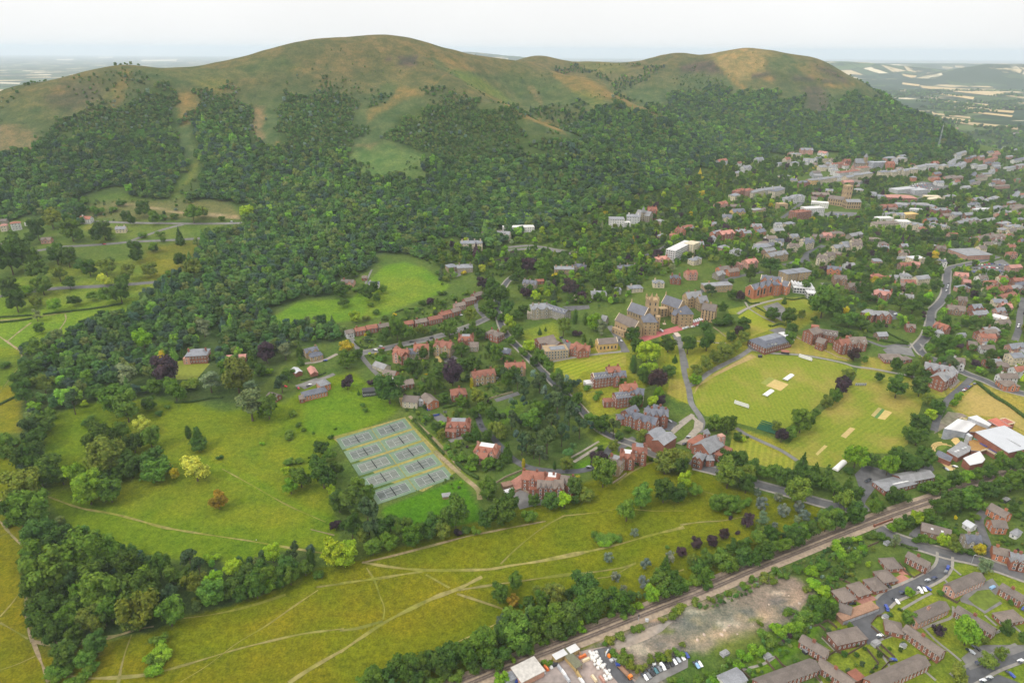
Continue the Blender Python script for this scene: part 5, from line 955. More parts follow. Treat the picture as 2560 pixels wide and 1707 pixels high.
        for (sx, sz, w_, h_, m_) in o.get('skylights', ()):   # glazed panels on the slope that faces the camera side
            y_ = .5; nrm = np.array([0, hy, rise]); nrm = nrm / np.linalg.norm(nrm); x = sx * hx; q = [at(x - w_/2, hy*(1 - sz + .5*h_/hy), ze + rise*(sz - .5*h_/hy) + .45), at(x + w_/2, hy*(1 - sz + .5*h_/hy), ze + rise*(sz - .5*h_/hy) + .45), at(x + w_/2, hy*(1 - sz - .5*h_/hy), ze + rise*(sz + .5*h_/hy) + .45), at(x - w_/2, hy*(1 - sz - .5*h_/hy), ze + rise*(sz + .5*h_/hy) + .45)]
            ge = Geo(); ge.face(q); ge.obj('skylight', [M[m_]], s.e)
        if s.wgeo.f:
            ob = s.wgeo.obj('window', [M['frame' if fr else 'dark_frame'], M['glass']], s.e); ob['kind'] = 'stuff'
        s.last = dict(c=c, ux=ux, uy=uy, hx=hx, hy=hy, z=z, ze=ze, zr=zr)
def slab(e_or_none, name, t, pts, h, wall, roof, label=None, cat=None, base=0, drop=None, part='roof'):
    """a flat-roofed volume given by the corners of its roof seen at height h (one number, or one per corner)"""
    hs = h if isinstance(h, (list, tuple)) else [h] * len(pts); P = [g(t, *p, dz=hh) for p, hh in zip(pts, hs)]; zm = np.mean([p.z for p in P])
    q = [(p.x, p.y, p.z + hh) for p, hh in zip(P, hs)]
    if e_or_none is None:
        c = np.mean([[p.x, p.y] for p in P], axis=0); e_or_none = bpy.data.objects.new(name, None); C.objects.link(e_or_none); e_or_none.location = (c[0], c[1], float(Hg(*c))); tag(e_or_none, label, cat)
    e = e_or_none; c = np.mean(q, axis=0); KEEP.append((c[0], c[1], 8)); [KEEP.append((p[0], p[1], 3)) for p in q]
    w_ = Geo()
    for i in range(len(q)):
        a, b = q[i], q[(i+1) % len(q)]; sh = lambda p: (c[0] + (p[0] - c[0]) * .985, c[1] + (p[1] - c[1]) * .985); a2, b2 = sh(a), sh(b)
        w_.face([(*a2, zm - 3), (*b2, zm - 3), (*b2, b[2] - .2), (*a2, a[2] - .2)])
    w_.obj('wall', [M['w' + wall]], e); r_ = Geo(); r_.face(q); r_.face([(p[0], p[1], p[2] - .45) for p in q])
    for i in range(len(q)): a, b = q[i], q[(i+1) % len(q)]; r_.face([a, b, (b[0], b[1], b[2] - .45), (a[0], a[1], a[2] - .45)], 1)
    r_.obj(part, [M['r' + roof], M['metal']], e); return e

def B(name, label, *wings, cat='house', group=None): return Building(name, label, cat, wings, group)
def wg(t, x1, y1, x2, y2, dep, wh, kind='g', rise=3.5, wall='rb', roof='sl', **o): return (t, x1, y1, x2, y2, dep, wh, kind, rise, wall, roof, o)

# --- the school buildings
B('boarding_house', 'long red brick school house with white dormers, furthest of three by the lawn', wg('E',1708,905,1840,880,11,10,'g',3.5,'rb','sl',dormers=6,sp=2.8,cope=1), wg('E',1805,858,1890,848,12,13,'g',3.5,'rb','rt',chim=(-.7,.7),gables=1), wg('E',1845,885,1930,880,12,10,'g',4,'rb','sl',gables=2,dormers=0), wg('E',1655,965,1700,955,8,4,'f',0,'wh','lt'), cat='school house')
B('boarding_house', 'long red brick school house with black flat annexe at its left end', wg('J',1080,172,1250,142,11,10,'g',3.5,'rb','sl',dormers=6,sp=2.8), wg('J',1150,85,1300,65,12,14,'g',3.5,'ob','rt',chim=(-.8,.5),gables=1), wg('J',1240,112,1380,128,13,11,'g',4,'rb','sl',gables=2), wg('J',965,250,1080,240,8,5,'f',0,'rb','df'), cat='school house')
B('boarding_house', 'red brick slate roofed school house of crossing wings above the gymnasium', wg('J',1215,335,1515,432,11,10,'g',4,'rb','sl',gables=3,sp=3,chim=(-.2,.5)), wg('J',1190,350,1290,285,10,10,'g',4,'rb','sl'), wg('J',1105,400,1205,392,9,6,'g',1.5,'rb','sl'), wg('J',1385,325,1620,335,13,11,'g',4,'rb','sl',gables=3,both=1,chim=(-.8,-.2,.4),sp=3), wg('J',1480,280,1610,330,10,10,'g',4,'rb','sl',chim=(0,)), cat='school house')
B('gymnasium', 'red brick gymnasium with two parallel grey metal roofs', wg('J',1432,588,1552,512,10.5,10,'g',2.6,'rb','lt',w=0), wg('J',1522,655,1650,560,11.5,10,'g',2.6,'rb','lt',w=0), cat='gymnasium')
B('brick_villa', 'brick and stone villa with slate roof, lowest of the three beside the gymnasium', wg('J',1030,795,1165,840,13,10,'h',3,'st','bt',gables=2,chim=(-.7,.7),chw='rb',flat='lt'), cat='house')
B('brick_villa', 'red roofed villa with white flat top between two villas below the gymnasium', wg('J',1140,752,1290,768,14,10,'h',3,'rb','rt',flat='wf',gables=2,chim=(-.8,.8)), cat='house')
B('brick_villa', 'red tiled brick villa nearest the gymnasium', wg('J',1262,688,1412,702,14,11,'h',4,'rb','rt',gables=2,chim=(-.6,),flat='lt'), cat='house')
B('school_hall', 'broad brick hall with steep grey roof and pointed turret by the school road', wg('J',1960,690,2110,590,17,7,'g',6,'rb','gt',sp=4), wg('J',1860,695,1985,600,9,5,'f',0,'rb','wf'), wg('J',2090,800,2200,700,14,5,'f',0,'rb','gt'), wg('J',1900,770,1990,800,11,8,'h',2.5,'rb','gt',gables=2), wg('J',2000,800,2080,800,9,6,'h',2,'rb','gt'), wg('J',2015,528,2022,528,4.5,10,'p',4,'rb','gt',minL=4.5), wg('J',2155,605,2170,600,5,13,'f',0,'pk','lt',minL=5), cat='hall')
B('science_school', 'orange brick school block with row of slate gables and tall glazed bays', wg('L',185,262,440,208,13,12,'g',4.5,'ob','sl',gables=3,gw=8,gd=1,cope=1,sp=9,win=(2.2,7),floors=1,chim=()), wg('L',435,232,580,255,14,12,'f',0,'ob','lt',win=(3,8),floors=1,sp=8), wg('L',600,205,690,232,12,11,'g',5,'ob','sl',cope=1), wg('L',330,125,590,185,12,12,'g',5,'ob','sl',gables=3,gw=7,cope=1,both=1), wg('L',500,215,506,215,11,14,'p',3.5,'ob','sl',minL=9), cat='school block')
GLB = B('glass_block', 'low white framed glass block beside the orange brick school', wg('L',720,258,980,292,24,7,'f',0,'wh','gl',win=(2.4,2.2),sp=3), wg('L',900,350,1090,368,14,7,'f',0,'wh','wf',win=(2.4,2.2),sp=3), cat='school block')
for i in range(7):   # rooflight ridges
    ge = Geo(); d = GLB.last; p = np.array(g('L', 730 + i * 42, 235 + i * 9, 8)[:2]); zz = float(Hg(*p)) + 7.6
    for a_ in (-1, 1):
        n_ = np.array([-d['ux'][1], d['ux'][0]]); ge.face([(*(p - d['uy'] * 9 + d['ux'] * a_ * 1.3), zz), (*(p + d['uy'] * 9 + d['ux'] * a_ * 1.3), zz), (*(p + d['uy'] * 9), zz + 1.2), (*(p - d['uy'] * 9), zz + 1.2)])
    ge.obj('rooflight', [M['rwf']], GLB.e)
B('stone_block', 'square tan stone block with pale hipped roof, left of the pair behind the glass block', wg('L',610,75,745,65,17,12,'h',3,'st','lt',sp=4), cat='stone house'); B('stone_block', 'square tan stone block with pale hipped roof, right of the pair behind the glass block', wg('L',760,55,920,45,18,13,'h',3,'st','lt',sp=4), cat='stone house')
B('pavilion', 'brick sports pavilion with wide slate roof and white balconies above the cricket field', wg('L',270,975,610,880,24,6.5,'h',4.5,'rb','sl',flat='lt',sp=3.2), wg('L',345,1020,490,1000,9,8,'f',0,'wh','sl',gables=3,gw=3.6,sp=2.6,win=(1.8,1.8)), wg('L',600,870,710,860,14,5,'h',3,'wh','wf'), cat='pavilion')
B('spectator_shelter', 'small red roofed shelter beside the path below the pavilion', wg('L',585,1085,680,1100,5,2.6,'h',1.6,'bk','rt',w=0), cat='shelter')
B('boarding_house', 'tall red brick school house with white roof turret at its left end', wg('L',930,835,1050,800,13,12,'g',4,'rb','bt',sp=3.2), wg('L',985,790,1040,800,8,15,'f',0,'rb','wf',minL=8), wg('L',1065,820,1300,860,12,8,'g',4,'rb','bt',dormers=4), wg('L',1055,930,1155,965,11,8,'g',4,'rb','bt'), cat='school house')
B('boarding_house', 'red brick school house with orange gables behind the large purple tree', wg('L',1310,960,1440,950,14,10,'g',4.5,'rb','rt',gables=2,chim=(-.6,.7)), wg('L',1440,930,1650,930,13,9,'g',5,'rb','bt',dormers=3,gables=1,chim=(.8,)), wg('L',1400,925,1470,940,7,11,'f',0,'rb','wf'), cat='school house')
B('brick_bungalow', 'long low brick hall with dark hipped roof and tall white windows', wg('L',1870,1150,2140,1150,15,4,'h',3,'rb','bt',win=(1.8,2.4),floors=1,sp=3.2,chim=()), wg('L',2110,1185,2220,1170,8,3.5,'h',2,'rb','bt'), cat='hall')
B('brick_villa', 'red brick villa with bright pink tiled roof and two front gables', wg('L',1775,318,2010,345,16,9,'h',4.5,'rb','pt',gables=2,gw=6,chim=(-.8,.1),flat='lt'), cat='house')
B('brick_flats', 'three storey red brick flats with grey hipped roofs', wg('L',1640,555,1800,600,15,9,'h',3.5,'rb','gt',sp=3), wg('L',1790,590,1980,600,16,9,'h',3.5,'rb','gt',gables=2,gw=6,sp=3), cat='flats')
B('gabled_mansion', 'large red brick gabled mansion with grey roofs beside the right hand road', wg('F',1660,820,1850,860,16,10,'g',4.5,'rb','gt',gables=3,gw=6,chim=(-.7,0,.7)), wg('F',1745,920,1845,845,13,10,'g',4.5,'rb','gt',gables=2,chim=(.2,)), wg('F',1725,950,1770,940,9,6,'f',0,'rb','wf'), cat='mansion')
B('grey_mansion', 'grey stone mansion with chimneys beside the avenue', wg('E',1290,440,1425,425,17,11,'h',3.5,'gs','lt',flat='lt',gables=2,chim=(-.6,.2,.8),sp=3), wg('E',1415,432,1540,475,12,9,'g',3.5,'gs','sl',dormers=5,sp=2.8), wg('E',1265,490,1310,488,10,6,'f',0,'gs','gt'), cat='mansion')
B('stone_library', 'pale stone school block with white clerestory roof beside the striped lawn', wg('E',1375,742,1535,718,16,9.5,'f',0,'st','lt',win=(1.6,2.2),sp=3), wg('E',1420,728,1515,712,8,11,'h',1.2,'wh','lt',win=(1.6,.9),floors=1), cat='school block')
B('brick_block', 'L-shaped brick block with brown roof behind the stone library', wg('E',1330,672,1440,632,13,7,'g',4,'rb','bt',sp=3), wg('E',1400,655,1485,690,12,7,'g',4,'rb','bt'), cat='school block')
B('brick_block', 'red brick block with dark red roof between library and yellow hall', wg('E',1562,702,1690,712,12,7,'g',3.5,'rb','rt',gables=2,chim=(-.5,)), wg('E',1600,680,1640,735,10,7,'g',3.5,'rb','rt'), cat='school block')
B('yellow_hall', 'yellow stone hall with plain grey-brown roof and buttresses', wg('E',1738,674,1868,652,12,8,'g',4,'ys','bt',win=(1.6,3),floors=1,sp=4,fr=0,cope=1), cat='hall')
# main gothic range
def gothic():
    b = Building('gothic_college', 'large gothic stone college with slate roofs, pinnacled gate tower and two pyramid towers', 'college', [
        wg('K',515,482,792,598,13,12,'g',8,'st','sl',win=(1.2,3),floors=2,sp=3.4,fr=0,cope=1), wg('K',812,668,818,668,15,15,'p',8,'st','sl',minL=15,fr=0,sp=4.5,floors=4), wg('K',945,722,955,722,4.5,17,'f',0,'st','gt',minL=4.5,fr=0,sp=3,floors=4),
        wg('K',852,448,860,448,13,27,'f',0,'st','gt',minL=13,fr=0,sp=4,floors=4,win=(1.4,3.4)), wg('K',960,600,1090,580,8,9,'f',0,'st','lt',fr=0,win=(1.4,2.2)), wg('K',1075,362,1352,485,13,12,'g',8,'st','sl',win=(1.2,3),floors=2,sp=3.4,fr=0,cope=1),
        wg('K',1400,540,1408,540,15,15,'p',8,'st','sl',minL=15,fr=0,sp=4.5,floors=4), wg('K',1340,648,1348,648,4.5,17,'f',0,'st','gt',minL=4.5,fr=0,sp=3,floors=4), wg('K',1225,600,1290,640,8,10,'g',5,'st','sl',fr=0)])
    # pinnacles and stair turret spire on the gate tower
    P = g('K', 856, 448, 27); z = P.z + 27
    for dx, dy, h, r in ((-5.6, -5.6, 6, .9), (5.6, -5.6, 6, .9), (5.6, 5.6, 6, .9), (-5.6, 5.6, 6, .9), (-2, -5.2, 10, 1.3)):
        q = np.array([P.x + dx, P.y + dy]); ge = Geo(); ge.box(q, np.array([1, 0]), np.array([0, 1]), r, r, z - 2, z + h * .45)
        for i in range(4):
            a = [(-1, -1), (1, -1), (1, 1), (-1, 1)]; p, p2 = a[i], a[(i+1) % 4]; ge.face([(q[0] + p[0]*r, q[1] + p[1]*r, z + h*.45), (q[0] + p2[0]*r, q[1] + p2[1]*r, z + h*.45), (*q, z + h)])
        ge.obj('pinnacle', [M['wst']], b.e)
    for x in np.arange(-5, 5.1, 2.0):                     # battlements
        for sx, sy in ((x, -6.4), (x, 6.4), (-6.4, x), (6.4, x)):
            ge = Geo(); ge.box(np.array([P.x + sx, P.y + sy]), np.array([1, 0]), np.array([0, 1]), .6, .25 if abs(sy) > 6 else .6, z + .4, z + 1.5); ge.obj('battlement', [M['wst']], b.e)
    for x, y in ((790, 560), (1352, 440), (1080, 345), (520, 465)):
        q = g('K', x, y, 20); ge = Geo(); zz = q.z + 19; c = np.array([q.x, q.y]); ge.box(c, np.array([1, 0]), np.array([0, 1]), .7, .7, zz - 6, zz + 1.5)
        for i in range(4):
            a = [(-1, -1), (1, -1), (1, 1), (-1, 1)]; p, p2 = a[i], a[(i+1) % 4]; ge.face([(c[0] + p[0]*.7, c[1] + p[1]*.7, zz + 1.5), (c[0] + p2[0]*.7, c[1] + p2[1]*.7, zz + 1.5), (*c, zz + 4)])
        ge.obj('pinnacle', [M['wst']], b.e)
gothic()
CH = B('college_chapel', 'tall stone chapel with long brown roof and buttresses at the left of the gothic college', wg('K',318,655,635,825,12,13,'g',7,'st','bt',win=(1.3,4.5),floors=1,sp=4,fr=0,cope=1), wg('K',225,890,420,985,5,6,'f',0,'st','gt',win=(1.1,2),floors=1,fr=0), cat='chapel')
d = CH.last
B('gothic_house', 'gothic stone house with steep slate roofs behind the gothic college', wg('K',1400,330,1640,310,13,11,'g',6,'st','gt',gables=2,fr=0,chim=(-.3,.6)), wg('K',1600,400,1735,385,12,10,'g',6,'st','gt',gables=1,fr=0,chim=(.6,)), wg('K',1690,490,1910,545,13,13,'g',6,'st','bt',fr=0,win=(1.2,2.6),chim=(-.1,.5)), cat='house')
B('hillside_chapel', 'tiny grey stone chapel among trees at the left of the college chapel', wg('K',40,700,120,720,7,5,'g',5,'gs','gt',fr=0), cat='chapel')

# --- villas and houses above the tennis courts
for i, (x1, y1, x2, y2, lb, wl2, rf2) in enumerate([(35,612,85,600,'white fronted house at the lower left end of the upper terrace','wh','bt'),(98,596,165,582,'brick house with brown roof beside the white house of the upper terrace','rb','rt'),(175,580,247,566,'brick house, third along the upper terrace from the left','rb','rt'),
        (258,570,328,556,'brick house before the gap in the upper terrace','rb','bt'),(412,556,490,538,'brick house with white window bay just after the terrace gap','rb','rt'),(505,542,582,524,'brown roofed house in the middle of the upper terrace','rb','bt'),(595,526,682,500,'red roofed house with white garage in the upper terrace','rb','rt'),
        (674,492,748,466,'brick house above the white garage of the upper terrace','rb','rt'),(748,472,803,450,'brick house with stepped roof in the upper terrace','rb','bt'),(772,432,840,414,'brick house near the top of the upper terrace','pk','bt'),(838,400,906,376,'second highest brick house of the upper terrace','rb','bt'),(898,366,956,342,'highest brick house at the upper end of the terrace','rb','bt')]):
    B('terrace_house', lb, wg('E', x1, y1, x2, y2, 9, 5.2, 'g', 2.8, wl2, rf2, door=1, chim=(.6,) if i % 2 else (), sp=2.8), group='houses of the upper terrace')
B('victorian_villa', 'red brick gabled villa at the left of three beside the upper road', wg('E',368,730,462,742,13,9,'g',4.5,'pk','rt',gables=2,gw=5,chim=(-.8,.8)), wg('E',380,705,440,760,9,9,'g',4.5,'rb','rt'))
B('victorian_villa', 'stone villa with red gables and dark slate side wing beside the upper road', wg('E',500,704,598,700,13,9,'g',5,'st','rt',gables=2,gw=5.5,chim=(-.8,.8),chw='rb'), wg('E',465,735,520,730,10,7,'g',4,'gs','sl'))
B('victorian_villa', 'tall stone villa with red roof and twin gables, right of three beside the upper road', wg('E',645,676,758,690,14,10,'g',4.5,'st','rt',gables=2,gw=5.5,both=1,chim=(-.8,.8),chw='rb'))
B('victorian_villa', 'red brick villa with stone gabled lodge attached', wg('E',800,642,902,640,14,8,'h',4,'rb','rt',gables=2,flat='lt',chim=(-.9,.9)), wg('E',880,690,935,690,9,5,'g',4,'gs','bt'))
B('brick_villa', 'brown roofed villa between the upper road and the avenue', wg('E',1000,592,1090,622,12,7,'h',4,'rb','bt',gables=1,chim=(-.5,.4)))
B('brick_villa', 'small brick villa with slate hipped roof', wg('E',1072,730,1150,735,12,6.5,'h',3,'pk','sl',flat='lt'))
B('gabled_villa', 'long stone and brick villa with row of red gables', wg('E',890,893,1040,862,13,8,'g',4.5,'st','rt',gables=4,gw=4.5,chim=(-.7,.7),chw='rb'))
B('gabled_villa', 'red roofed gabled villa near the avenue', wg('E',1115,832,1250,820,13,8,'g',4.5,'st','rt',gables=3,gw=5,chim=(-.8,0,.8),chw='rb'))
B('brick_villa', 'brown-red roofed house with tall chimney below the purple tree', wg('E',748,1005,852,992,13,6,'h',4.5,'rb','rt',gables=1,chim=(-.1,)))
B('bungalow', 'grey roofed bungalow beside the lane', wg('E',240,815,318,848,10,3.5,'g',3,'cr','gt')); B('brick_house', 'brown roofed brick house with white porch beside the lane', wg('E',302,872,382,888,10,5,'g',3,'ob','bt',door=1), wg('E',345,925,395,925,6,3,'f',0,'wh','wf')); B('brick_house', 'brown tiled house above the modern cabin and tan house', wg('E',385,958,490,935,10,5,'g',3,'rb','bt',door=1))
B('modern_cabin', 'small black flat roofed modern house in the meadow corner', wg('E',150,1018,240,1008,9,4.5,'f',0,'bk','sl',win=(2,1.2),sp=2.6)); B('tan_house', 'large tan brick house with low brown roofs above the tennis courts', wg('E',432,1050,530,1058,13,6,'g',3,'cr','bt'), wg('E',575,1028,632,1085,11,6,'g',3,'ob','bt'), wg('E',405,1085,470,1075,10,3.5,'f',0,'wd','gt'), wg('E',530,1078,590,1070,8,5,'f',0,'gy','lt'))
B('red_villa', 'bright red brick villa with grey flat roof top right of the tennis courts', wg('E',722,1212,880,1212,15,8,'h',4,'rb','rt',flat='lt',gables=3,gw=4.5,chim=(-.9,.9)), wg('E',720,1250,790,1255,10,6,'g',3.5,'rb','rt'))
B('red_villa', 'pink red villa with white roof top below the bright red villa', wg('E',918,1372,1070,1392,14,8,'h',4,'pk','rt',flat='wf',gables=3,gw=4.5,chim=(-.8,.8)), wg('E',935,1425,1000,1440,9,6,'g',3.5,'pk','rt'))
B('gabled_school_house', 'long red brick house with many gables and red tiled roof beside the tarmac yard', wg('J',152,955,372,975,13,10,'g',4,'rb','rt',chim=(-.3,.9),gables=1,gw=4), wg('J',370,990,525,1000,14,10,'h',4,'rb','rt',flat='wf',chim=(-.2,.9)), wg('J',300,1055,470,1060,11,9,'g',3.5,'rb','bt',gables=3,gw=3.8), wg('J',470,1050,560,1050,11,9,'g',4.5,'rb','bt',gables=1), wg('J',540,1000,680,1020,12,9,'g',4.5,'rb','bt',gables=2,chim=(-.7,)), wg('J',215,1120,295,1120,9,5,'f',0,'rb','sl'), cat='school house')
B('shed', 'low flat roofed shed left of the long gabled house', wg('H',1095,232,1160,215,6,2.6,'f',0,'bb','gt',w=0), cat='shed'); B('shed', 'small white shed in front of the flat roofed shed', wg('H',1115,268,1170,250,4,2.2,'g',1,'wh','wf',w=0), cat='shed')
B('timber_shelter', 'small wooden shelter with grey roof on the bright green lawn', wg('H',692,290,745,282,4.5,2.4,'h',1.3,'wd','gt',w=0), cat='shelter')
# --- park villa and stables
B('park_villa', 'red brick villa with pale slate roof and bow front in the park wood', wg('D',1260,745,1405,740,17,8,'h',3,'rb','lt',flat='lt',sp=2.8,chim=(-.8,.8)), wg('D',1245,790,1290,790,9,6,'f',0,'pk','lt')); B('brick_range', 'long low brick range with lilac slate roof right of the park villa', wg('D',1532,778,1662,772,9,4,'g',2,'rb','pt',sp=3.4))
B('stone_villa', 'small stone villa with slate roofs beside the golden tree', wg('D',2055,738,2140,715,10,6,'g',3,'st','sl',gables=2,chim=(-.8,)), wg('D',2090,765,2170,745,10,5,'h',3,'st','sl')); B('white_barn', 'barn with long white metal roof behind the grey cedar', wg('D',1988,855,2020,890,7,3.5,'g',1.6,'rb','wf',w=0), cat='barn'); B('brick_barn', 'narrow brick barn with pink tiled roof', wg('D',2098,845,2125,895,7,3.5,'g',2.2,'rb','pt',w=0), cat='barn')
B('stable_block', 'brick house with slate roofs and round end at the edge of the meadow', wg('D',2040,1025,2200,985,10,5,'h',3.2,'ob','sl',sp=2.6), wg('D',2165,925,2200,960,10,6,'h',3.5,'ob','gt'), wg('D',2020,1050,2055,1045,7,4,'g',2.5,'rb','bt'), cat='house'); B('brick_range', 'low brick outbuilding half hidden by the grey cedar', wg('D',1820,1025,1880,1050,8,3.5,'g',2,'rb','bt'))
# --- housing estate by the railway
for x1, y1, x2, y2, lb in [(1080,955,1150,935,'brown hipped bungalow at the low end of the bungalow row'),(1185,915,1250,895,'brown hipped bungalow second in the bungalow row'),(1295,880,1360,865,'brown hipped bungalow third in the bungalow row beside the gravel drive'),(1362,825,1430,812,'dark roofed bungalow fourth in the bungalow row'),(1392,735,1470,730,'large brown bungalow at the top of the bungalow row')]:
    B('bungalow', lb, wg('I', x1, y1, x2, y2, 10.5, 2.9, 'h', 3.2, 'rb', 'bt', minL=10.5, floors=1), group='bungalows beside the overgrowth')
for x1, y1, x2, y2, dep, wh, lb, wl2 in [(1548,676,1690,758,9,5.2,'terrace with white boarding above the road bend','rb'),(1825,915,2035,820,9.5,5.2,'long brown roofed terrace on the lawn beside the road junction','pk'),(2185,890,2330,985,9,5.2,'terrace with black and white boarding right of the round lawn','rb'),(1578,1118,1795,1015,9,5.2,'brown terrace with front gardens below the junction','pk'),
        (1885,1040,2130,1205,9,5,'long narrow terrace below the round lawn','rb'),(2160,1112,2300,1085,11,3,'broad low bungalow below the round lawn','rb'),(1035,1250,1235,1205,12,4.8,'plain brown roofed hall beside the parking yard','rb'),(830,1240,1000,1355,9,5,'brown roofed house pair at the edge of the overgrowth','rb'),(525,1562,915,1415,10,5.2,'long terrace behind the overgrowth with back gardens','rb'),
        (955,1400,1175,1560,9,5.2,'terrace beside the small flat garage','rb'),(1285,1555,1655,1385,10,5.2,'longest brown roofed terrace in the estate','rb'),(1535,1168,1780,1355,9,5.2,'long terrace beside the purple tree on the estate lawn','rb'),(1392,1150,1505,1180,12,3.4,'square brown house beside the parking yard','rb')]:
    B('terrace', lb, wg('I', x1, y1, x2, y2, dep * .78, wh, 'h' if dep > 10.5 else 'g', 2.4, wl2, 'bt', chim=(.1,) if dep < 9.2 else (), sp=2.8, ov=.5), cat='terrace', group='estate housing')
GR = B('garage_row', 'long low row of lock-up garages with grey felt roof', wg('I',1075,1130,1320,1035,6.5,2.5,'f',0,'bb','gt',w=0), cat='garages'); d = GR.last
for i in range(12):
    p = d['c'] + d['ux'] * ((i - 5.5) * d['hx'] * 2 / 12) + d['uy'] * (d['hy'] + .03); ge = Geo(); ge.box(p, d['ux'], d['uy'], 1.15, .05, d['z'], d['z'] + 2.1); ge.obj('garage_door', [M['wgy']], GR.e)
B('small_house', 'small dark roofed brick house above the garages', wg('I',1080,1030,1160,1060,8,3,'g',2.4,'rb','bt')); B('metal_shed', 'big white metal shed with blue trim at the bottom edge', wg('I',290,1555,420,1495,9,5,'g',1,'wh','lt',w=0), cat='shed'); B('flat_garage', 'flat roofed garage with grey felt top between terraces', wg('I',1160,1530,1220,1500,7,2.5,'f',0,'rb','gl',w=0), cat='garage')
B('brick_house', 'brown house with rooflights on the far side of the estate road', wg('I',1665,490,1805,530,11,4,'g',3,'bb','bt',skylights=((-.4,.5,1.6,1.2,'rwf'),(.3,.5,1.6,1.2,'rwf')),minL=18)); B('slate_house', 'dark slate gabled house with white annexe behind it', wg('I',1930,560,2030,570,11,6,'g',4,'gs','sl',gables=2,chim=(-.5,.6)), wg('I',1940,465,1990,500,7,3.5,'g',2,'wh','wf'))
B('brick_house', 'orange brick house with long roof at the top of the side road', wg('I',2110,350,2225,420,10,5.5,'g',3,'ob','bt',chim=(-.6,),door=1)); B('brick_house', 'orange brick house below the long orange house', wg('I',2105,465,2200,470,9,5.5,'g',3.2,'ob','bt',door=1)); B('white_house', 'small white house with pointed roof near the right edge', wg('I',2260,510,2305,535,8,3.5,'h',3.5,'wh','lt')); B('brick_house', 'small brick house beside the yellow bush', wg('I',2120,640,2225,668,9,5.2,'g',3,'ob','bt',chim=(.5,))); B('gabled_house', 'red brick house with pale gables at the right edge by the road', wg('I',2235,680,2330,700,11,6,'g',4,'rb','gt',gables=2,chim=(-.4,.4)))
SCH = B('low_school', 'low brick school with grey roofs and glass strip beside the car park', wg('I',1350,225,1560,170,13,4,'h',2.2,'rb','gt',win=(1.4,1.6),floors=1), wg('I',1480,175,1690,130,12,4,'g',2.2,'rb','gt',win=(1.4,1.6),floors=1), wg('I',1425,220,1530,195,5,5,'f',0,'wh','wf',w=0), cat='school')
# --- sports centre (roof corners read one by one)
SC = slab(None, 'sports_centre', 'M', [(1200,645),(1890,498),(2450,800),(2420,1040),(1985,1140)], 11, 'rb', 'wf', 'brick sports centre with huge white flat roof and wave shaped roof beside the railway hedge', 'sports centre')
slab(SC, 'x', 'M', [(1055,640),(1250,440),(1500,520),(1740,520),(1200,650)], 5, 'rb', 'or'); slab(SC, 'x', 'M', [(1040,860),(1200,820),(1750,1150),(1690,1190),(1480,1055),(1350,1100),(1110,1080)], 4.5, 'rb', 'or'); slab(SC, 'x', 'M', [(1030,305),(1240,258),(1590,465),(1530,515)], [9,9,8,8], 'gy', 'wf')
slab(SC, 'x', 'M', [(1490,370),(1700,315),(2070,525),(1740,520)], 6, 'rb', 'rf'); slab(SC, 'x', 'M', [(1790,360),(1910,325),(2130,440),(1990,475)], 6.4, 'rb', 'rf'); slab(SC, 'x', 'M', [(990,700),(1040,672),(1150,740),(1080,765)], 9, 'gy', 'wf')
slab(SC, 'x', 'M', [(920,1262),(1310,1095),(1440,1290),(1370,1370),(1080,1430)], [8,8,6,6,6], 'rb', 'wf'); slab(SC, 'x', 'M', [(700,990),(870,860),(1110,1000),(1080,1100),(800,1250),(540,1090)], 5, 'rb', 'gt')
slab(SC, 'x', 'M', [(265,1185),(330,1075),(440,1120),(680,1240),(620,1340),(400,1250)], [5,7,7,7,5,5], 'rb', 'sl')
def wave():
    ge = Geo(); w_ = Geo(); n = 12; pr = None
    for i in range(n + 1):
        f = i / n; h = 9 + 1.6 * math.sin(f * 5.2 + .6) - 2.2 * f
        a = g('M', 800 + (1260 - 800) * f, 340 + (430 - 340) * f, h); b = g('M', 470 + (985 - 470) * f, 570 + (665 - 570) * f, h); cur = ((a.x, a.y, a.z + h), (b.x, b.y, b.z + h))
        if pr: ge.face([pr[1], cur[1], cur[0], pr[0]]); ge.face([(p[0], p[1], p[2] - .4) for p in (pr[1], cur[1], cur[0], pr[0])]); w_.face([pr[1], cur[1], (*cur[1][:2], a.z - 3), (*pr[1][:2], a.z - 3)]); w_.face([pr[0], cur[0], (*cur[0][:2], a.z - 3), (*pr[0][:2], a.z - 3)])
        else: w_.face([cur[0], cur[1], (*cur[1][:2], a.z - 3), (*cur[0][:2], a.z - 3)])
        pr = cur
    w_.face([pr[0], pr[1], (*pr[1][:2], pr[1][2] - 12), (*pr[0][:2], pr[0][2] - 12)])
    ge.obj('wave_roof', [M['rwf']], SC.e if hasattr(SC, 'e') else SC); w_.obj('wall', [M['wgy']], SC)
wave()
def strip(part, t, pts, h, w_, mat, e, lift=.25):
    ge = Geo(); P = [g(t, *p, dz=h) for p in pts]
    for a, b in zip(P, P[1:]):
        d = np.array([b.x - a.x, b.y - a.y]); L_ = np.linalg.norm(d); d /= L_; n_ = np.array([-d[1], d[0]]) * w_ / 2; c = np.array([(a.x + b.x) / 2, (a.y + b.y) / 2]); ge.box(c, d, np.array([-d[1], d[0]]), L_ / 2, w_ / 2, min(a.z, b.z) + h - .3, (a.z + b.z) / 2 + h + lift)
    return ge.obj(part, [mat], e)
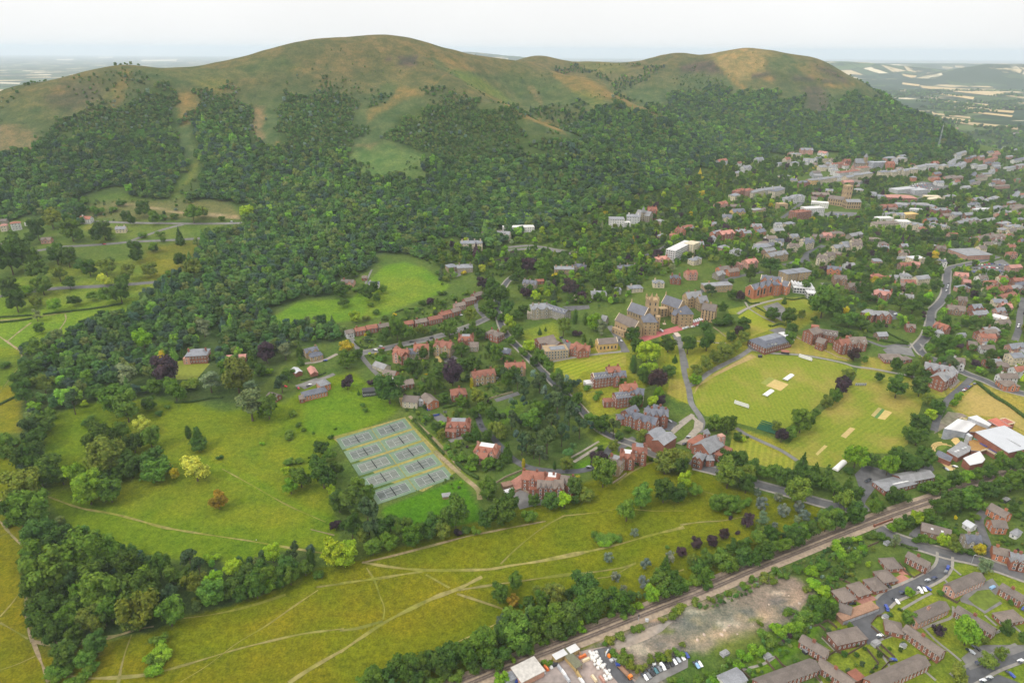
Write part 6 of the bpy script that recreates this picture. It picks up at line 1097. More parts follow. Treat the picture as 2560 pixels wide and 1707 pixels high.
strip('roof_seam', 'M', [(1620,610),(2260,1000)], 11, .5, M['wgy'], SC, .1); strip('roof_edge', 'M', [(1340,1105),(1480,1055),(1690,1190),(1780,1165)], 4.5, .7, M['trim'], SC, .7); strip('roof_edge', 'M', [(1780,360),(1910,328),(2130,440),(1980,478)], 6.4, .6, M['trim'], SC, .6); strip('roof_edge', 'M', [(840,340),(890,318),(1000,365)], 5, .6, M['trim'], SC, .6)
for a in ((1330,900,1500,1000),(1530,1030,1740,1150)): strip('solar_panel', 'M', [a[:2], a[2:]], 4.9, 3.4, flat('solar_blue', (.06,.06,.2), .2, 1, .3, .5), SC, .2)
for x, y in ((745,1115),(800,1090),(915,1045),(975,1020)): strip('skylight', 'M', [(x-18,y-12),(x+18,y+14)], 5.1, 2.2, M['rwf'], SC, .3)
area('M', [(630,850),(720,775),(800,800),(850,870),(740,965)], M['sand'], 'play_sand', .2); area('M', [(160,1180),(250,1170),(600,1400),(720,1470),(760,1568),(600,1560),(400,1380)], flat('sandy_path', (.5,.37,.16), .2, .4, space='w'), 'path', .2); area('M', [(230,700),(380,400),(560,180),(900,220),(1040,300),(800,330),(440,590)], flat('bare_earth', (.22,.17,.14), .3, .3, space='w', alt=(.17,.16,.1)), 'bare_earth', .15)
def amphi():
    e = bpy.data.objects.new('amphitheatre', None); C.objects.link(e); p0 = g('M', 430, 1040); e.location = p0; tag(e, 'curved sandstone step seating in front of the grey roofed sports centre wing', 'amphitheatre'); KEEP.append((p0.x, p0.y, 12))
    for k, pts in enumerate(([(175,1000),(200,950),(260,915),(330,898),(420,895)], [(205,1060),(225,990),(290,940),(380,925),(540,935)], [(255,1110),(250,1040),(300,980),(400,950),(520,955),(650,985)])): strip('step', 'M', pts, .5 - .2 * k, 1.2, M['sand'], e, .2)
amphi()
area('M', [(300,1050),(330,1000),(420,965),(560,975),(500,1050),(400,1110)], flat('amphi_grass', (.1,.15,.015), .2, .4, space='w'), 'lawn', .2); area('M', [(330,680),(640,780),(560,830),(350,780)], M['square_grass'], 'lawn', .2)
# ---------------------------------------------------------------- the town and the scattered villas: one line a house
# photo tile | ridge ends | depth wall-height kind rise walls roof floors gables/chimneys
TOWNSPEC = []
def town(zone, tile, spec, noun='house'):
    for ln in spec.strip().split(';'):
        q = ln.split()
        if not q: continue
        x1, y1, x2, y2, dep, wh = (float(v) for v in q[:6]); kind, rise, wl2, rf2 = q[6], float(q[7]), q[8], q[9]; ng, nc = (int(v) for v in (q[10] if len(q) > 10 else '00'))
        TOWNSPEC.append((zone, tile, x1, y1, x2, y2, dep, wh, kind, rise, wl2, rf2, ng, nc, noun))
town('above the hill road', 'A', '''545 1300 615 1300 9 6 g 3.5 wh rt 11; 780 1370 850 1368 9 5 g 3 cr lt 02; 65 1340 135 1328 10 10 h 2 wh rt 00; 0 1352 45 1348 10 8 h 2 cr pt 00; 280 1445 345 1440 9 4.5 g 3 pk bt 10; 175 1342 230 1345 7 4 f 0 wh wf 00; 5 1320 45 1318 9 4 g 2 gs bt 00; 10 1475 60 1470 8 4 g 2.5 pk bt 00''')
town('in the hillside wood', 'B', '''1100 1372 1310 1366 13 7 f 0 wh gt 00; 960 1408 1095 1390 10 5 g 2 bb bt 00; 1090 1398 1150 1405 13 8 g 4 cr gt 10; 1060 1395 1110 1415 11 6 g 3 cr gt 00; 815 1465 960 1460 16 10 h 2.5 cr lt 04; 1820 1300 1920 1305 16 14 h 2 wh lt 00; 1900 1340 1960 1340 10 6 f 0 wh lt 00; 1940 1280 2030 1290 16 11 h 2.5 wh lt 02; 2080 1235 2140 1240 14 13 g 5 rb rt 23; 2150 1310 2190 1330 9 5 h 2.5 st gt 00; 2155 1410 2200 1420 12 7 h 3 st lt 01; 2280 1370 2325 1385 11 7 g 4 ob rt 12; 2230 1410 2280 1415 10 6 h 3 st rt 01''', 'house')
Building('hill_chapel', 'grey stone chapel with small spire among the white houses', 'chapel', [wg('B', 2015, 1250, 2105, 1275, 13, 9, 'g', 6, 'gs', 'gt', fr=0), wg('B', 2052, 1230, 2056, 1230, 5, 14, 'p', 10, 'gs', 'gt', minL=5, fr=0)])
town('beside the bright green field', 'E', '''10 265 95 270 10 4.5 g 3 pk bt 21; 190 282 265 280 9 4.5 g 2.5 wh sl 31; 150 242 180 242 6 3.5 g 2 rb bt 00''')
town('above the avenue', 'E', '''720 165 780 155 13 6 h 3 st lt 00; 790 165 895 160 15 6 h 3 gs lt 02; 1450 180 1580 175 14 11 h 2 st lt 04; 1580 155 1660 165 12 7 h 3 gs sl 22; 1240 268 1330 275 12 6 g 4 gs sl 33; 1880 170 2005 165 12 5 h 3 gs sl 23; 1700 345 1800 338 11 5 h 2.5 wh lt 01; 1950 308 2040 300 12 5 h 2.5 cr lt 01; 2115 268 2190 270 11 6 h 2.5 cr lt 11; 1580 380 1660 385 8 3 f 0 cr wf 00; 2235 232 2305 238 12 7 h 3.5 rb sl 22; 2140 110 2220 105 12 8 h 3 pk pt 22; 1330 268 1375 262 6 3.5 g 2 rb rt 00; 1860 318 1900 318 10 5 h 2.5 wh lt 00''', 'villa')
Building('white_flats', 'long white modern block with striped balconies beside the wooded road', 'flats', [wg('E', 2235, 75, 2360, 5, 14, 15, 'f', 0, 'wh', 'gt', floors=5, sp=3, win=(2.2, 1.5))])
town('behind the gothic college', 'F', '''60 30 105 10 14 16 f 0 cr gt 00; 75 120 130 105 10 7 h 3 cr lt 11; 40 205 110 205 12 7 g 4 pk rt 21; 260 180 325 175 10 6 g 3 ob bt 01; 320 195 390 190 10 6 g 3 ob bt 00; 340 150 415 148 10 6 h 3 pk pt 10; 240 215 290 205 10 6 g 4 gs gt 11; 440 130 510 125 13 8 g 4 pk pt 22; 590 85 710 70 14 9 g 4 st gt 23; 160 285 340 285 13 8 h 2.5 st lt 01; 515 35 590 25 13 6 h 3 wh lt 00; 590 15 670 15 12 7 h 3 wh sl 10; 830 5 890 -5 12 9 g 4 cr sl 22; 270 35 320 30 10 6 h 3 pk lt 10''', 'house')
town('beyond the orange school', 'F', '''935 95 1000 110 13 9 g 5 cr bt 22; 985 85 1035 80 12 8 g 4.5 cr bt 11; 1000 170 1095 185 12 8 g 3.5 ob sl 22; 1040 235 1125 240 13 7 g 4.5 bb bt 21; 1135 290 1235 290 13 7 g 4 bb bt 22; 1160 15 1230 20 13 9 g 4 cr bt 22; 1305 120 1365 125 12 6 h 3 pk lt 00; 1485 110 1550 108 10 4 h 2 wh lt 00; 1555 110 1635 105 14 8 h 2 cr wf 20; 1500 220 1560 222 12 8 h 3 wh gt 01; 1430 235 1495 235 9 4 h 2 wh lt 00; 1395 240 1430 240 8 4 h 2 ob rt 00; 1490 265 1590 270 12 6 g 3.5 bb rt 20; 1480 285 1580 300 10 6 g 3 bb bt 10; 1560 145 1620 150 9 5 g 3 pk pt 00; 1490 360 1580 370 13 7 g 4 gs gt 32; 1260 365 1300 360 8 5 g 3 bb bt 00; 1040 30 1140 30 10 6 g 3 cr sl 10; 1050 70 1090 80 10 6 h 3 bb bt 00''')
Building('sports_hall', 'wide hall with faded purple grey roof beside the car park on the right', 'hall', [wg('F', 1880, 65, 2055, 60, 38, 6, 'h', 4, 'pk', 'gt', floors=1)])
town('by the right hand road', 'F', '''1860 215 1950 225 10 6 g 3.5 pk pt 20; 1915 265 1965 270 9 5 g 3 pk pt 00; 1880 305 1945 300 11 6 h 3 pk lt 10; 1530 565 1590 570 10 5 g 3 rb bt 11; 1330 625 1395 620 9 5 g 3 bb lt 00; 1735 550 1820 580 11 9 g 4 rb rt 21; 1720 600 1785 610 10 7 h 2.5 wh lt 00; 1840 790 1925 800 10 7 g 5 wh bt 21; 1810 435 1930 450 13 6 g 4 bb bt 11; 1880 380 1940 385 10 6 g 4 bb bt 10; 1715 30 1730 28 8 5 h 2 cr lt 00''')
town('above the sports centre', 'F', '''2110 505 2210 535 13 8 f 0 wh lt 00; 2020 610 2135 600 12 7 g 4.5 rb bt 21; 1950 680 2010 690 10 5 g 3 rb bt 00; 2120 310 2200 330 11 6 g 3.5 pk rt 12; 2160 370 2260 350 11 6 g 3.5 bb rt 12; 2170 425 2240 430 11 6 g 3.5 pk pt 12; 2260 290 2325 280 11 7 g 4 bb sl 12; 2110 810 2230 830 12 4.5 h 3 bb bt 00; 2175 945 2275 945 13 5 h 3.5 ob bt 10; 2180 490 2215 500 9 5 g 3 rb bt 00; 2300 740 2325 735 8 4 g 2 wh lt 00; 1885 630 1925 625 6 3 g 2 wh lt 00; 2050 690 2080 685 6 3 g 2 pk lt 00; 2220 170 2300 165 10 6 g 3 pk pt 00''')
town('on the upper town slope', 'N', '''840 75 955 80 14 9 g 4 pk lt 22; 1020 95 1095 120 12 7 g 4 wh pt 10; 760 125 840 120 13 8 h 3 cr lt 11; 415 165 480 165 12 8 g 5 wh lt 10; 690 170 735 160 12 12 g 5 cr rt 21; 750 205 815 200 12 7 h 3 wh lt 00; 870 170 970 180 12 8 g 4 wh lt 20; 50 185 130 180 11 7 g 4 wh rt 10; 290 240 360 245 13 9 g 5 wh lt 21; 220 300 260 290 9 6 h 3 cr lt 00; 1050 180 1110 175 10 6 g 3 cr bt 00; 1250 185 1310 180 12 9 g 4 rb rt 21; 1190 215 1245 205 12 8 g 4 pk rt 10; 1010 240 1080 240 12 8 g 4 cr lt 00; 1640 165 1730 155 12 8 h 3 pk lt 00; 1760 165 1840 160 12 7 h 3 cr lt 00; 620 215 660 205 9 6 h 3 wh lt 00; 880 195 920 205 9 6 h 2 wh lt 00; 1110 245 1170 250 12 9 g 3 wh lt 00; 2310 130 2352 125 12 8 g 4 wh lt 00; 240 210 270 205 8 6 g 3 wh rt 00; 1090 205 1150 225 9 6 g 3 cr lt 00; 960 215 1000 220 8 5 g 3 cr bt 00; 730 120 770 110 8 5 g 3 pk bt 00''')
town('in the town centre', 'N', '''1130 265 1200 275 13 12 h 3 wh lt 02; 1190 300 1290 285 14 13 h 3 wh rt 02; 1290 290 1390 270 14 13 h 3 wh rt 02; 1390 255 1475 240 14 14 h 3 cr rt 02; 1180 330 1250 340 14 10 h 3 wh lt 00; 1260 345 1330 325 13 13 g 3 cr lt 02; 1330 320 1420 310 13 13 g 3 cr lt 02; 1420 310 1510 295 13 12 h 3 cr lt 02; 1510 215 1660 205 16 15 f 0 gy lt 00; 1660 205 1725 205 15 16 g 5 ob rt 22; 1590 290 1670 285 13 12 h 3 cr lt 02; 1690 290 1760 280 13 11 h 3 cr lt 02; 1760 275 1790 268 12 14 h 3 cr lt 02; 1805 280 1860 270 13 13 g 4 cr lt 21; 1875 265 1935 258 14 15 h 3 cr lt 02; 2010 225 2130 225 13 11 h 3 wh lt 02; 1935 245 2010 235 12 8 g 3 wh lt 00; 2090 200 2140 205 12 10 g 4 rb rt 11; 2170 230 2210 225 13 13 h 3 cr lt 00; 2225 235 2280 232 12 6 g 3 wh lt 00; 810 385 915 385 15 11 h 3 rb sl 22; 920 365 985 360 15 11 h 3 ys gt 00; 985 365 1120 340 14 10 h 3 cr gt 02; 1130 345 1210 335 13 8 h 3 cr gt 00; 950 295 1020 290 12 8 g 4 gy bt 00; 960 320 1040 325 13 7 g 3 gy gt 00; 650 330 720 328 14 5 h 2 cr lt 00; 750 360 810 375 11 8 g 3 cr sl 02; 1240 385 1330 380 13 7 g 3 pk pt 00; 1330 370 1420 390 13 7 g 3 gy bt 00; 1380 420 1430 430 12 6 g 3 rb bt 00; 1350 455 1440 460 12 6 h 3 cr lt 00; 1450 480 1560 500 13 5 g 3 gy gt 00; 1560 510 1640 530 12 5 g 3 gy lt 00; 1080 460 1150 470 11 7 g 3 cr lt 10; 950 490 1110 505 14 7 g 4 rb bt 11; 930 535 1000 545 12 7 g 3 cr bt 00''', 'building')
town('by the priory church', 'N', '''190 510 240 500 14 11 h 3 cr lt 00; 225 470 290 455 14 14 h 3 rb rt 22; 290 465 370 455 14 13 h 3 pk rt 12; 360 480 480 455 14 11 h 3 cr gt 03; 480 450 665 440 16 12 h 3 wh lt 03; 570 470 665 450 14 14 h 3 cr sl 02; 690 535 790 535 15 10 h 3 wh lt 22; 765 515 865 515 14 11 h 3 wh lt 20; 620 600 705 605 14 11 f 0 st gt 02; 770 680 910 670 17 15 f 0 rb gt 04; 870 640 1040 640 18 19 f 0 wh wf 00; 945 580 1105 600 16 9 f 0 wh wf 00; 45 590 130 580 12 9 g 4 pk rt 10; 190 650 300 655 13 8 g 5 ys sl 20; 100 700 190 715 13 9 g 4 cr sl 11; 380 645 465 645 13 8 h 2 st gt 00; 600 780 660 785 13 8 g 4 wh lt 20; 380 790 470 800 13 8 g 4 pk gt 21; 700 775 770 770 11 7 h 3 cr lt 00; 240 840 325 845 13 9 h 3 rb lt 22; 70 860 190 855 14 9 g 4 rb pt 22; 0 900 35 905 13 9 h 3 wh lt 00; 0 775 40 780 12 9 g 4 pk lt 11; 170 605 260 615 12 7 g 3 bb bt 00; 480 640 500 640 8 5 g 3 st bt 00''', 'building')
town('below the priory', 'N', '''740 895 810 890 12 8 g 4 cr lt 20; 860 930 950 930 14 9 g 4 cr sl 22; 600 930 680 940 12 7 g 4 cr sl 11; 420 975 550 980 15 6 h 3 wh gt 00; 960 890 1050 900 12 6 g 3 pk bt 00; 1050 875 1130 880 12 7 g 4 pk pt 11; 1130 860 1250 865 13 7 h 3 pk bt 01; 1325 940 1415 945 14 10 g 4 cr bt 22; 1150 1000 1290 990 10 6 g 3 cr gt 10; 1300 890 1410 870 11 6 g 3 gs gt 10; 1470 920 1590 925 11 4 h 2 gs bt 00; 1540 770 1750 765 16 9 h 3 cr bt 02; 1750 765 1870 770 18 10 f 0 wh lt 00; 1860 770 2000 790 18 11 h 3 cr gt 20; 1560 735 1700 735 14 8 f 0 wh lt 00; 1810 700 1925 695 16 9 f 0 ys or 00; 1740 690 1815 690 15 9 g 4 cr lt 20; 2110 800 2235 800 14 9 h 3 cr lt 23; 2100 640 2250 645 16 9 h 3 rb gt 22; 1640 685 1730 685 12 7 g 3 gy gt 00; 1230 965 1290 960 9 5 g 3 cr lt 00''', 'building')
town('by the town car park', 'N', '''1650 510 1930 530 26 8 h 4 rb pt 00; 1720 470 1900 450 22 7 f 0 gy lt 00; 1880 470 2010 465 24 7 f 0 gy lt 00; 1600 610 1745 610 14 7 g 4 ob rt 20; 1740 590 1850 600 14 7 g 3 gy gt 00; 1850 600 1920 590 13 7 g 3 pk gt 00; 1930 590 2070 600 15 8 h 3 gy gt 00; 1870 650 1990 660 13 6 f 0 wh lt 00; 2040 560 2155 545 12 6 f 0 cr lt 00; 2080 610 2120 625 10 7 g 3 cr lt 00; 2220 520 2300 515 12 7 h 3 cr lt 11; 2090 340 2150 350 11 6 g 3 pk bt 00; 2210 340 2300 340 11 6 g 3 pk bt 10; 2310 345 2352 340 10 6 g 3 wh lt 00; 2280 690 2352 685 12 7 g 3 gy lt 00; 1650 645 1740 640 10 5 g 3 gy bt 00''', 'building')
town('at far right of town', 'C', '''1850 940 1920 935 13 8 h 3 wh lt 00; 1975 945 2000 940 12 8 h 3 wh lt 00; 2005 950 2065 948 13 8 h 3 wh lt 00; 2110 960 2160 950 12 7 g 3 cr lt 00; 2200 965 2260 960 12 7 g 3 wh lt 00; 2280 950 2325 940 13 8 h 3 wh lt 00; 1860 880 1930 850 10 6 g 3 cr lt 00; 2060 920 2140 890 11 6 g 3 pk rt 00; 2250 920 2325 900 11 7 g 3 wh sl 00; 1790 690 1870 715 12 6 g 3 wh rt 00; 2240 735 2325 730 12 6 g 3 wh bt 00; 2210 1160 2280 1150 11 6 g 3 cr lt 00; 2260 1150 2325 1140 11 7 g 3 wh rt 00; 2060 1180 2140 1165 12 7 h 3 cr lt 11; 1980 1175 2040 1170 11 7 g 3 pk lt 00; 2100 1235 2160 1225 12 7 h 3 wh lt 00; 2170 1225 2300 1225 12 7 g 3 pk bt 12; 1990 1250 2080 1250 11 6 f 0 wh lt 00; 2140 1280 2200 1280 11 6 g 3 pk rt 00; 2205 1350 2325 1360 15 10 h 3 cr lt 23; 2160 1375 2200 1375 11 6 h 3 cr lt 00; 2010 1430 2180 1420 14 8 g 4 pk bt 33; 1870 1330 2000 1310 12 7 g 3 gs gt 11; 2020 1320 2120 1310 11 6 g 3 gs gt 00; 1840 1270 1900 1275 11 6 g 3 wh lt 10; 2110 1090 2220 1085 12 5 g 2 pk bt 00; 1790 1030 1900 1035 11 6 g 3 pk bt 00; 1980 1030 2070 1025 11 6 g 3 cr bt 00; 1690 1030 1750 1035 11 6 g 3 pk bt 00; 1650 1160 1750 1165 13 6 f 0 cr lt 00; 2230 1240 2325 1230 10 6 g 3 bb bt 00; 2040 1000 2100 1010 9 5 g 3 cr lt 00; 2120 880 2160 870 9 5 g 3 pk rt 00; 2270 840 2325 835 12 6 g 3 wh lt 00; 2180 830 2240 825 10 5 g 3 wh lt 00; 1480 890 1520 880 9 6 g 3 cr lt 00; 1390 900 1450 890 11 7 h 3 pk lt 00''', 'building')
def build_town():
    from collections import defaultdict
    items = []; WORDW = dict((k, v[0]) for k, v in WALLS.items()); WORDR = dict((k, v[0]) for k, v in ROOFS.items())
    for (zone, tile, x1, y1, x2, y2, dep, wh, kind, rise, wl2, rf2, ng, nc, noun) in TOWNSPEC:
        L = math.hypot(x2 - x1, y2 - y1) * TILE[tile][2]; shape = 'flat roofed ' if kind == 'f' else ''
        tall = 'tall ' if wh >= 12 else 'low ' if wh <= 5 else ''
        d = f'{tall}{WORDW[wl2]} {"gabled " if ng else ""}{noun} with {"flat " + WORDR[rf2].replace(" flat", "") if kind == "f" else WORDR[rf2]} roof'
        items.append((d, zone, px(tile, (x1 + x2) / 2, 0)[0]))
    labs = unique_labels(items)
    for lab, (zone, tile, x1, y1, x2, y2, dep, wh, kind, rise, wl2, rf2, ng, nc, noun) in zip(labs, TOWNSPEC):
        ch = {0: (), 1: (.6,), 2: (-.7, .7), 3: (-.8, 0, .8), 4: (-.85, -.3, .3, .85)}[nc]
        nm = {'house': 'house', 'villa': 'villa', 'building': 'town_building'}[noun]
        Building(nm, lab, noun if noun != 'building' else 'building', [wg(tile, x1, y1, x2, y2, dep, wh, kind, rise, wl2, rf2, gables=ng, gw=min(5, dep * .45), chim=ch, chw='rb' if wl2 in ('rb', 'ob', 'pk') else wl2)], 'houses ' + zone if noun != 'building' else 'buildings ' + zone)
def ordinal(n): return f"{n}{'th' if 10 <= n % 100 <= 20 else {1: 'st', 2: 'nd', 3: 'rd'}.get(n % 10, 'th')}"
def unique_labels(items):
    """items: [description, zone, u]; a label each, true of one thing only: equal ones are told apart by their order from the left"""
    from collections import defaultdict
    by = defaultdict(list)
    for i, (d, z, u) in enumerate(items): by[(d, z)].append((u, i))
    out = [None] * len(items)
    for (d, z), lst in by.items():
        lst.sort()
        for k, (_, i) in enumerate(lst): out[i] = f'{d} {z}' if len(lst) == 1 else f'{d} {z}, {ordinal(k + 1)} from left'
    return out
def more_houses():
    rg = random.Random(31); taken = [(q[0], q[1]) for q in KEEP]; A_ = np.array(KEEP)
    for zone, poly, n, seps in (('under the right hand hill', [(1960,385),(2180,395),(2330,400),(2440,385),(2560,360),(2560,450),(2400,470),(2250,440),(2000,400)], 46, 19), ('at the right edge of town', [(2330,450),(2560,450),(2560,640),(2420,640),(2280,560)], 34, 22),
                             ('in the far right streets', [(2420,650),(2560,640),(2560,960),(2460,900)], 20, 22), ('in the leafy town middle', [(1700,560),(1900,560),(2150,600),(2350,600),(2380,680),(2200,720),(2080,640),(1860,650),(1700,620)], 26, 20)):
        k = tries = 0; a = np.array(poly)
        while k < n and tries < 900:
            tries += 1; u, v = rg.uniform(a[:, 0].min(), a[:, 0].max()), rg.uniform(a[:, 1].min(), a[:, 1].max())
            if not inside(poly, np.array([u]), np.array([v]))[0]: continue
            p = G(u, v, 5)
            if (np.hypot(A_[:, 0] - p.x, A_[:, 1] - p.y) < A_[:, 2] + seps * .42).any(): continue
            k += 1; A_ = np.vstack([A_, [p.x, p.y, seps * .4]]); L_ = rg.uniform(5, 9) * F / depth(p); s = rg.uniform(-.35, .2)
            TOWNSPEC.append((zone, 'P', u - L_, v - L_ * s * .5, u + L_, v + L_ * s * .5, rg.uniform(8, 12), rg.choice([5, 6, 7, 8]), rg.choice('gggh'), rg.uniform(2.8, 4), rg.choice(['wh', 'cr', 'rb', 'pk', 'wh', 'cr', 'bb', 'ob']), rg.choice(['lt', 'bt', 'rt', 'gt', 'bt', 'lt', 'sl']), rg.choice([0, 0, 1, 2]), rg.choice([0, 1, 2]), 'house'))
more_houses()
build_town()
Building('priory_church', 'large sandstone priory church with tall square tower in the town', 'church', [wg('N', 1120, 520, 1260, 545, 18, 12, 'g', 5, 'st', 'bt', fr=0, win=(1.6, 3.6), floors=2, sp=4), wg('N', 1265, 560, 1400, 565, 18, 13, 'g', 4, 'st', 'gt', fr=0, win=(1.8, 4), floors=2, sp=4), wg('N', 1290, 432, 1298, 432, 13, 38, 'f', 0, 'st', 'gt', minL=13, fr=0, win=(1.4, 4), floors=4, sp=4)])
Building('spire_church', 'grey stone church with slim spire above the town centre', 'church', [wg('N', 1360, 175, 1450, 180, 14, 10, 'g', 9, 'gs', 'gt', fr=0), wg('N', 1466, 125, 1471, 125, 7, 24, 'p', 9, 'st', 'gt', minL=7, fr=0)])
def mast():
    p = g('C', 1740, 855); e = bpy.data.objects.new('radio_mast', None); C.objects.link(e); e.location = p; tag(e, 'slim pale lattice radio mast rising from the trees below the right hand hill', 'mast')
    ge = Geo(); H_ = 62
    for i in range(4):
        a = [(-1, -1), (1, -1), (1, 1), (-1, 1)][i]
        w0, w1 = 1.8, .4; ge.face([(p.x + a[0]*w0 - .2, p.y + a[1]*w0, p.z), (p.x + a[0]*w0 + .2, p.y + a[1]*w0, p.z), (p.x + a[0]*w1 + .2, p.y + a[1]*w1, p.z + H_), (p.x + a[0]*w1 - .2, p.y + a[1]*w1, p.z + H_)])
    for k in range(15):
        z = k * 4.1; w_ = 1.8 - 1.4 * z / H_
        for (ax, ay), (bx, by) in (((-1, -1), (1, -1)), ((1, -1), (1, 1)), ((1, 1), (-1, 1)), ((-1, 1), (-1, -1))):
            ge.face([(p.x + ax*w_, p.y + ay*w_, p.z + z), (p.x + bx*w_*.9, p.y + by*w_*.9, p.z + z + 4), (p.x + bx*w_*.9, p.y + by*w_*.9, p.z + z + 4.3), (p.x + ax*w_, p.y + ay*w_, p.z + z + .3)])
    ge.obj('lattice', [M['metal']], e); ge = Geo(); c = np.array([p.x, p.y])
    ge.box(c, np.array([1, 0]), np.array([0, 1]), .9, .5, p.z + 46, p.z + 49); ge.box(c, np.array([1, 0]), np.array([0, 1]), .15, .15, p.z + 60, p.z + 68); ge.obj('antenna', [M['rwf']], e)
mast()

# ---------------------------------------------------------------- cars and vans
CARCOL = {'white': (.75,.75,.75), 'silver': (.42,.44,.46), 'grey': (.16,.17,.18), 'black': (.02,.02,.024), 'blue': (.03,.06,.28), 'dark blue': (.02,.03,.09), 'red': (.4,.02,.03), 'teal': (.04,.13,.15), 'orange': (.7,.2,.02), 'pink': (.5,.05,.15), 'pale blue': (.25,.42,.6)}
for k, c_ in CARCOL.items(): M['car_' + k] = flat('car_paint_' + k.replace(' ', '_'), c_, .06, 2, .3, .5)
M['tyre'] = flat('tyre_rubber', (.02,.02,.022), .2, 4, .8)
def loft(prof, halfw):
    v, f = [], []
    for s in (-1, 1):
        for (x, z, w_) in prof: v.append((x, s * w_ * halfw, z))
    n = len(prof)
    f.append(tuple(range(n))[::-1]); f.append(tuple(range(n, 2 * n)))
    for i in range(n): j = (i + 1) % n; f.append((i, j, n + j, n + i))
    return v, f
def car_meshes(van):
    if van: body = [(-2.4,.35,1),(2.4,.35,1),(2.45,.95,1),(1.75,1.2,1),(1.35,2.0,.9),(-2.35,2.05,.9),(-2.42,1.1,1)]; glass = [(1.42,1.98,.93),(1.82,1.25,1.01),(1.0,1.25,1.015),(.9,1.95,.93)]
    else: body = [(-2.1,.35,1),(2.1,.35,1),(2.12,.78,1),(1.1,.95,1),(.45,1.4,.84),(-1.25,1.42,.84),(-1.95,1.0,1),(-2.12,.9,1)]; glass = [(1.05,.97,1.005),(.45,1.37,.86),(-1.2,1.39,.86),(-1.8,1.0,1.005)]
    out = {}
    for nm, prof, hw, mm in (('body', body, .88, None), ('window', glass, .885, M['glass'])):
        v, f = loft(prof, hw); me = bpy.data.meshes.new(nm); me.from_pydata(v, [], f)
        if mm: me.materials.append(mm)
        else: me.materials.append(M['car_white'])
        me.update(); out[nm] = me
    v, f = [], []
    for x in (0,):
        for s in (-.12, .12):
            for k in range(8): v.append((.33 * math.cos(k * .785), s, .33 + .33 * math.sin(k * .785)))
    f = [tuple(range(8)), tuple(range(15, 7, -1))] + [(k, k + 8, (k + 1) % 8 + 8, (k + 1) % 8) for k in range(8)]
    me = bpy.data.meshes.new('wheel'); me.from_pydata(v, [], f); me.materials.append(M['tyre']); me.update(); out['wheel'] = me
    return out
CARM = {False: car_meshes(False), True: car_meshes(True)}
CARSPEC = []
def cars(zone, t, spec, parts=True):
    """col x,y,heading-in-tile-degrees"""
    for q in spec.split(';'):
        q = q.strip()
        if not q: continue
        van = q.startswith('van '); q = q[4:] if van else q; col, rest = q.rsplit(' ', 1); x, y, h = (float(k) for k in rest.split(',')); CARSPEC.append((zone, t, col, x, y, h, van, parts))
def heading(t, x, y, deg):
    a = g(t, x, y); b = g(t, x + 12 * math.cos(R(deg)), y - 12 * math.sin(R(deg))); return a, math.atan2(b.y - a.y, b.x - a.x)
cars('in the row beside the builders yard', 'O', 'white 1870,880,-55; grey 1905,860,-55; black 1945,830,-55; teal 1985,805,-55; grey 2025,785,-55; van white 2065,765,-55; black 2110,745,-55; black 2160,725,-55; white 2200,705,-55; silver 2240,680,-55; white 2290,655,-55; blue 2335,630,-55')
cars('on the yard forecourt', 'I', 'pale blue 115,1455,-55; white 135,1445,-55; white 15,1398,-55; blue 45,1385,-55')
cars('on the estate road', 'I', 'van blue 1808,795,70; grey 1795,818,60; silver 1672,878,25; dark blue 1718,862,25; van white 1622,950,-55; white 1650,938,-55; blue 1675,935,-30; dark blue 1502,960,10; white 1465,1022,-50; van blue 1395,1070,-65; white 1350,1252,20; pink 1245,1275,25; silver 1440,798,-50; black 1408,915,-50; black 1165,1033,0; red 2285,790,-20; silver 1968,1362,-35; black 2005,1338,-35; dark blue 2018,1435,10; white 2300,1422,25; silver 2090,1535,25; blue 2238,1517,-40; white 2045,1555,20; blue 2320,1070,60; blue 1440,1415,0')
cars('in the school car park', 'I', 'black 1262,205,35; black 1278,197,35; silver 1800,128,-35; white 1858,110,0')
cars('by the pink college drive', 'K', 'van white 1528,822,-60; van white 1562,812,-60; van white 1594,802,-60; van white 1628,790,-60; van white 1658,780,-60; van white 1685,770,-60; van white 1005,972,-30; van white 1372,935,15; van white 1425,920,15; van white 1515,905,12; white 1600,880,15; silver 345,1130,-50')
cars('on the school drives', 'J', 'black 1618,452,-35; silver 1640,462,-35; silver 1828,622,15; grey 1918,617,20; silver 822,925,10; red 870,905,10; red 1845,665,20; black 1790,690,20; red 1860,655,20')
cars('on the villa roads', 'E', 'white 275,722,15; white 240,747,10; red 290,738,15; black 620,664,20; black 958,1258,-60; silver 943,1190,-80; silver 935,985,30; black 812,507,30; red 170,676,-10; black 485,690,15; white 820,512,30; silver 1050,945,20; silver 1060,935,20; black 1495,662,20; red 1535,688,-50; white 1685,418,-30')
cars('on the hill road', 'A', 'white 380,1503,5; red 705,1492,3; white 1565,1339,3; white 1637,1347,3')
cars('by the park stables', 'D', 'blue 2200,818,15; red 1930,993,-20; red 2018,1005,-60; white 2095,982,25; black 2085,988,25')
cars('on the right hand road', 'F', 'white 1812,310,80; silver 1808,325,80; white 1800,345,75; black 1815,295,80; white 2285,590,80; white 2290,575,80; white 1920,1020,25; red 1930,1012,25; black 1945,1005,25; blue 1955,995,25; black 1965,990,25; grey 1990,975,25; silver 475,715,60; silver 1460,500,-20; blue 1470,515,-20; white 1450,505,-20; black 1480,525,-20')
_r = random.Random(12)
far = [('C', 1520 + i * 17 + _r.uniform(-3, 3) + j * 12, 1135 - j * 12 - i * 1.2, _r.choice(['white', 'silver', 'blue', 'black', 'grey', 'red', 'white'])) for j in range(5) for i in range(14)]
for t, x, y, c_ in far: CARSPEC.append(('in the large town car park', t, c_, x, y, 40, False, False))
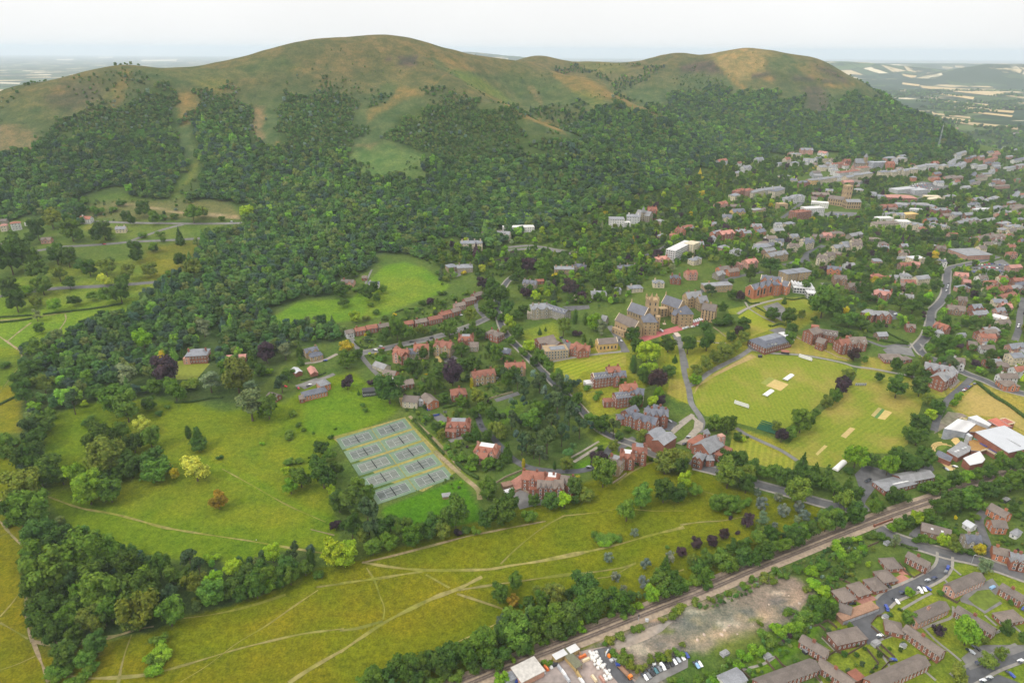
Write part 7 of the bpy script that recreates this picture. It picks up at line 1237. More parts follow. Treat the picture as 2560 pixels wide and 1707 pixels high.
for k in range(46): CARSPEC.append(('in the car park at the far right', 'F', _r.choice(['white', 'silver', 'blue', 'black', 'grey', 'red', 'white']), 1990 + (k % 16) * 17 + _r.uniform(-3, 3), 165 + (k // 16) * 22 + _r.uniform(-3, 3) + abs((k % 16) - 6) * 1.5, 30, False, False))
for k in range(26): CARSPEC.append(('in the car park below the priory', 'N', _r.choice(['white', 'silver', 'blue', 'black', 'grey', 'red']), 1110 + (k % 13) * 17, 700 + (k // 13) * 28 + (k % 13) * 2.2, 30, False, False))
for q in (('N', [(1700,490),(1990,395),(2250,435),(2000,540)]), ('N', [(1060,700),(1120,680),(1380,690),(1340,740),(1100,750)])): area(q[0], q[1], M['old_asphalt'], 'car_park', .2)
def build_cars():
    items = [(f'{col} {"van" if van else "car"}', zone, px(t, x, y)[0]) for (zone, t, col, x, y, h, van, parts) in CARSPEC]; labs = unique_labels(['parked '.join(['', d]) if 0 else d, z, u] for d, z, u in items) if False else unique_labels(items)
    for lab, (zone, t, col, x, y, h, van, parts) in zip(labs, CARSPEC):
        p, a = heading(t, x, y, h); e = bpy.data.objects.new('van' if van else 'car', None); C.objects.link(e); e.location = (p.x, p.y, p.z + .22); e.rotation_euler = (0, 0, a); tag(e, 'parked ' + lab, 'van' if van else 'car', 'vehicles ' + zone)
        for nm in ('body', 'window') + (('wheel',) * 4 if parts else ()):
            o = bpy.data.objects.new(nm, CARM[van][nm]); C.objects.link(o); o.parent = e
            if nm == 'body': o.material_slots[0].link = 'OBJECT'; o.material_slots[0].material = M['car_' + col]
        if parts:
            for o, (x_, y_) in zip(e.children[2:], ((1.35, .8), (1.35, -.8), (-1.35, .8), (-1.35, -.8))): o.location = (x_, y_, 0)
build_cars()

# ---------------------------------------------------------------- hedges, garden fences and walls
HM = {}
def hedge(label, t, pts, w=1.8, h=2.0, col=(.05,.085,.02)):
    L = smooth_line([g(t, *p) for p in pts], 1.3); p0 = L[0]; z0 = float(Hg(*p0))
    lob = []
    rg = np.random.default_rng(len(HM) + 3); HM[label] = 1
    for x, y in L: lob.append((x - p0[0] + rg.normal(0, .12), y - p0[1] + rg.normal(0, .12), float(Hg(x, y)) - z0 + h * .45, max(w, h) * .55))
    if len(lob) > 160: lob = lob[::2]
    me = crown_mesh('hedge', lob, .34, 26, 5, LEAF, .9); o = bpy.data.objects.new('hedge', me); C.objects.link(o); o.location = (p0[0], p0[1], z0); o.color = (*col, 1); tag(o, label, 'hedge', 'hedges')
for a in [('clipped hedge beside the garden of the white fronted terrace house','E',[(100,690),(140,725),(210,730)]),('dark hedge behind the upper terrace gardens','E',[(380,490),(450,470),(560,470)]),('hedge between the gabled villas and the lane','E',[(1000,970),(1080,1030),(1150,1010)],2.5,2.5),('hedge along the avenue opposite the pine wood','E',[(1290,840),(1340,890),(1390,950)]),('long hedge right of the tennis court track','E',[(500,1220),(560,1290),(640,1380),(700,1450)],2.2,2.2),
          ('tall hedge at the lower end of the tennis track','H',[(790,90),(860,150),(930,190)],3.5,3),('hedge in the red villa garden','E',[(700,1140),(780,1120),(860,1090)]),('clipped double hedge above the brick bungalow','L',[(1640,930),(1800,970),(2000,1010),(2180,1030)],3,2.6),('hedge behind the right boarding house','L',[(1230,810),(1380,850),(1540,910)],4,3.5),('hedge along the right lane garden','L',[(1930,880),(2060,950),(2190,1010)],2,2),
          ('hedge along the field at the far right','F',[(2010,970),(2120,1060),(2220,1120),(2325,1200)],3.5,2.6),('field hedge above the park paths','D',[(0,525),(160,515),(210,512)],2.5,1.8),('field hedge with a gap at the park path','D',[(300,505),(430,490),(640,465),(820,435)],2.5,1.8),('lower field hedge at the left','D',[(0,560),(120,548),(210,535)],2.5,1.8),('hedge at the left edge of the lower field','D',[(0,1115),(80,1075),(150,1050)],2.5,1.8),('hedge below the villa lawn','D',[(1190,1100),(1300,1095),(1430,1070),(1500,1065)],2.5,1.8),('hedge below the stables garden','D',[(2040,950),(2130,930),(2200,900)],1.6,1.6),
          ('hedge in front of the bungalow garden','I',[(1500,640),(1560,660),(1600,665)]),('curved hedge beside the bungalows','I',[(1520,770),(1540,820),(1560,850)],1.4,1.5),('round hedge beside the terrace path','I',[(1480,1070),(1530,1095),(1570,1110)],1.6,1.4),('hedge by the brown hall','L',[(640,450),(740,460),(860,440),(950,470)],1.8,1.6),('hedge left of the orange school','L',[(130,470),(190,510),(290,500)],2,1.5),('hedge before the red house yard','L',[(250,550),(320,590),(400,640)],1.5,1.3),('hedge along the lawn below the college','L',[(470,800),(560,770),(620,790)],2,1.5),('hedge at the lane top by the villas','E',[(930,600),(980,660),(1010,690)],2.2,2),('hedge along the terrace lane','E',[(830,560),(780,520),(760,500)],1.6,1.6)]: hedge(*a)
W('fence_wood', (.12,.085,.06), .3, 1.5, space='w'); W('stone_wall', (.3,.24,.17), .25, 1.2, space='w')
def fence(label, t, pts, h=1.7, mat='fence_wood', name='garden_fence', cat='fence', th=.09, step=1.8):
    e = bpy.data.objects.new(name, None); C.objects.link(e); P = [g(t, *p) for p in pts]; e.location = P[0]; tag(e, label, cat)
    ge, po = Geo(), Geo()
    for a, b in zip(P, P[1:]):
        d = np.array([b.x - a.x, b.y - a.y]); L_ = np.linalg.norm(d); d /= L_; n_ = np.array([-d[1], d[0]]); k = max(1, int(L_ / step))
        for i in range(k):
            c = np.array([a.x, a.y]) + d * L_ * (i + .5) / k; z = float(Hg(*c)); ge.box(c, d, n_, L_ / k / 2 - .04, th, z - .3, z + h)
            c2 = np.array([a.x, a.y]) + d * L_ * i / k; z = float(Hg(*c2)); po.box(c2, d, n_, .09, th + .05, z - .3, z + h + .12)
    o = ge.obj('panel' if name == 'garden_fence' else 'walling', [M[mat]], e); o['kind'] = 'stuff'; o = po.obj('post' if name == 'garden_fence' else 'pier', [M[mat]], e); o['kind'] = 'stuff'
for i, pts in enumerate([[(800,1240),(880,1190),(940,1180),(1010,1240)],[(940,1170),(1000,1150),(1060,1200)],[(960,1260),(1060,1360),(1130,1380),(1250,1310)],[(1290,1170),(1330,1120),(1390,1110)],[(1290,1190),(1380,1270),(1460,1230)],[(1300,1310),(1420,1420),(1360,1480)],[(1330,1290),(1450,1400)],[(1260,1340),(1340,1440),(1280,1500)],[(1180,1490),(1240,1540)],[(640,1390),(690,1450),(720,1470)],[(580,1420),(640,1490)],[(410,1480),(470,1540)],[(880,1500),(950,1560)],[(900,1410),(980,1400),(1060,1350)],[(1480,760),(1520,820),(1580,860),(1690,800)],[(1010,870),(1060,860),(1150,900)],[(1270,650),(1340,620)],[(2240,1190),(2325,1150)],[(1660,1430),(1750,1380)],[(1740,960),(1870,1030),(1890,1010)],[(1000,900),(1040,960),(1060,1000)]]):
    fence('dark garden fence ' + ['at the corner of the overgrowth','above the brown hall','round the plots by the brown hall','left of the square brown house','below the square brown house','left of the longest terrace','through the plots of the longest terrace','along the narrow lawn plot','round the flat garage','beside the back plots of the lower terrace','between two lower back plots','at the left end of the lower plots','at the right end of the lower terrace','between hall and lower terrace','round the corner terrace garden','behind the low bungalow','behind the top bungalow','below the right hand bungalow','right of the longest terrace','in front of the long roofed terrace','at the low end of the bungalows'][i], 'I', pts)
for lb, t, pts, h in [('stone wall along the avenue beside the pine wood','E',[(1580,1075),(1640,1130),(1690,1190)],1.6),('long stone wall between common and school','J',[(1060,1090),(1150,1030),(1200,990)],1.6),('brick wall along the tarmac yard of the long gabled house','J',[(80,1170),(130,1150),(170,1165),(230,1210)],1.8),('stone wall above the builders track','H',[(1040,230),(1120,180),(1230,135)],1.6),('low wall along the cricket bank','L',[(760,930),(900,1010),(1120,1100),(1300,1190),(1440,1220)],1.0),('stone wall round the villa lane','E',[(1010,1075),(1090,1050),(1170,1030)],1.4),('brick wall round the gabled mansion yard','F',[(1790,985),(1850,1000),(1890,960)],1.6)]: fence(lb, t, pts, h, 'stone_wall', 'wall', 'wall', .2, 3)

# ---------------------------------------------------------------- cricket gear, benches, people
def boxes(name, label, cat, t, x, y, parts, deg=0, lift=0.0):
    """parts: (part name, [(x, y, z0, hx, hy, z1), ...], material)"""
    p, a = heading(t, x, y, deg); e = bpy.data.objects.new(name, None); C.objects.link(e); e.location = (p.x, p.y, p.z + lift); tag(e, label, cat); ux, uy = np.array([math.cos(a), math.sin(a)]), np.array([-math.sin(a), math.cos(a)])
    for nm, bx, mat in parts:
        ge = Geo()
        for (x_, y_, z0, hx, hy, z1) in bx: ge.box(np.array([p.x, p.y]) + ux * x_ + uy * y_, ux, uy, hx, hy, p.z + lift + z0, p.z + lift + z1)
        ge.obj(nm, [mat], e)
    return e
W('white_sheet', (.6,.6,.59), .05, 1)
def tunnel(label, t, x, y, deg, L_, w_, h):
    p, a = heading(t, x, y, deg); e = bpy.data.objects.new('pitch_cover', None); C.objects.link(e); e.location = p; e.rotation_euler = (0, 0, a); tag(e, label, 'pitch cover'); v, f = [], []; n = 8
    for i in range(n + 1):
        q = math.pi * i / n
        for s in (-1, 1): v.append((s * L_ / 2, w_ / 2 * math.cos(q), .35 + h * math.sin(q)))
    f = [(2*i, 2*i+1, 2*i+3, 2*i+2) for i in range(n)] + [tuple(range(0, 2*n+2, 2)), tuple(range(1, 2*n+2, 2))]; mesh_obj('canopy', v, f, M['white_sheet'], e)
    for s in (-.4, .4):
        for y_ in (-.45, .45):
            b = [(s * L_ + dx, y_ * w_ + dy, z) for z in (.05, .5) for dx, dy in ((-.25, -.1), (.25, -.1), (.25, .1), (-.25, .1))]; mesh_obj('wheel', b, [(0,1,5,4),(1,2,6,5),(2,3,7,6),(3,0,4,7),(4,5,6,7)], M['tyre'], e)
tunnel('white pitch cover above the worn cricket square', 'F', 733, 930, 40, 16, 5, 1.3); tunnel('white pitch cover below the worn cricket square', 'F', 597, 1036, 40, 15, 5, 1.3); tunnel('white rounded cover at the bottom edge of the second field', 'F', 1078, 1530, 45, 18, 5, 2)
for lb, x, y, d in [('white slatted sight screen at the top of the cricket field', 845, 806, -22), ('white slatted sight screen at the bottom of the cricket field', 413, 1122, -22)]: boxes('sight_screen', lb, 'sight screen', 'F', x, y, [('screen', [(i * 3.4 - 5.1, 0, .5, 1.6, .12, 4.2) for i in range(4)], M['white_sheet']), ('frame', [(i * 3.4 - 6.8, .5, .3, .12, .9, 2.8) for i in range(5)], M['white_sheet']), ('wheel', [(i * 3.4 - 6.8, sy, 0, .3, .1, .5) for i in range(5) for sy in (-.5, 1.4)], M['tyre'])], d)
boxes('sight_screen', 'small grey sight screen at the top of the second field', 'sight screen', 'F', 1220, 985, [('screen', [(i * 2.2 - 4.4, 0, .4, .9, .12, 3) for i in range(5)], M['wgy']), ('frame', [(i * 2.2 - 4.4, .4, .2, .1, .7, 2.2) for i in range(5)], M['wbk'])], 0); boxes('score_hut', 'tiny black hut beside the cricket field path', 'hut', 'F', 540, 792, [('wall', [(0, 0, 0, 1.8, 1.2, 2.2)], M['wbk']), ('roof', [(0, 0, 2.2, 2.1, 1.5, 2.5)], M['rdf'])])
W('net_green', (.03,.11,.06), .2, 1, space='w')
boxes('practice_nets', 'dark green cricket practice nets at the corner of the field', 'practice nets', 'F', 595, 1270, [('net', [(i * 3.6 - 7.2, 0, 0, .06, 8, 2.2) for i in range(5)], M['net_green']), ('mat', [(i * 3.6 - 5.4, 0, .05, 1.3, 8, .16) for i in range(4)], M['net_green'])], 60, .1)
boxes('garden_pond', 'turquoise cover on the sports centre roof terrace', 'pool', 'M', 1205, 935, [('water', [(0, 0, 0, 2.2, 1.6, .3), (.6, .3, 0, 1.6, 2.0, .28)], flat('pool_water', (.05,.4,.36), .1, 1, .2, .5))], -20, 4.8)
boxes('blue_gate', 'blue garden doors beside the red villa yard', 'gate', 'E', 650, 1190, [('door', [(i * 1.5 - 2.2, 0, 0, .68, .06, 2.1) for i in range(4)], M['car_blue'])], 12); boxes('trampoline', 'round garden trampoline with dark net by the blue doors', 'trampoline', 'E', 710, 1165, [('frame', [(0, 0, .7, 1.5, 1.5, .85)], M['wbk']), ('leg', [(x, y, 0, .06, .06, 2.2) for x in (-1.4, 1.4) for y in (-1.4, 1.4)], M['metal'])]); boxes('blue_tent', 'small blue garden tent behind the tan house', 'tent', 'E', 600, 1148, [('canopy', [(0, 0, 0, 1.6, 1.3, 1.4), (0, 0, 1.4, .8, .7, 2.0)], M['car_blue'])])
boxes('signal_post', 'pale railway signal post beside the near track', 'signal', 'O', 1790, 235, [('post', [(0, 0, 0, .12, .12, 5)], M['metal']), ('signal_head', [(0, -.2, 4, .4, .2, 5.6)], M['wbk'])]); boxes('equipment_cabinet', 'white equipment cabinet beside the railway', 'cabinet', 'O', 1885, 238, [('body', [(0, 0, 0, .9, .6, 1.8)], M['white_sheet']), ('roof', [(0, 0, 1.8, 1.0, .7, 1.95)], M['metal'])]); boxes('stone_memorial', 'small stone memorial in the college courtyard', 'memorial', 'K', 1050, 850, [('plinth', [(0, 0, 0, 1.6, 1.6, .8)], M['pink_slab']), ('column', [(0, 0, .8, .4, .4, 4.5)], M['wst'])]); boxes('lamp_post', 'grey street lamp at the estate junction', 'street lamp', 'I', 1968, 765, [('post', [(0, 0, 0, .1, .1, 8)], M['metal']), ('lamp_head', [(.7, 0, 7.8, .8, .14, 8)], M['metal'])]); boxes('railway_bridge', 'brick railway bridge parapet over the estate road', 'bridge', 'I', 1372, 490, [('parapet', [(0, 0, -3, 9, .3, 1.6)], M['wrb']), ('pier', [(-9, 0, -3, .5, .6, 2), (9, 0, -3, .5, .6, 2)], M['wrb'])], 21)
# a walker in a white top on the meadow path: one continuous body grown from a skeleton
def person(label, t, x, y, top, legs, ang=.4):
    p = g(t, x, y); me = bpy.data.meshes.new('body')
    J = [(0,0,.95),(0,0,1.2),(0,0,1.42),(0,0,1.52),(0,0,1.68),(.2,0,1.4),(.27,.06,1.12),(.25,.2,.92),(-.2,0,1.4),(-.27,-.05,1.12),(-.25,-.18,.92),(.1,.02,.9),(.11,.14,.5),(.11,.2,.07),(-.1,-.02,.9),(-.11,-.08,.5),(-.11,-.26,.09),(.11,.36,.04),(-.11,-.1,.04)]
    Eg = [(0,1),(1,2),(2,3),(3,4),(2,5),(5,6),(6,7),(2,8),(8,9),(9,10),(0,11),(11,12),(12,13),(0,14),(14,15),(15,16),(13,17),(16,18)]; rad = [.16,.15,.17,.06,.11,.07,.05,.04,.07,.05,.04,.1,.07,.05,.1,.07,.05,.04,.04]
    me.from_pydata(J, Eg, []); o = bpy.data.objects.new('person', me); C.objects.link(o); o.location = (p.x, p.y, p.z + .15); o.rotation_euler = (0, 0, ang); m = o.modifiers.new('skin', 'SKIN'); me.skin_vertices[0].data[0].use_root = True
    for i, r in enumerate(rad): me.skin_vertices[0].data[i].radius = (r, r)
    o.modifiers.new('sub', 'SUBSURF').levels = 1; o.modifiers['sub'].render_levels = 1
    m_, n, l, b = newmat('clothes_' + label[:6], .9); sx = n.new('ShaderNodeSeparateXYZ'); l.new(obj_pos(n), sx.inputs[0]); c = mixc(n, l, 'MIX', remap(n, l, sx.outputs['Z'], .92, .94, 0, 1), legs, top); c = mixc(n, l, 'MIX', remap(n, l, sx.outputs['Z'], 1.5, 1.52, 0, 1), c, (.4,.25,.18)); l.new(c, b.inputs['Base Color']); me.materials.append(m_)
    tag(o, label, 'person')
person('person in a white top walking on the meadow footpath', 'G', 1734, 610, (.85,.85,.85), (.1,.1,.14)); person('person in dark clothes standing at the left of the meadow', 'G', 510, 84, (.04,.04,.05), (.03,.03,.04), 1.5)

# ---------------------------------------------------------------- the builders yard
YARD = lambda nm, lb, cat, x, y, parts, deg=0: boxes(nm, lb, cat, 'O', x, y, parts, deg, .2)
YARD('yard_shed', 'white roofed timber rack beside the railway, left of two', 'shed', 900, 665, [('roof', [(0, 0, 3.6, 4.2, 2.2, 3.8)], M['rwf']), ('shelf', [(0, 0, z, 3.9, 1.9, z + .5) for z in (.2, 1.3, 2.4)], M['wwd']), ('post', [(x, y, 0, .12, .12, 3.6) for x in (-3.9, 0, 3.9) for y in (-1.9, 1.9)], M['wwd'])], 28); YARD('yard_shed', 'white roofed timber rack beside the railway, right of two', 'shed', 1048, 600, [('roof', [(0, 0, 3.6, 3.4, 2.4, 3.8)], M['rwf']), ('shelf', [(0, 0, z, 3.1, 2.1, z + .5) for z in (.2, 1.3, 2.4)], M['wwd']), ('post', [(x, y, 0, .12, .12, 3.6) for x in (-3.1, 3.1) for y in (-2.1, 2.1)], M['wwd'])], 28)
YARD('timber_shed', 'long open timber shed with mossy green roof in the yard', 'shed', 1030, 700, [('roof', [(0, 0, 3.4, 7.5, 2.6, 3.65)], flat('mossy_roof', (.13,.13,.085), .2, .8)), ('wall', [(0, -2.2, 0, 7.2, .1, 3.4)], M['wwd']), ('post', [(x, 2.2, 0, .12, .12, 3.4) for x in (-7, -3.5, 0, 3.5, 7)], M['wwd'])], -50); YARD('yard_barn', 'pale flat roofed barn at the bottom edge of the yard', 'barn', 540, 845, [('roof', [(0, 0, 4.2, 8, 6, 4.6)], flat('worn_sheet_roof', (.42,.4,.37), .2, .5)), ('wall', [(0, 0, 0, 7.6, 5.6, 4.2)], M['wpk'])], 28); YARD('tarpaulin', 'bright blue tarpaulin beside the pale barn', 'tarpaulin', 420, 905, [('sheet', [(0, 0, 0, 2.2, 2, 2.0), (0, 0, 2.0, 1.6, 1.2, 2.5)], M['car_blue'])], 28); YARD('yard_barn', 'striped pale shed left of the blue tarpaulin', 'barn', 340, 910, [('roof', [(0, 0, 3.2, 4.2, 3, 3.5)], M['rlt']), ('wall', [(0, 0, 0, 4, 2.8, 3.2)], M['wgy'])], 28)
rg = random.Random(4); bags = []
W('bulk_bag_cloth', (.62,.6,.56), .15, 2); W('orange_pipe', (.6,.16,.05), .1, 2)
def bag_mesh():
    v = [(-.5,-.5,0),(.5,-.5,0),(.5,.5,0),(-.5,.5,0),(-.6,-.6,.55),(.6,-.6,.55),(.6,.6,.55),(-.6,.6,.55),(-.45,-.45,1.05),(.45,-.45,1.05),(.45,.45,1.05),(-.45,.45,1.05),(0,0,1.25)]
    f = [(0,1,5,4),(1,2,6,5),(2,3,7,6),(3,0,4,7),(4,5,9,8),(5,6,10,9),(6,7,11,10),(7,4,8,11),(8,9,12),(9,10,12),(10,11,12),(11,8,12)]; me = bpy.data.meshes.new('bulk_bag'); me.from_pydata(v, [], f); me.materials.append(M['bulk_bag_cloth']); me.update(); return me
BAG = bag_mesh()
for k in range(58):
    f = rg.random(); x, y = 1270 + f * 190 + rg.uniform(-35, 45) , 620 + f * 260 + rg.uniform(-40, 40); p = g('O', x, y); s = rg.uniform(.9, 1.6); o = bpy.data.objects.new('bulk_bag', BAG); C.objects.link(o); o.location = (p.x, p.y, p.z + .2); o.scale = (s, s, s); o.rotation_euler = (0, 0, rg.uniform(0, 3)); bags.append((o, x))
for (o, x), lb in zip(bags, unique_labels([(('large ' if o.scale.x > 1.3 else 'small ' if o.scale.x < 1.1 else '') + 'white bulk bag', 'among the bags in the builders yard', x) for o, x in bags])): tag(o, lb, 'bulk bag', 'bulk bags in the builders yard')
for i, (x, y, col, lb) in enumerate([(700,800,'white_sheet','bundle of white pipes near the pale barn'),(745,765,'orange_pipe','bundle of orange pipes between white pipes'),(790,740,'white_sheet','bundle of white pipes next to the black drums'),(900,770,'metal','stack of grey slabs in the aisle'),(945,825,'white_sheet','stack of white wrapped boards in the aisle'),(985,890,'metal','low stack of grey pipes at the bottom of the aisle'),(1085,800,'wwd','stack of golden timber below the mossy shed'),(1120,860,'wwd','second stack of golden timber below the mossy shed'),(1150,915,'white_sheet','white wrapped stack at the bottom of the timber aisle'),(1290,890,'trim','yellow pallet stack beside the bags'),(1160,640,'orange_pipe','heap of orange brick pallets at the top of the yard'),(1200,680,'trim','yellow pallets below the orange bricks'),(1130,610,'wbb','rusty scrap frame at the top of the yard'),(1380,900,'wpk','pallets of pink bricks at the bottom of the bags')]):
    YARD('material_stack', lb, 'stack', x, y, [('layer', [(0, 0, .35 * j, 2.6 - .15 * j, .9 - .1 * j, .35 * j + .3) for j in range(4)], M[col]), ('bearer', [(q, 0, -.1, .1, 1.0, .02) for q in (-1.8, 0, 1.8)], M['fence_wood'])], -55 if i not in (10, 11) else 25)
YARD('black_drum', 'black plastic drums beside the white pipes', 'drum', 830, 745, [('body', [(0, 0, 0, .8, .8, 1.8), (1.6, .5, 0, .8, .8, 1.8)], M['wbk'])]); YARD('waste_bag', 'blue sheeted load on the flatbed lorry', 'load', 1555, 745, [('sheet', [(0, 0, 1.2, 1.2, 1.2, 2.4), (0, 0, 2.4, .7, .7, 2.8)], M['car_blue'])]); YARD('flatbed_lorry', 'rusty flatbed lorry with orange cab in the yard', 'lorry', 1640, 830, [('bed', [(-1.5, 0, .9, 4.6, 1.2, 1.15), (-1.5, 1.2, 1.15, 4.6, .08, 1.7), (-1.5, -1.2, 1.15, 4.6, .08, 1.7)], M['wbb']), ('cab', [(4.3, 0, .6, 1.0, 1.15, 2.6), (4.2, 0, 2.6, .8, 1.0, 2.9)], M['car_orange']), ('window', [(5.31, 0, 1.6, .02, 1.0, 2.4)], M['glass']), ('wheel', [(x, y, 0, .5, .18, .95) for x in (-5, -3.6, 4.2) for y in (-1.1, 1.1)], M['tyre'])], -48); YARD('leaning_sheet', 'white sheet leaning beside the lorry', 'panel', 1435, 610, [('sheet', [(0, 0, 0, 1.8, .3, 2.6)], M['white_sheet']), ('prop', [(0, .7, 0, .1, .6, 1.6)], M['wwd'])], 60)
for i, (x, y) in enumerate([(1480,690),(1510,660),(1535,650),(1540,680),(1700,700),(1960,730),(1460,640)]): YARD('rubble_pile', ['grey scrap heap behind the lorry','coil of grey cable above the lorry','second coil of cable above the lorry','grey machine part beside the cable coils','grey stone heap in the weeds','white pipes lying in front of the parked cars','orange drum above the lorry'][i], 'scrap', x, y, [('piece', [(rg.uniform(-.6, .6), rg.uniform(-.6, .6), 0, rg.uniform(.4, 1), rg.uniform(.4, 1), rg.uniform(.5, 1.4)) for _ in range(4)], M[['metal','wgy','wgy','metal','metal','white_sheet','car_orange'][i]])], rg.uniform(0, 90))
W('rock', (.42,.33,.26), .25, 1)
def rock_mesh(seed):
    v, f = ICO1; rr = np.random.default_rng(seed); w = v * (1 + .3 * rr.standard_normal((len(v), 1))) * (1, .8, .55); me = bpy.data.meshes.new('boulder'); me.from_pydata(w.tolist(), [], [tuple(t) for t in f]); me.materials.append(M['rock']); me.update(); return me
rocks = []; RK = [rock_mesh(s) for s in range(3)]
for k in range(34):
    x, y = rg.uniform(60, 860), rg.uniform(930, 1340); u, v_ = px('I', x, y)
    if not inside([(1710,1600),(1850,1540),(1960,1490),(2010,1470),(2000,1520),(1900,1560),(1760,1630)], np.array([u]), np.array([v_]))[0]: continue
    p = G(u, v_); o = bpy.data.objects.new('boulder', rg.choice(RK)); C.objects.link(o); o.location = p; s = rg.uniform(.4, 1.5); o.scale = (s, s, s); o.rotation_euler = (0, 0, rg.uniform(0, 6)); rocks.append((o, x))
for (o, x), lb in zip(rocks, unique_labels([(('large ' if o.scale.x > 1 else 'small ') + 'pale broken rock', 'on the waste ground by the railway', x) for o, x in rocks])): tag(o, lb, 'rock', 'rocks on the waste ground')
for i, (x, y, hx, hy, h, m_, lb) in enumerate([(590,1400,2,1.6,2.2,'wgy','grey garden shed in the lower back plots'),(1505,1325,1.6,1.3,2.2,'white_sheet','white greenhouse frame in the terrace plots'),(1320,1310,2.4,1.6,2.3,'wgy','grey shed at the corner of the plots'),(1385,1130,1.6,1.4,2.0,'white_sheet','white summerhouse above the square brown house'),(1590,770,1.8,1.4,2.1,'wgy','grey glass shed in the corner terrace garden'),(1395,630,1.8,1.5,2.3,'wgy','grey garden shed above the bungalows'),(850,1360,1.8,1.4,2.2,'wbk','black shed at the end of the brown house pair'),(300,1375,2.4,1.6,1.6,'wgy','grey hut in the overgrowth'),(2110,925,2.2,.9,.9,'car_pale blue','pale blue boat on a trailer by the round lawn'),(2140,545,1.8,1.4,2.1,'white_sheet','white shed below the orange houses'),(2200,340,2.6,1.6,2.2,'wbk','dark shed by the long orange house')]):
    boxes('boat' if 'boat' in lb else 'garden_shed', lb, 'boat' if 'boat' in lb else 'shed', 'I', x, y, [('wall' if 'boat' not in lb else 'hull', [(0, 0, 0, hx, hy, h)], M[m_]), ('roof' if 'boat' not in lb else 'cover', [(0, 0, h, hx * 1.1, hy * .55, h + .35), (0, 0, h - .1, hx * 1.1, hy * 1.12, h + .1)], M['rgt' if 'boat' not in lb else 'car_pale blue'])], 30)
# ---------------------------------------------------------------- plant the named trees
SIZE_WORDS = ((6, 'small'), (11, ''), (16, 'large'), (99, 'very large'))
def rotz(a): return Matrix.Rotation(a, 4, 'Z')
REST = []
def plant():
    order = sorted(range(len(TREES)), key=lambda i: -TREES[i][3] / depth(TREES[i][2]))
    items = []
    NOUN = {'broad': 'tree', 'conifer': 'pointed fir tree', 'pine': 'pine tree', 'cedar': 'spreading cedar', 'spruce': 'young spruce', 'column': 'narrow cypress', 'bush': 'bush'}
    for kind, tint, p, w, zone, u, v in TREES:
        lim = (3, 6, 9, 99) if kind == 'bush' else (6, 11, 16, 99)
        sw = next(s for l_, (_, s) in zip(lim, SIZE_WORDS) if w < l_)
        items.append([' '.join(q for q in (sw, tint, NOUN[kind]) if q), zone, u])
    seen, keep = 0, set()
    for i in order:                           # the three hundred broadleaf trees that show largest are things; the rest join the uncounted ones
        if TREES[i][0] == 'broad' and TREES[i][1] != 'purple':
            seen += 1
            if seen > 300: continue
        keep.add(i)
    REST.extend(TREES[i] for i in order if i not in keep); order = [i for i in order if i in keep]
    lab = unique_labels([items[i] for i in order]); labels = dict(zip(order, lab))
    rg = random.Random(3)
    for i in order:
        kind, tint, p, w, zone, u, v = TREES[i]; K = KINDS[kind]
        e = bpy.data.objects.new('copper_beech_tree' if tint == 'purple' and kind == 'broad' else K['name'], None); C.objects.link(e)
        e.location = (p.x, p.y, p.z - .15); e.rotation_euler = (0, 0, rg.uniform(0, 6.28)); h = w * K['hr'] * rg.uniform(.85, 1.18); e.scale = (w * rg.uniform(.86, 1.12), w * rg.uniform(.86, 1.12), h)
        e.empty_display_size = .1
        tag(e, labels[i], K['cat'], ('bushes ' if kind == 'bush' else 'trees ') + zone)
        c = bpy.data.objects.new('crown' if kind != 'bush' else 'foliage', rg.choice(K['crown'])); C.objects.link(c); c.parent = e
        b = rg.uniform(.82, 1.2); t = TINT[tint]; c.color = (t[0] * b * rg.uniform(.88, 1.14), t[1] * b, t[2] * b * rg.uniform(.8, 1.2), 1)
        if kind != 'bush':
            q = bpy.data.objects.new('trunk', K['trunkm']); C.objects.link(q); q.parent = e
plant()

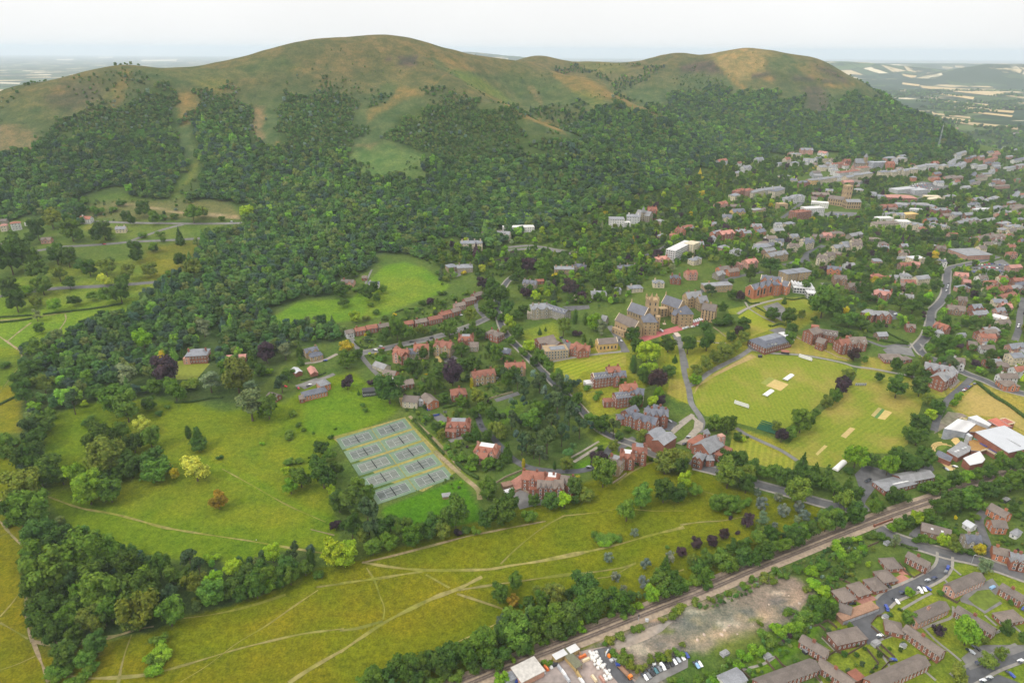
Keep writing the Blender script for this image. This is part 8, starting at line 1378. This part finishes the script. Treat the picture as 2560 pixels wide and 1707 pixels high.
# ---------------------------------------------------------------- woods nobody could count
def scatter(name, pts, kinds, seed=5):
    """pts: (x, y, width, r, g, b, kind index); one object whose geometry nodes plant a crown at every point"""
    P = np.array(pts); n = len(P)
    me = bpy.data.meshes.new(name); me.vertices.add(n)
    z = Hg(P[:, 0], P[:, 1]) - .2
    me.vertices.foreach_set('co', np.stack([P[:, 0], P[:, 1], z], -1).astype(np.float32).ravel())
    rg = np.random.default_rng(seed)
    colname = bpy.data.collections.new(name + '_sources'); srcs = []
    for k in kinds:
        for me_ in KINDS[k]['crown']: srcs.append((k, me_))
    start = {}
    for i, (k, m_) in enumerate(srcs): start.setdefault(k, []).append(i)
    for i, (k, m_) in enumerate(srcs):
        c = m_.copy(); c.materials.clear(); c.materials.append(LEAFI); o = bpy.data.objects.new(f'{name}_source_{i:02d}', c); colname.objects.link(o)
    idx = np.array([rg.choice(start[kinds[int(k)]]) for k in P[:, 6]], np.int32)
    hr = np.array([KINDS[kinds[int(k)]]['hr'] for k in P[:, 6]])
    sc = np.stack([P[:, 2], P[:, 2], P[:, 2] * hr * rg.uniform(.8, 1.25, n)], -1)
    a = me.attributes.new('pick', 'INT', 'POINT'); a.data.foreach_set('value', idx)
    a = me.attributes.new('size', 'FLOAT_VECTOR', 'POINT'); a.data.foreach_set('vector', sc.astype(np.float32).ravel())
    a = me.attributes.new('turn', 'FLOAT_VECTOR', 'POINT'); a.data.foreach_set('vector', np.stack([np.zeros(n), np.zeros(n), rg.uniform(0, 6.28, n)], -1).astype(np.float32).ravel())
    a = me.attributes.new('tint', 'FLOAT_COLOR', 'POINT'); a.data.foreach_set('color', np.concatenate([P[:, 3:6], np.ones((n, 1))], -1).astype(np.float32).ravel())
    o = bpy.data.objects.new(name, me); C.objects.link(o)
    ng = bpy.data.node_groups.new(name, 'GeometryNodeTree'); ng.interface.new_socket('Geometry', in_out='INPUT', socket_type='NodeSocketGeometry'); ng.interface.new_socket('Geometry', in_out='OUTPUT', socket_type='NodeSocketGeometry')
    N, L = ng.nodes, ng.links; gi, go = N.new('NodeGroupInput'), N.new('NodeGroupOutput')
    ci = N.new('GeometryNodeCollectionInfo'); ci.inputs['Collection'].default_value = colname; ci.inputs['Separate Children'].default_value = True; ci.inputs['Reset Children'].default_value = True
    ip = N.new('GeometryNodeInstanceOnPoints'); ip.inputs['Pick Instance'].default_value = True
    def attr(nm, typ):
        q = N.new('GeometryNodeInputNamedAttribute'); q.data_type = typ; q.inputs['Name'].default_value = nm; return [s for s in q.outputs if s.enabled and s.name == 'Attribute'][0]
    L.new(gi.outputs[0], ip.inputs['Points']); L.new(ci.outputs[0], ip.inputs['Instance']); L.new(attr('pick', 'INT'), ip.inputs['Instance Index'])
    L.new(attr('size', 'FLOAT_VECTOR'), ip.inputs['Scale'])
    er = N.new('FunctionNodeEulerToRotation'); L.new(attr('turn', 'FLOAT_VECTOR'), er.inputs[0]); L.new(er.outputs[0], ip.inputs['Rotation'])
    L.new(ip.outputs[0], go.inputs[0])
    md = o.modifiers.new('plant', 'NODES'); md.node_group = ng
    tag(o, kind='stuff'); return o
def grid_pts(u0, v0, u1, v1, spacing, ymax=3300, seed=1):
    """jittered points on the ground inside a photo-pixel box"""
    rg = np.random.default_rng(seed)
    cs = [G(a, b) for a in (u0, (u0 + u1) / 2, u1) for b in (v0, (v0 + v1) / 2, v1)]
    x0, x1 = min(c.x for c in cs) - 60, max(c.x for c in cs) + 60; y0, y1 = min(c.y for c in cs) - 40, min(ymax, max(c.y for c in cs) + 60)
    X, Y = np.meshgrid(np.arange(x0, x1, spacing), np.arange(y0, y1, spacing * .87)); X = X + (np.arange(X.shape[0])[:, None] % 2) * spacing * .5
    X = (X + rg.uniform(-.36, .36, X.shape) * spacing).ravel(); Y = (Y + rg.uniform(-.36, .36, Y.shape) * spacing).ravel(); Z = Hg(X, Y)
    u, v, w = project(X, Y, Z); k = (u > u0 - 5) & (u < u1 + 5) & (v > v0 - 5) & (v < v1 + 5) & (w > 50)
    return X[k], Y[k], Z[k], u[k], v[k]
PAL = {'wood': [('dark green', .3), ('mid green', .3), ('blackish green', .16), ('olive green', .12), ('fresh green', .05)],
       'pine': [('blackish green', .6), ('dark green', .25), ('grey green', .15)],
       'scrub': [('mid green', .4), ('olive green', .3), ('grey green', .05), ('dark green', .25)],
       'town': [('dark green', .36), ('mid green', .28), ('blackish green', .13), ('fresh green', .06), ('olive green', .09), ('purple', .03), ('lime green', .015), ('yellow', .005), ('grey green', .013)]}
def tints(n, pal, seed):
    rg = np.random.default_rng(seed); names = [a for a, _ in PAL[pal]]; p = np.array([b for _, b in PAL[pal]]); p = p / p.sum()
    t = np.array([TINT[q] for q in names])[rg.choice(len(names), n, p=p)]
    return t * rg.uniform(.75, 1.3, (n, 1)) * rg.uniform(.9, 1.1, (n, 3)) * (np.array([1.14, 1.2, 2.1]) if pal != 'town' else 1.15)  # extra blue outside the town palette: bluish haze put into the leaf colour
NAMED = np.array([[t[2].x, t[2].y, t[3]] for t in TREES])
def clear_of(X, Y, W, fac=.42):
    ok = np.ones(len(X), bool)
    for x, y, w in NAMED: ok &= np.hypot(X - x, Y - y) > (w + W) * fac
    for x, y, r in KEEP: ok &= np.hypot(X - x, Y - y) > r
    return ok
def wood(name, polys, spacing, wmin, wmax, pal, seed, holes=(), kinds=('broad', 'broad', 'broad', 'conifer', 'pine'), probs=(.9, .04, .06), prob=1.0, rag=8, keep=True, fac=.42, clump=None):
    rows = []
    for q in polys:
        q = [beyond(p_) for p_ in q]; a = np.array(q); X, Y, Z, u, v = grid_pts(a[:, 0].min() - rag, a[:, 1].min() - rag, a[:, 0].max() + rag, a[:, 1].max() + rag, spacing, seed=seed)
        if not len(X): continue
        u2 = u + rag * vnoise(X, Y, 40, 31); v2 = v + rag * .6 * vnoise(X, Y, 40, 33)
        k = inside(q, u2, v2)
        for h in holes: k &= ~inside(h, u2, v2)
        rg = np.random.default_rng(seed + len(rows)); k &= rg.uniform(size=len(X)) < prob
        if clump is not None: k &= vnoise(X, Y, 75, 61) + .5 * vnoise(X, Y, 28, 62) > clump
        X, Y = X[k], Y[k]
        W = (wmin + (wmax - wmin) * rg.beta(1.3, 2.0, len(X))) * (1 + .18 * vnoise(X, Y, 60, 41))
        ok = clear_of(X, Y, W, fac) if keep else np.ones(len(X), bool)
        X, Y, W = X[ok], Y[ok], W[ok]
        kk = rg.choice(3, len(X), p=probs)
        t = tints(len(X), pal, seed + 9) * (1 + .15 * vnoise(X, Y, 110, 43))[:, None]
        rows.append(np.column_stack([X, Y, W, t, kk]))
    P = np.concatenate(rows)
    print(name, len(P))
    return scatter(name, P, ['broad', 'conifer', 'pine'] if probs[1] or probs[2] else ['broad', 'broad', 'broad'], seed)
HOLES = [[px('A', *p) for p in q] for q in ([(1250,690),(1360,680),(1420,900),(1350,910),(1300,1130),(1180,1170),(1270,1020),(1230,820)], [(1740,560),(1800,560),(1790,870),(1740,880)], [(560,1190),(1640,1190),(1640,1345),(560,1345)])]
HOLES += [[px('B', *p) for p in q] for q in ([(60,880),(330,830),(620,890),(600,960),(420,1030),(160,1030),(40,960)], [(1190,780),(1320,790),(1380,830),(1250,860)], [(980,890),(1060,860),(1080,920),(980,940)], [(450,760),(560,760),(480,810)])]
UPPER = [(-50,-50),(2600,-50),(2600,0),(1420,300),(1420,400),(1100,395),(880,385),(700,380),(520,320),(300,330),(200,340),(-50,420)]
hw = WOODS['hill_wood']; ALLH = HOLES
wood('hillside_woodland', hw, 7.2, 6.5, 15.5, 'wood', 1, ALLH + [UPPER], keep=True, probs=(.97, .02, .01), rag=32)
wood('strip_scrub', HOLES, 8, 2.5, 6.5, 'scrub', 25, keep=False, probs=(1, 0, 0), prob=.6, rag=10, clump=.12)
wood('hillside_scrub', hw, 6.3, 4, 9, 'scrub', 2, ALLH + [[(-50,430),(200,340),(300,330),(520,320),(700,380),(880,385),(1100,395),(1420,400),(1420,300),(2600,0),(2600,800),(-50,800)]], keep=False, probs=(1, 0, 0), prob=.85, rag=48)
HILLTOP = [(0,240),(250,178),(420,185),(660,135),(960,95),(1100,120),(1300,165),(1400,190),(1571,256),(1560,330),(1427,341),(1320,330),(1000,300),(880,380),(700,360),(300,300),(110,350),(0,400)]
wood('hill_gorse', [HILLTOP, [(1560,260),(1600,170),(1720,145),(1863,128),(2000,145),(2160,212),(2300,300),(2000,290),(1700,240)]], 13, 1.6, 4.2, 'scrub', 23, HOLES, keep=False, probs=(1, 0, 0), prob=.35, rag=10, clump=.42)
wood('hill_bushes', [[(872,382),(1072,385),(1060,440),(880,440)], [(0,240),(250,180),(330,175),(420,230),(260,300),(100,360),(0,380)], [(480,230),(860,200),(1000,240),(1280,250),(1310,300),(1000,440),(700,380),(500,400)], [(1190,230),(1500,240),(1650,300),(1450,340),(1340,290)], [(1560,180),(1720,150),(1800,230),(1900,250),(2100,230),(2150,210),(2250,270),(2000,290),(1700,240),(1580,270)], [(1390,165),(1600,160),(1720,140),(1580,230),(1480,190)]], 15, 3, 7, 'scrub', 3, HOLES, keep=False, probs=(1, 0, 0), prob=.7, rag=12, clump=.25)
wood('park_woodland', [WOODS['park_wood'][0]], 9.0, 8.5, 15, 'wood', 4, [[px('D', *p) for p in q] for q in ([(1180,800),(1430,800),(1500,940),(1240,960),(1000,900)], [(1500,1040),(1500,880),(2000,860),(2325,780),(2325,1568),(1500,1568)], [(1350,700),(1500,680),(1480,760),(1360,760)])], probs=(.9, .05, .05))
wood('belt_undergrowth', [WOODS['park_wood'][1]], 6.0, 5, 8.5, 'wood', 5, probs=(1, 0, 0))
wood('pine_wood_undergrowth', WOODS['pine_wood'], 9, 7, 12, 'pine', 6, probs=(.2, .1, .7), prob=.6, fac=.38)
TOWN = [(1500,525),(1640,485),(1760,435),(1860,405),(1950,398),(2180,398),(2330,405),(2440,385),(2560,340),(2560,1040),(2460,960),(2400,940),(2330,930),(2280,880),(2210,850),(2130,830),(2080,790),(2060,750),(1960,690),(1860,640),(1720,650),(1620,700),(1560,760),(1450,780),(1330,760),(1260,700),(1180,680),(1110,720),(1060,650),(1110,600),(1270,615),(1330,585)]
TH = [[px('F', *p) for p in q] for q in ([(300,380),(520,380),(760,360),(930,380),(1000,500),(900,560),(700,560),(420,640),(300,500)], [(1560,0),(1560,0)], [(1640,640),(1560,700),(1360,760),(1100,850),(1100,700),(1400,600)])]
TH = [h for h in TH if len(h) > 2] + [[px('N', *p) for p in q] for q in ([(1000,250),(1500,230),(1500,380),(1250,420),(1000,430),(800,440),(780,390)], [(1700,480),(2000,390),(2260,430),(2000,540),(1930,600),(1650,560)], [(1100,560),(1420,540),(1400,700),(1060,760),(1000,700)])]
wood('town_garden_trees', [TOWN], 9.5, 6, 12.5, 'town', 7, TH, probs=(.86, .09, .05), prob=.62, rag=4)
wood('town_shrubs', [TOWN], 8, 3, 5.5, 'town', 8, TH, probs=(1, 0, 0), prob=.4, rag=4)
VIL = [(860,850),(900,835),(1000,800),(1110,745),(1170,760),(1230,900),(1330,970),(1250,1000),(1200,1040),(1150,1240),(1060,1180),(1010,1020),(960,940),(860,880)]
wood('garden_shrubs', [VIL, [(2160,1300),(2300,1250),(2560,1220),(2560,1400),(2450,1390),(2330,1370),(2240,1360)], [(2080,1350),(2180,1370),(2250,1420),(2140,1480),(2080,1450)], [(1850,1680),(2000,1570),(2080,1570),(2130,1560),(2200,1560),(2290,1640),(2180,1700),(1860,1707)]], 6.5, 2, 4.6, 'town', 9, probs=(1, 0, 0), prob=.85, rag=3, fac=.3)
wood('villa_garden_trees', [VIL], 12, 5, 10, 'town', 10, probs=(.85, .1, .05), prob=.35, rag=3, fac=.4)
wood('valley_trees', [[px('B', *q) for q in ((1430,300),(1560,285),(1760,330),(1870,390),(1980,295),(2200,265),(2240,300),(2050,380),(1960,440),(1970,500),(2230,630),(2325,640),(2325,480),(2150,470),(2000,540),(1900,480),(1850,395),(1700,352),(1500,335))], [px('B', *q) for q in ((1180,480),(1300,520),(1420,560),(1600,590),(1500,500),(1620,480),(1640,520),(1700,600),(1500,700),(1350,620),(1250,560))], [px('B', *q) for q in ((200,560),(240,510),(340,480),(300,540))]], 8, 4.5, 9, 'wood', 26, keep=False, probs=(.9, .1, 0), prob=.8, rag=14, clump=-.2)
wood('school_fringe_trees', [[(1330,640),(1500,595),(1720,590),(1900,640),(1860,665),(1720,655),(1670,690),(1590,700),(1540,740),(1480,760),(1330,760),(1290,690)]], 10, 6, 13, 'town', 21, probs=(.85, .1, .05), prob=.66, rag=3)
wood('hill_edge_scrub', hw, 9.5, 3, 8.5, 'scrub', 22, HOLES + [[(0,0),(0,250),(250,195),(330,190),(430,195),(520,180),(520,0)], [(-50,430),(200,340),(300,330),(520,320),(700,380),(880,385),(1100,395),(1420,400),(1420,330),(2600,330),(2600,900),(-50,900)]], keep=False, probs=(1, 0, 0), prob=.75, rag=130, clump=-.05)
wood('overgrowth', [[(1860,1640),(1960,1560),(2040,1480),(2095,1360),(2150,1330),(2170,1380),(2110,1470),(2090,1520),(2000,1600),(1900,1690),(1800,1707),(1760,1680)], [(1720,1500),(1900,1420),(2080,1350),(2080,1400),(1980,1440),(1760,1530)]], 3.4, 1.6, 3.8, 'scrub', 11, probs=(1, 0, 0), prob=.9, rag=8, fac=.2)
wood('railway_belt', [[(940,1690),(1100,1640),(1250,1570),(1300,1530),(1420,1500),(1550,1490),(1690,1455),(1715,1480),(1600,1540),(1480,1590),(1350,1625),(1200,1668),(1050,1707),(930,1707)], [(1730,1440),(1800,1380),(1900,1335),(2060,1290),(2150,1265),(2170,1290),(2080,1325),(1960,1375),(1830,1435),(1740,1465)]], 5.5, 4.5, 9, 'wood', 24, probs=(1, 0, 0), prob=.9, rag=3, fac=.25)
wood('rough_weeds', [[(1450,1640),(1560,1590),(1700,1540),(1950,1450),(2010,1480),(1900,1560),(1740,1640)]], 4.5, 1, 2.4, 'scrub', 12, probs=(1, 0, 0), prob=.75, rag=8, clump=.15, fac=.2)
# hedgerow trees in the far fields
def far_trees():
    rg = np.random.default_rng(77); X = rg.uniform(800, 4600, 42000); Y = rg.uniform(2100, 6500, 42000)
    n = vnoise(X, Y, 260, 51) + .6 * vnoise(X, Y, 90, 52) + .5 * (np.abs(vnoise(X, Y, 300, 53)) < .07)
    k = (n > .36) & (Hg(X, Y) < 130); X, Y = X[k], Y[k]
    W_ = rg.uniform(9, 18, len(X)); t = tints(len(X), 'wood', 78); print('far', len(X))
    return scatter('hedgerow_trees', np.column_stack([X, Y, W_, t, np.zeros(len(X))]), ['broad'], 79)
far_trees()

_rg = np.random.default_rng(5)
scatter('smaller_trees', [(t[2].x, t[2].y, t[3], *(np.array(TINT[t[1]]) * _rg.uniform(.8, 1.2)), 0) for t in REST], ['broad'], 90)
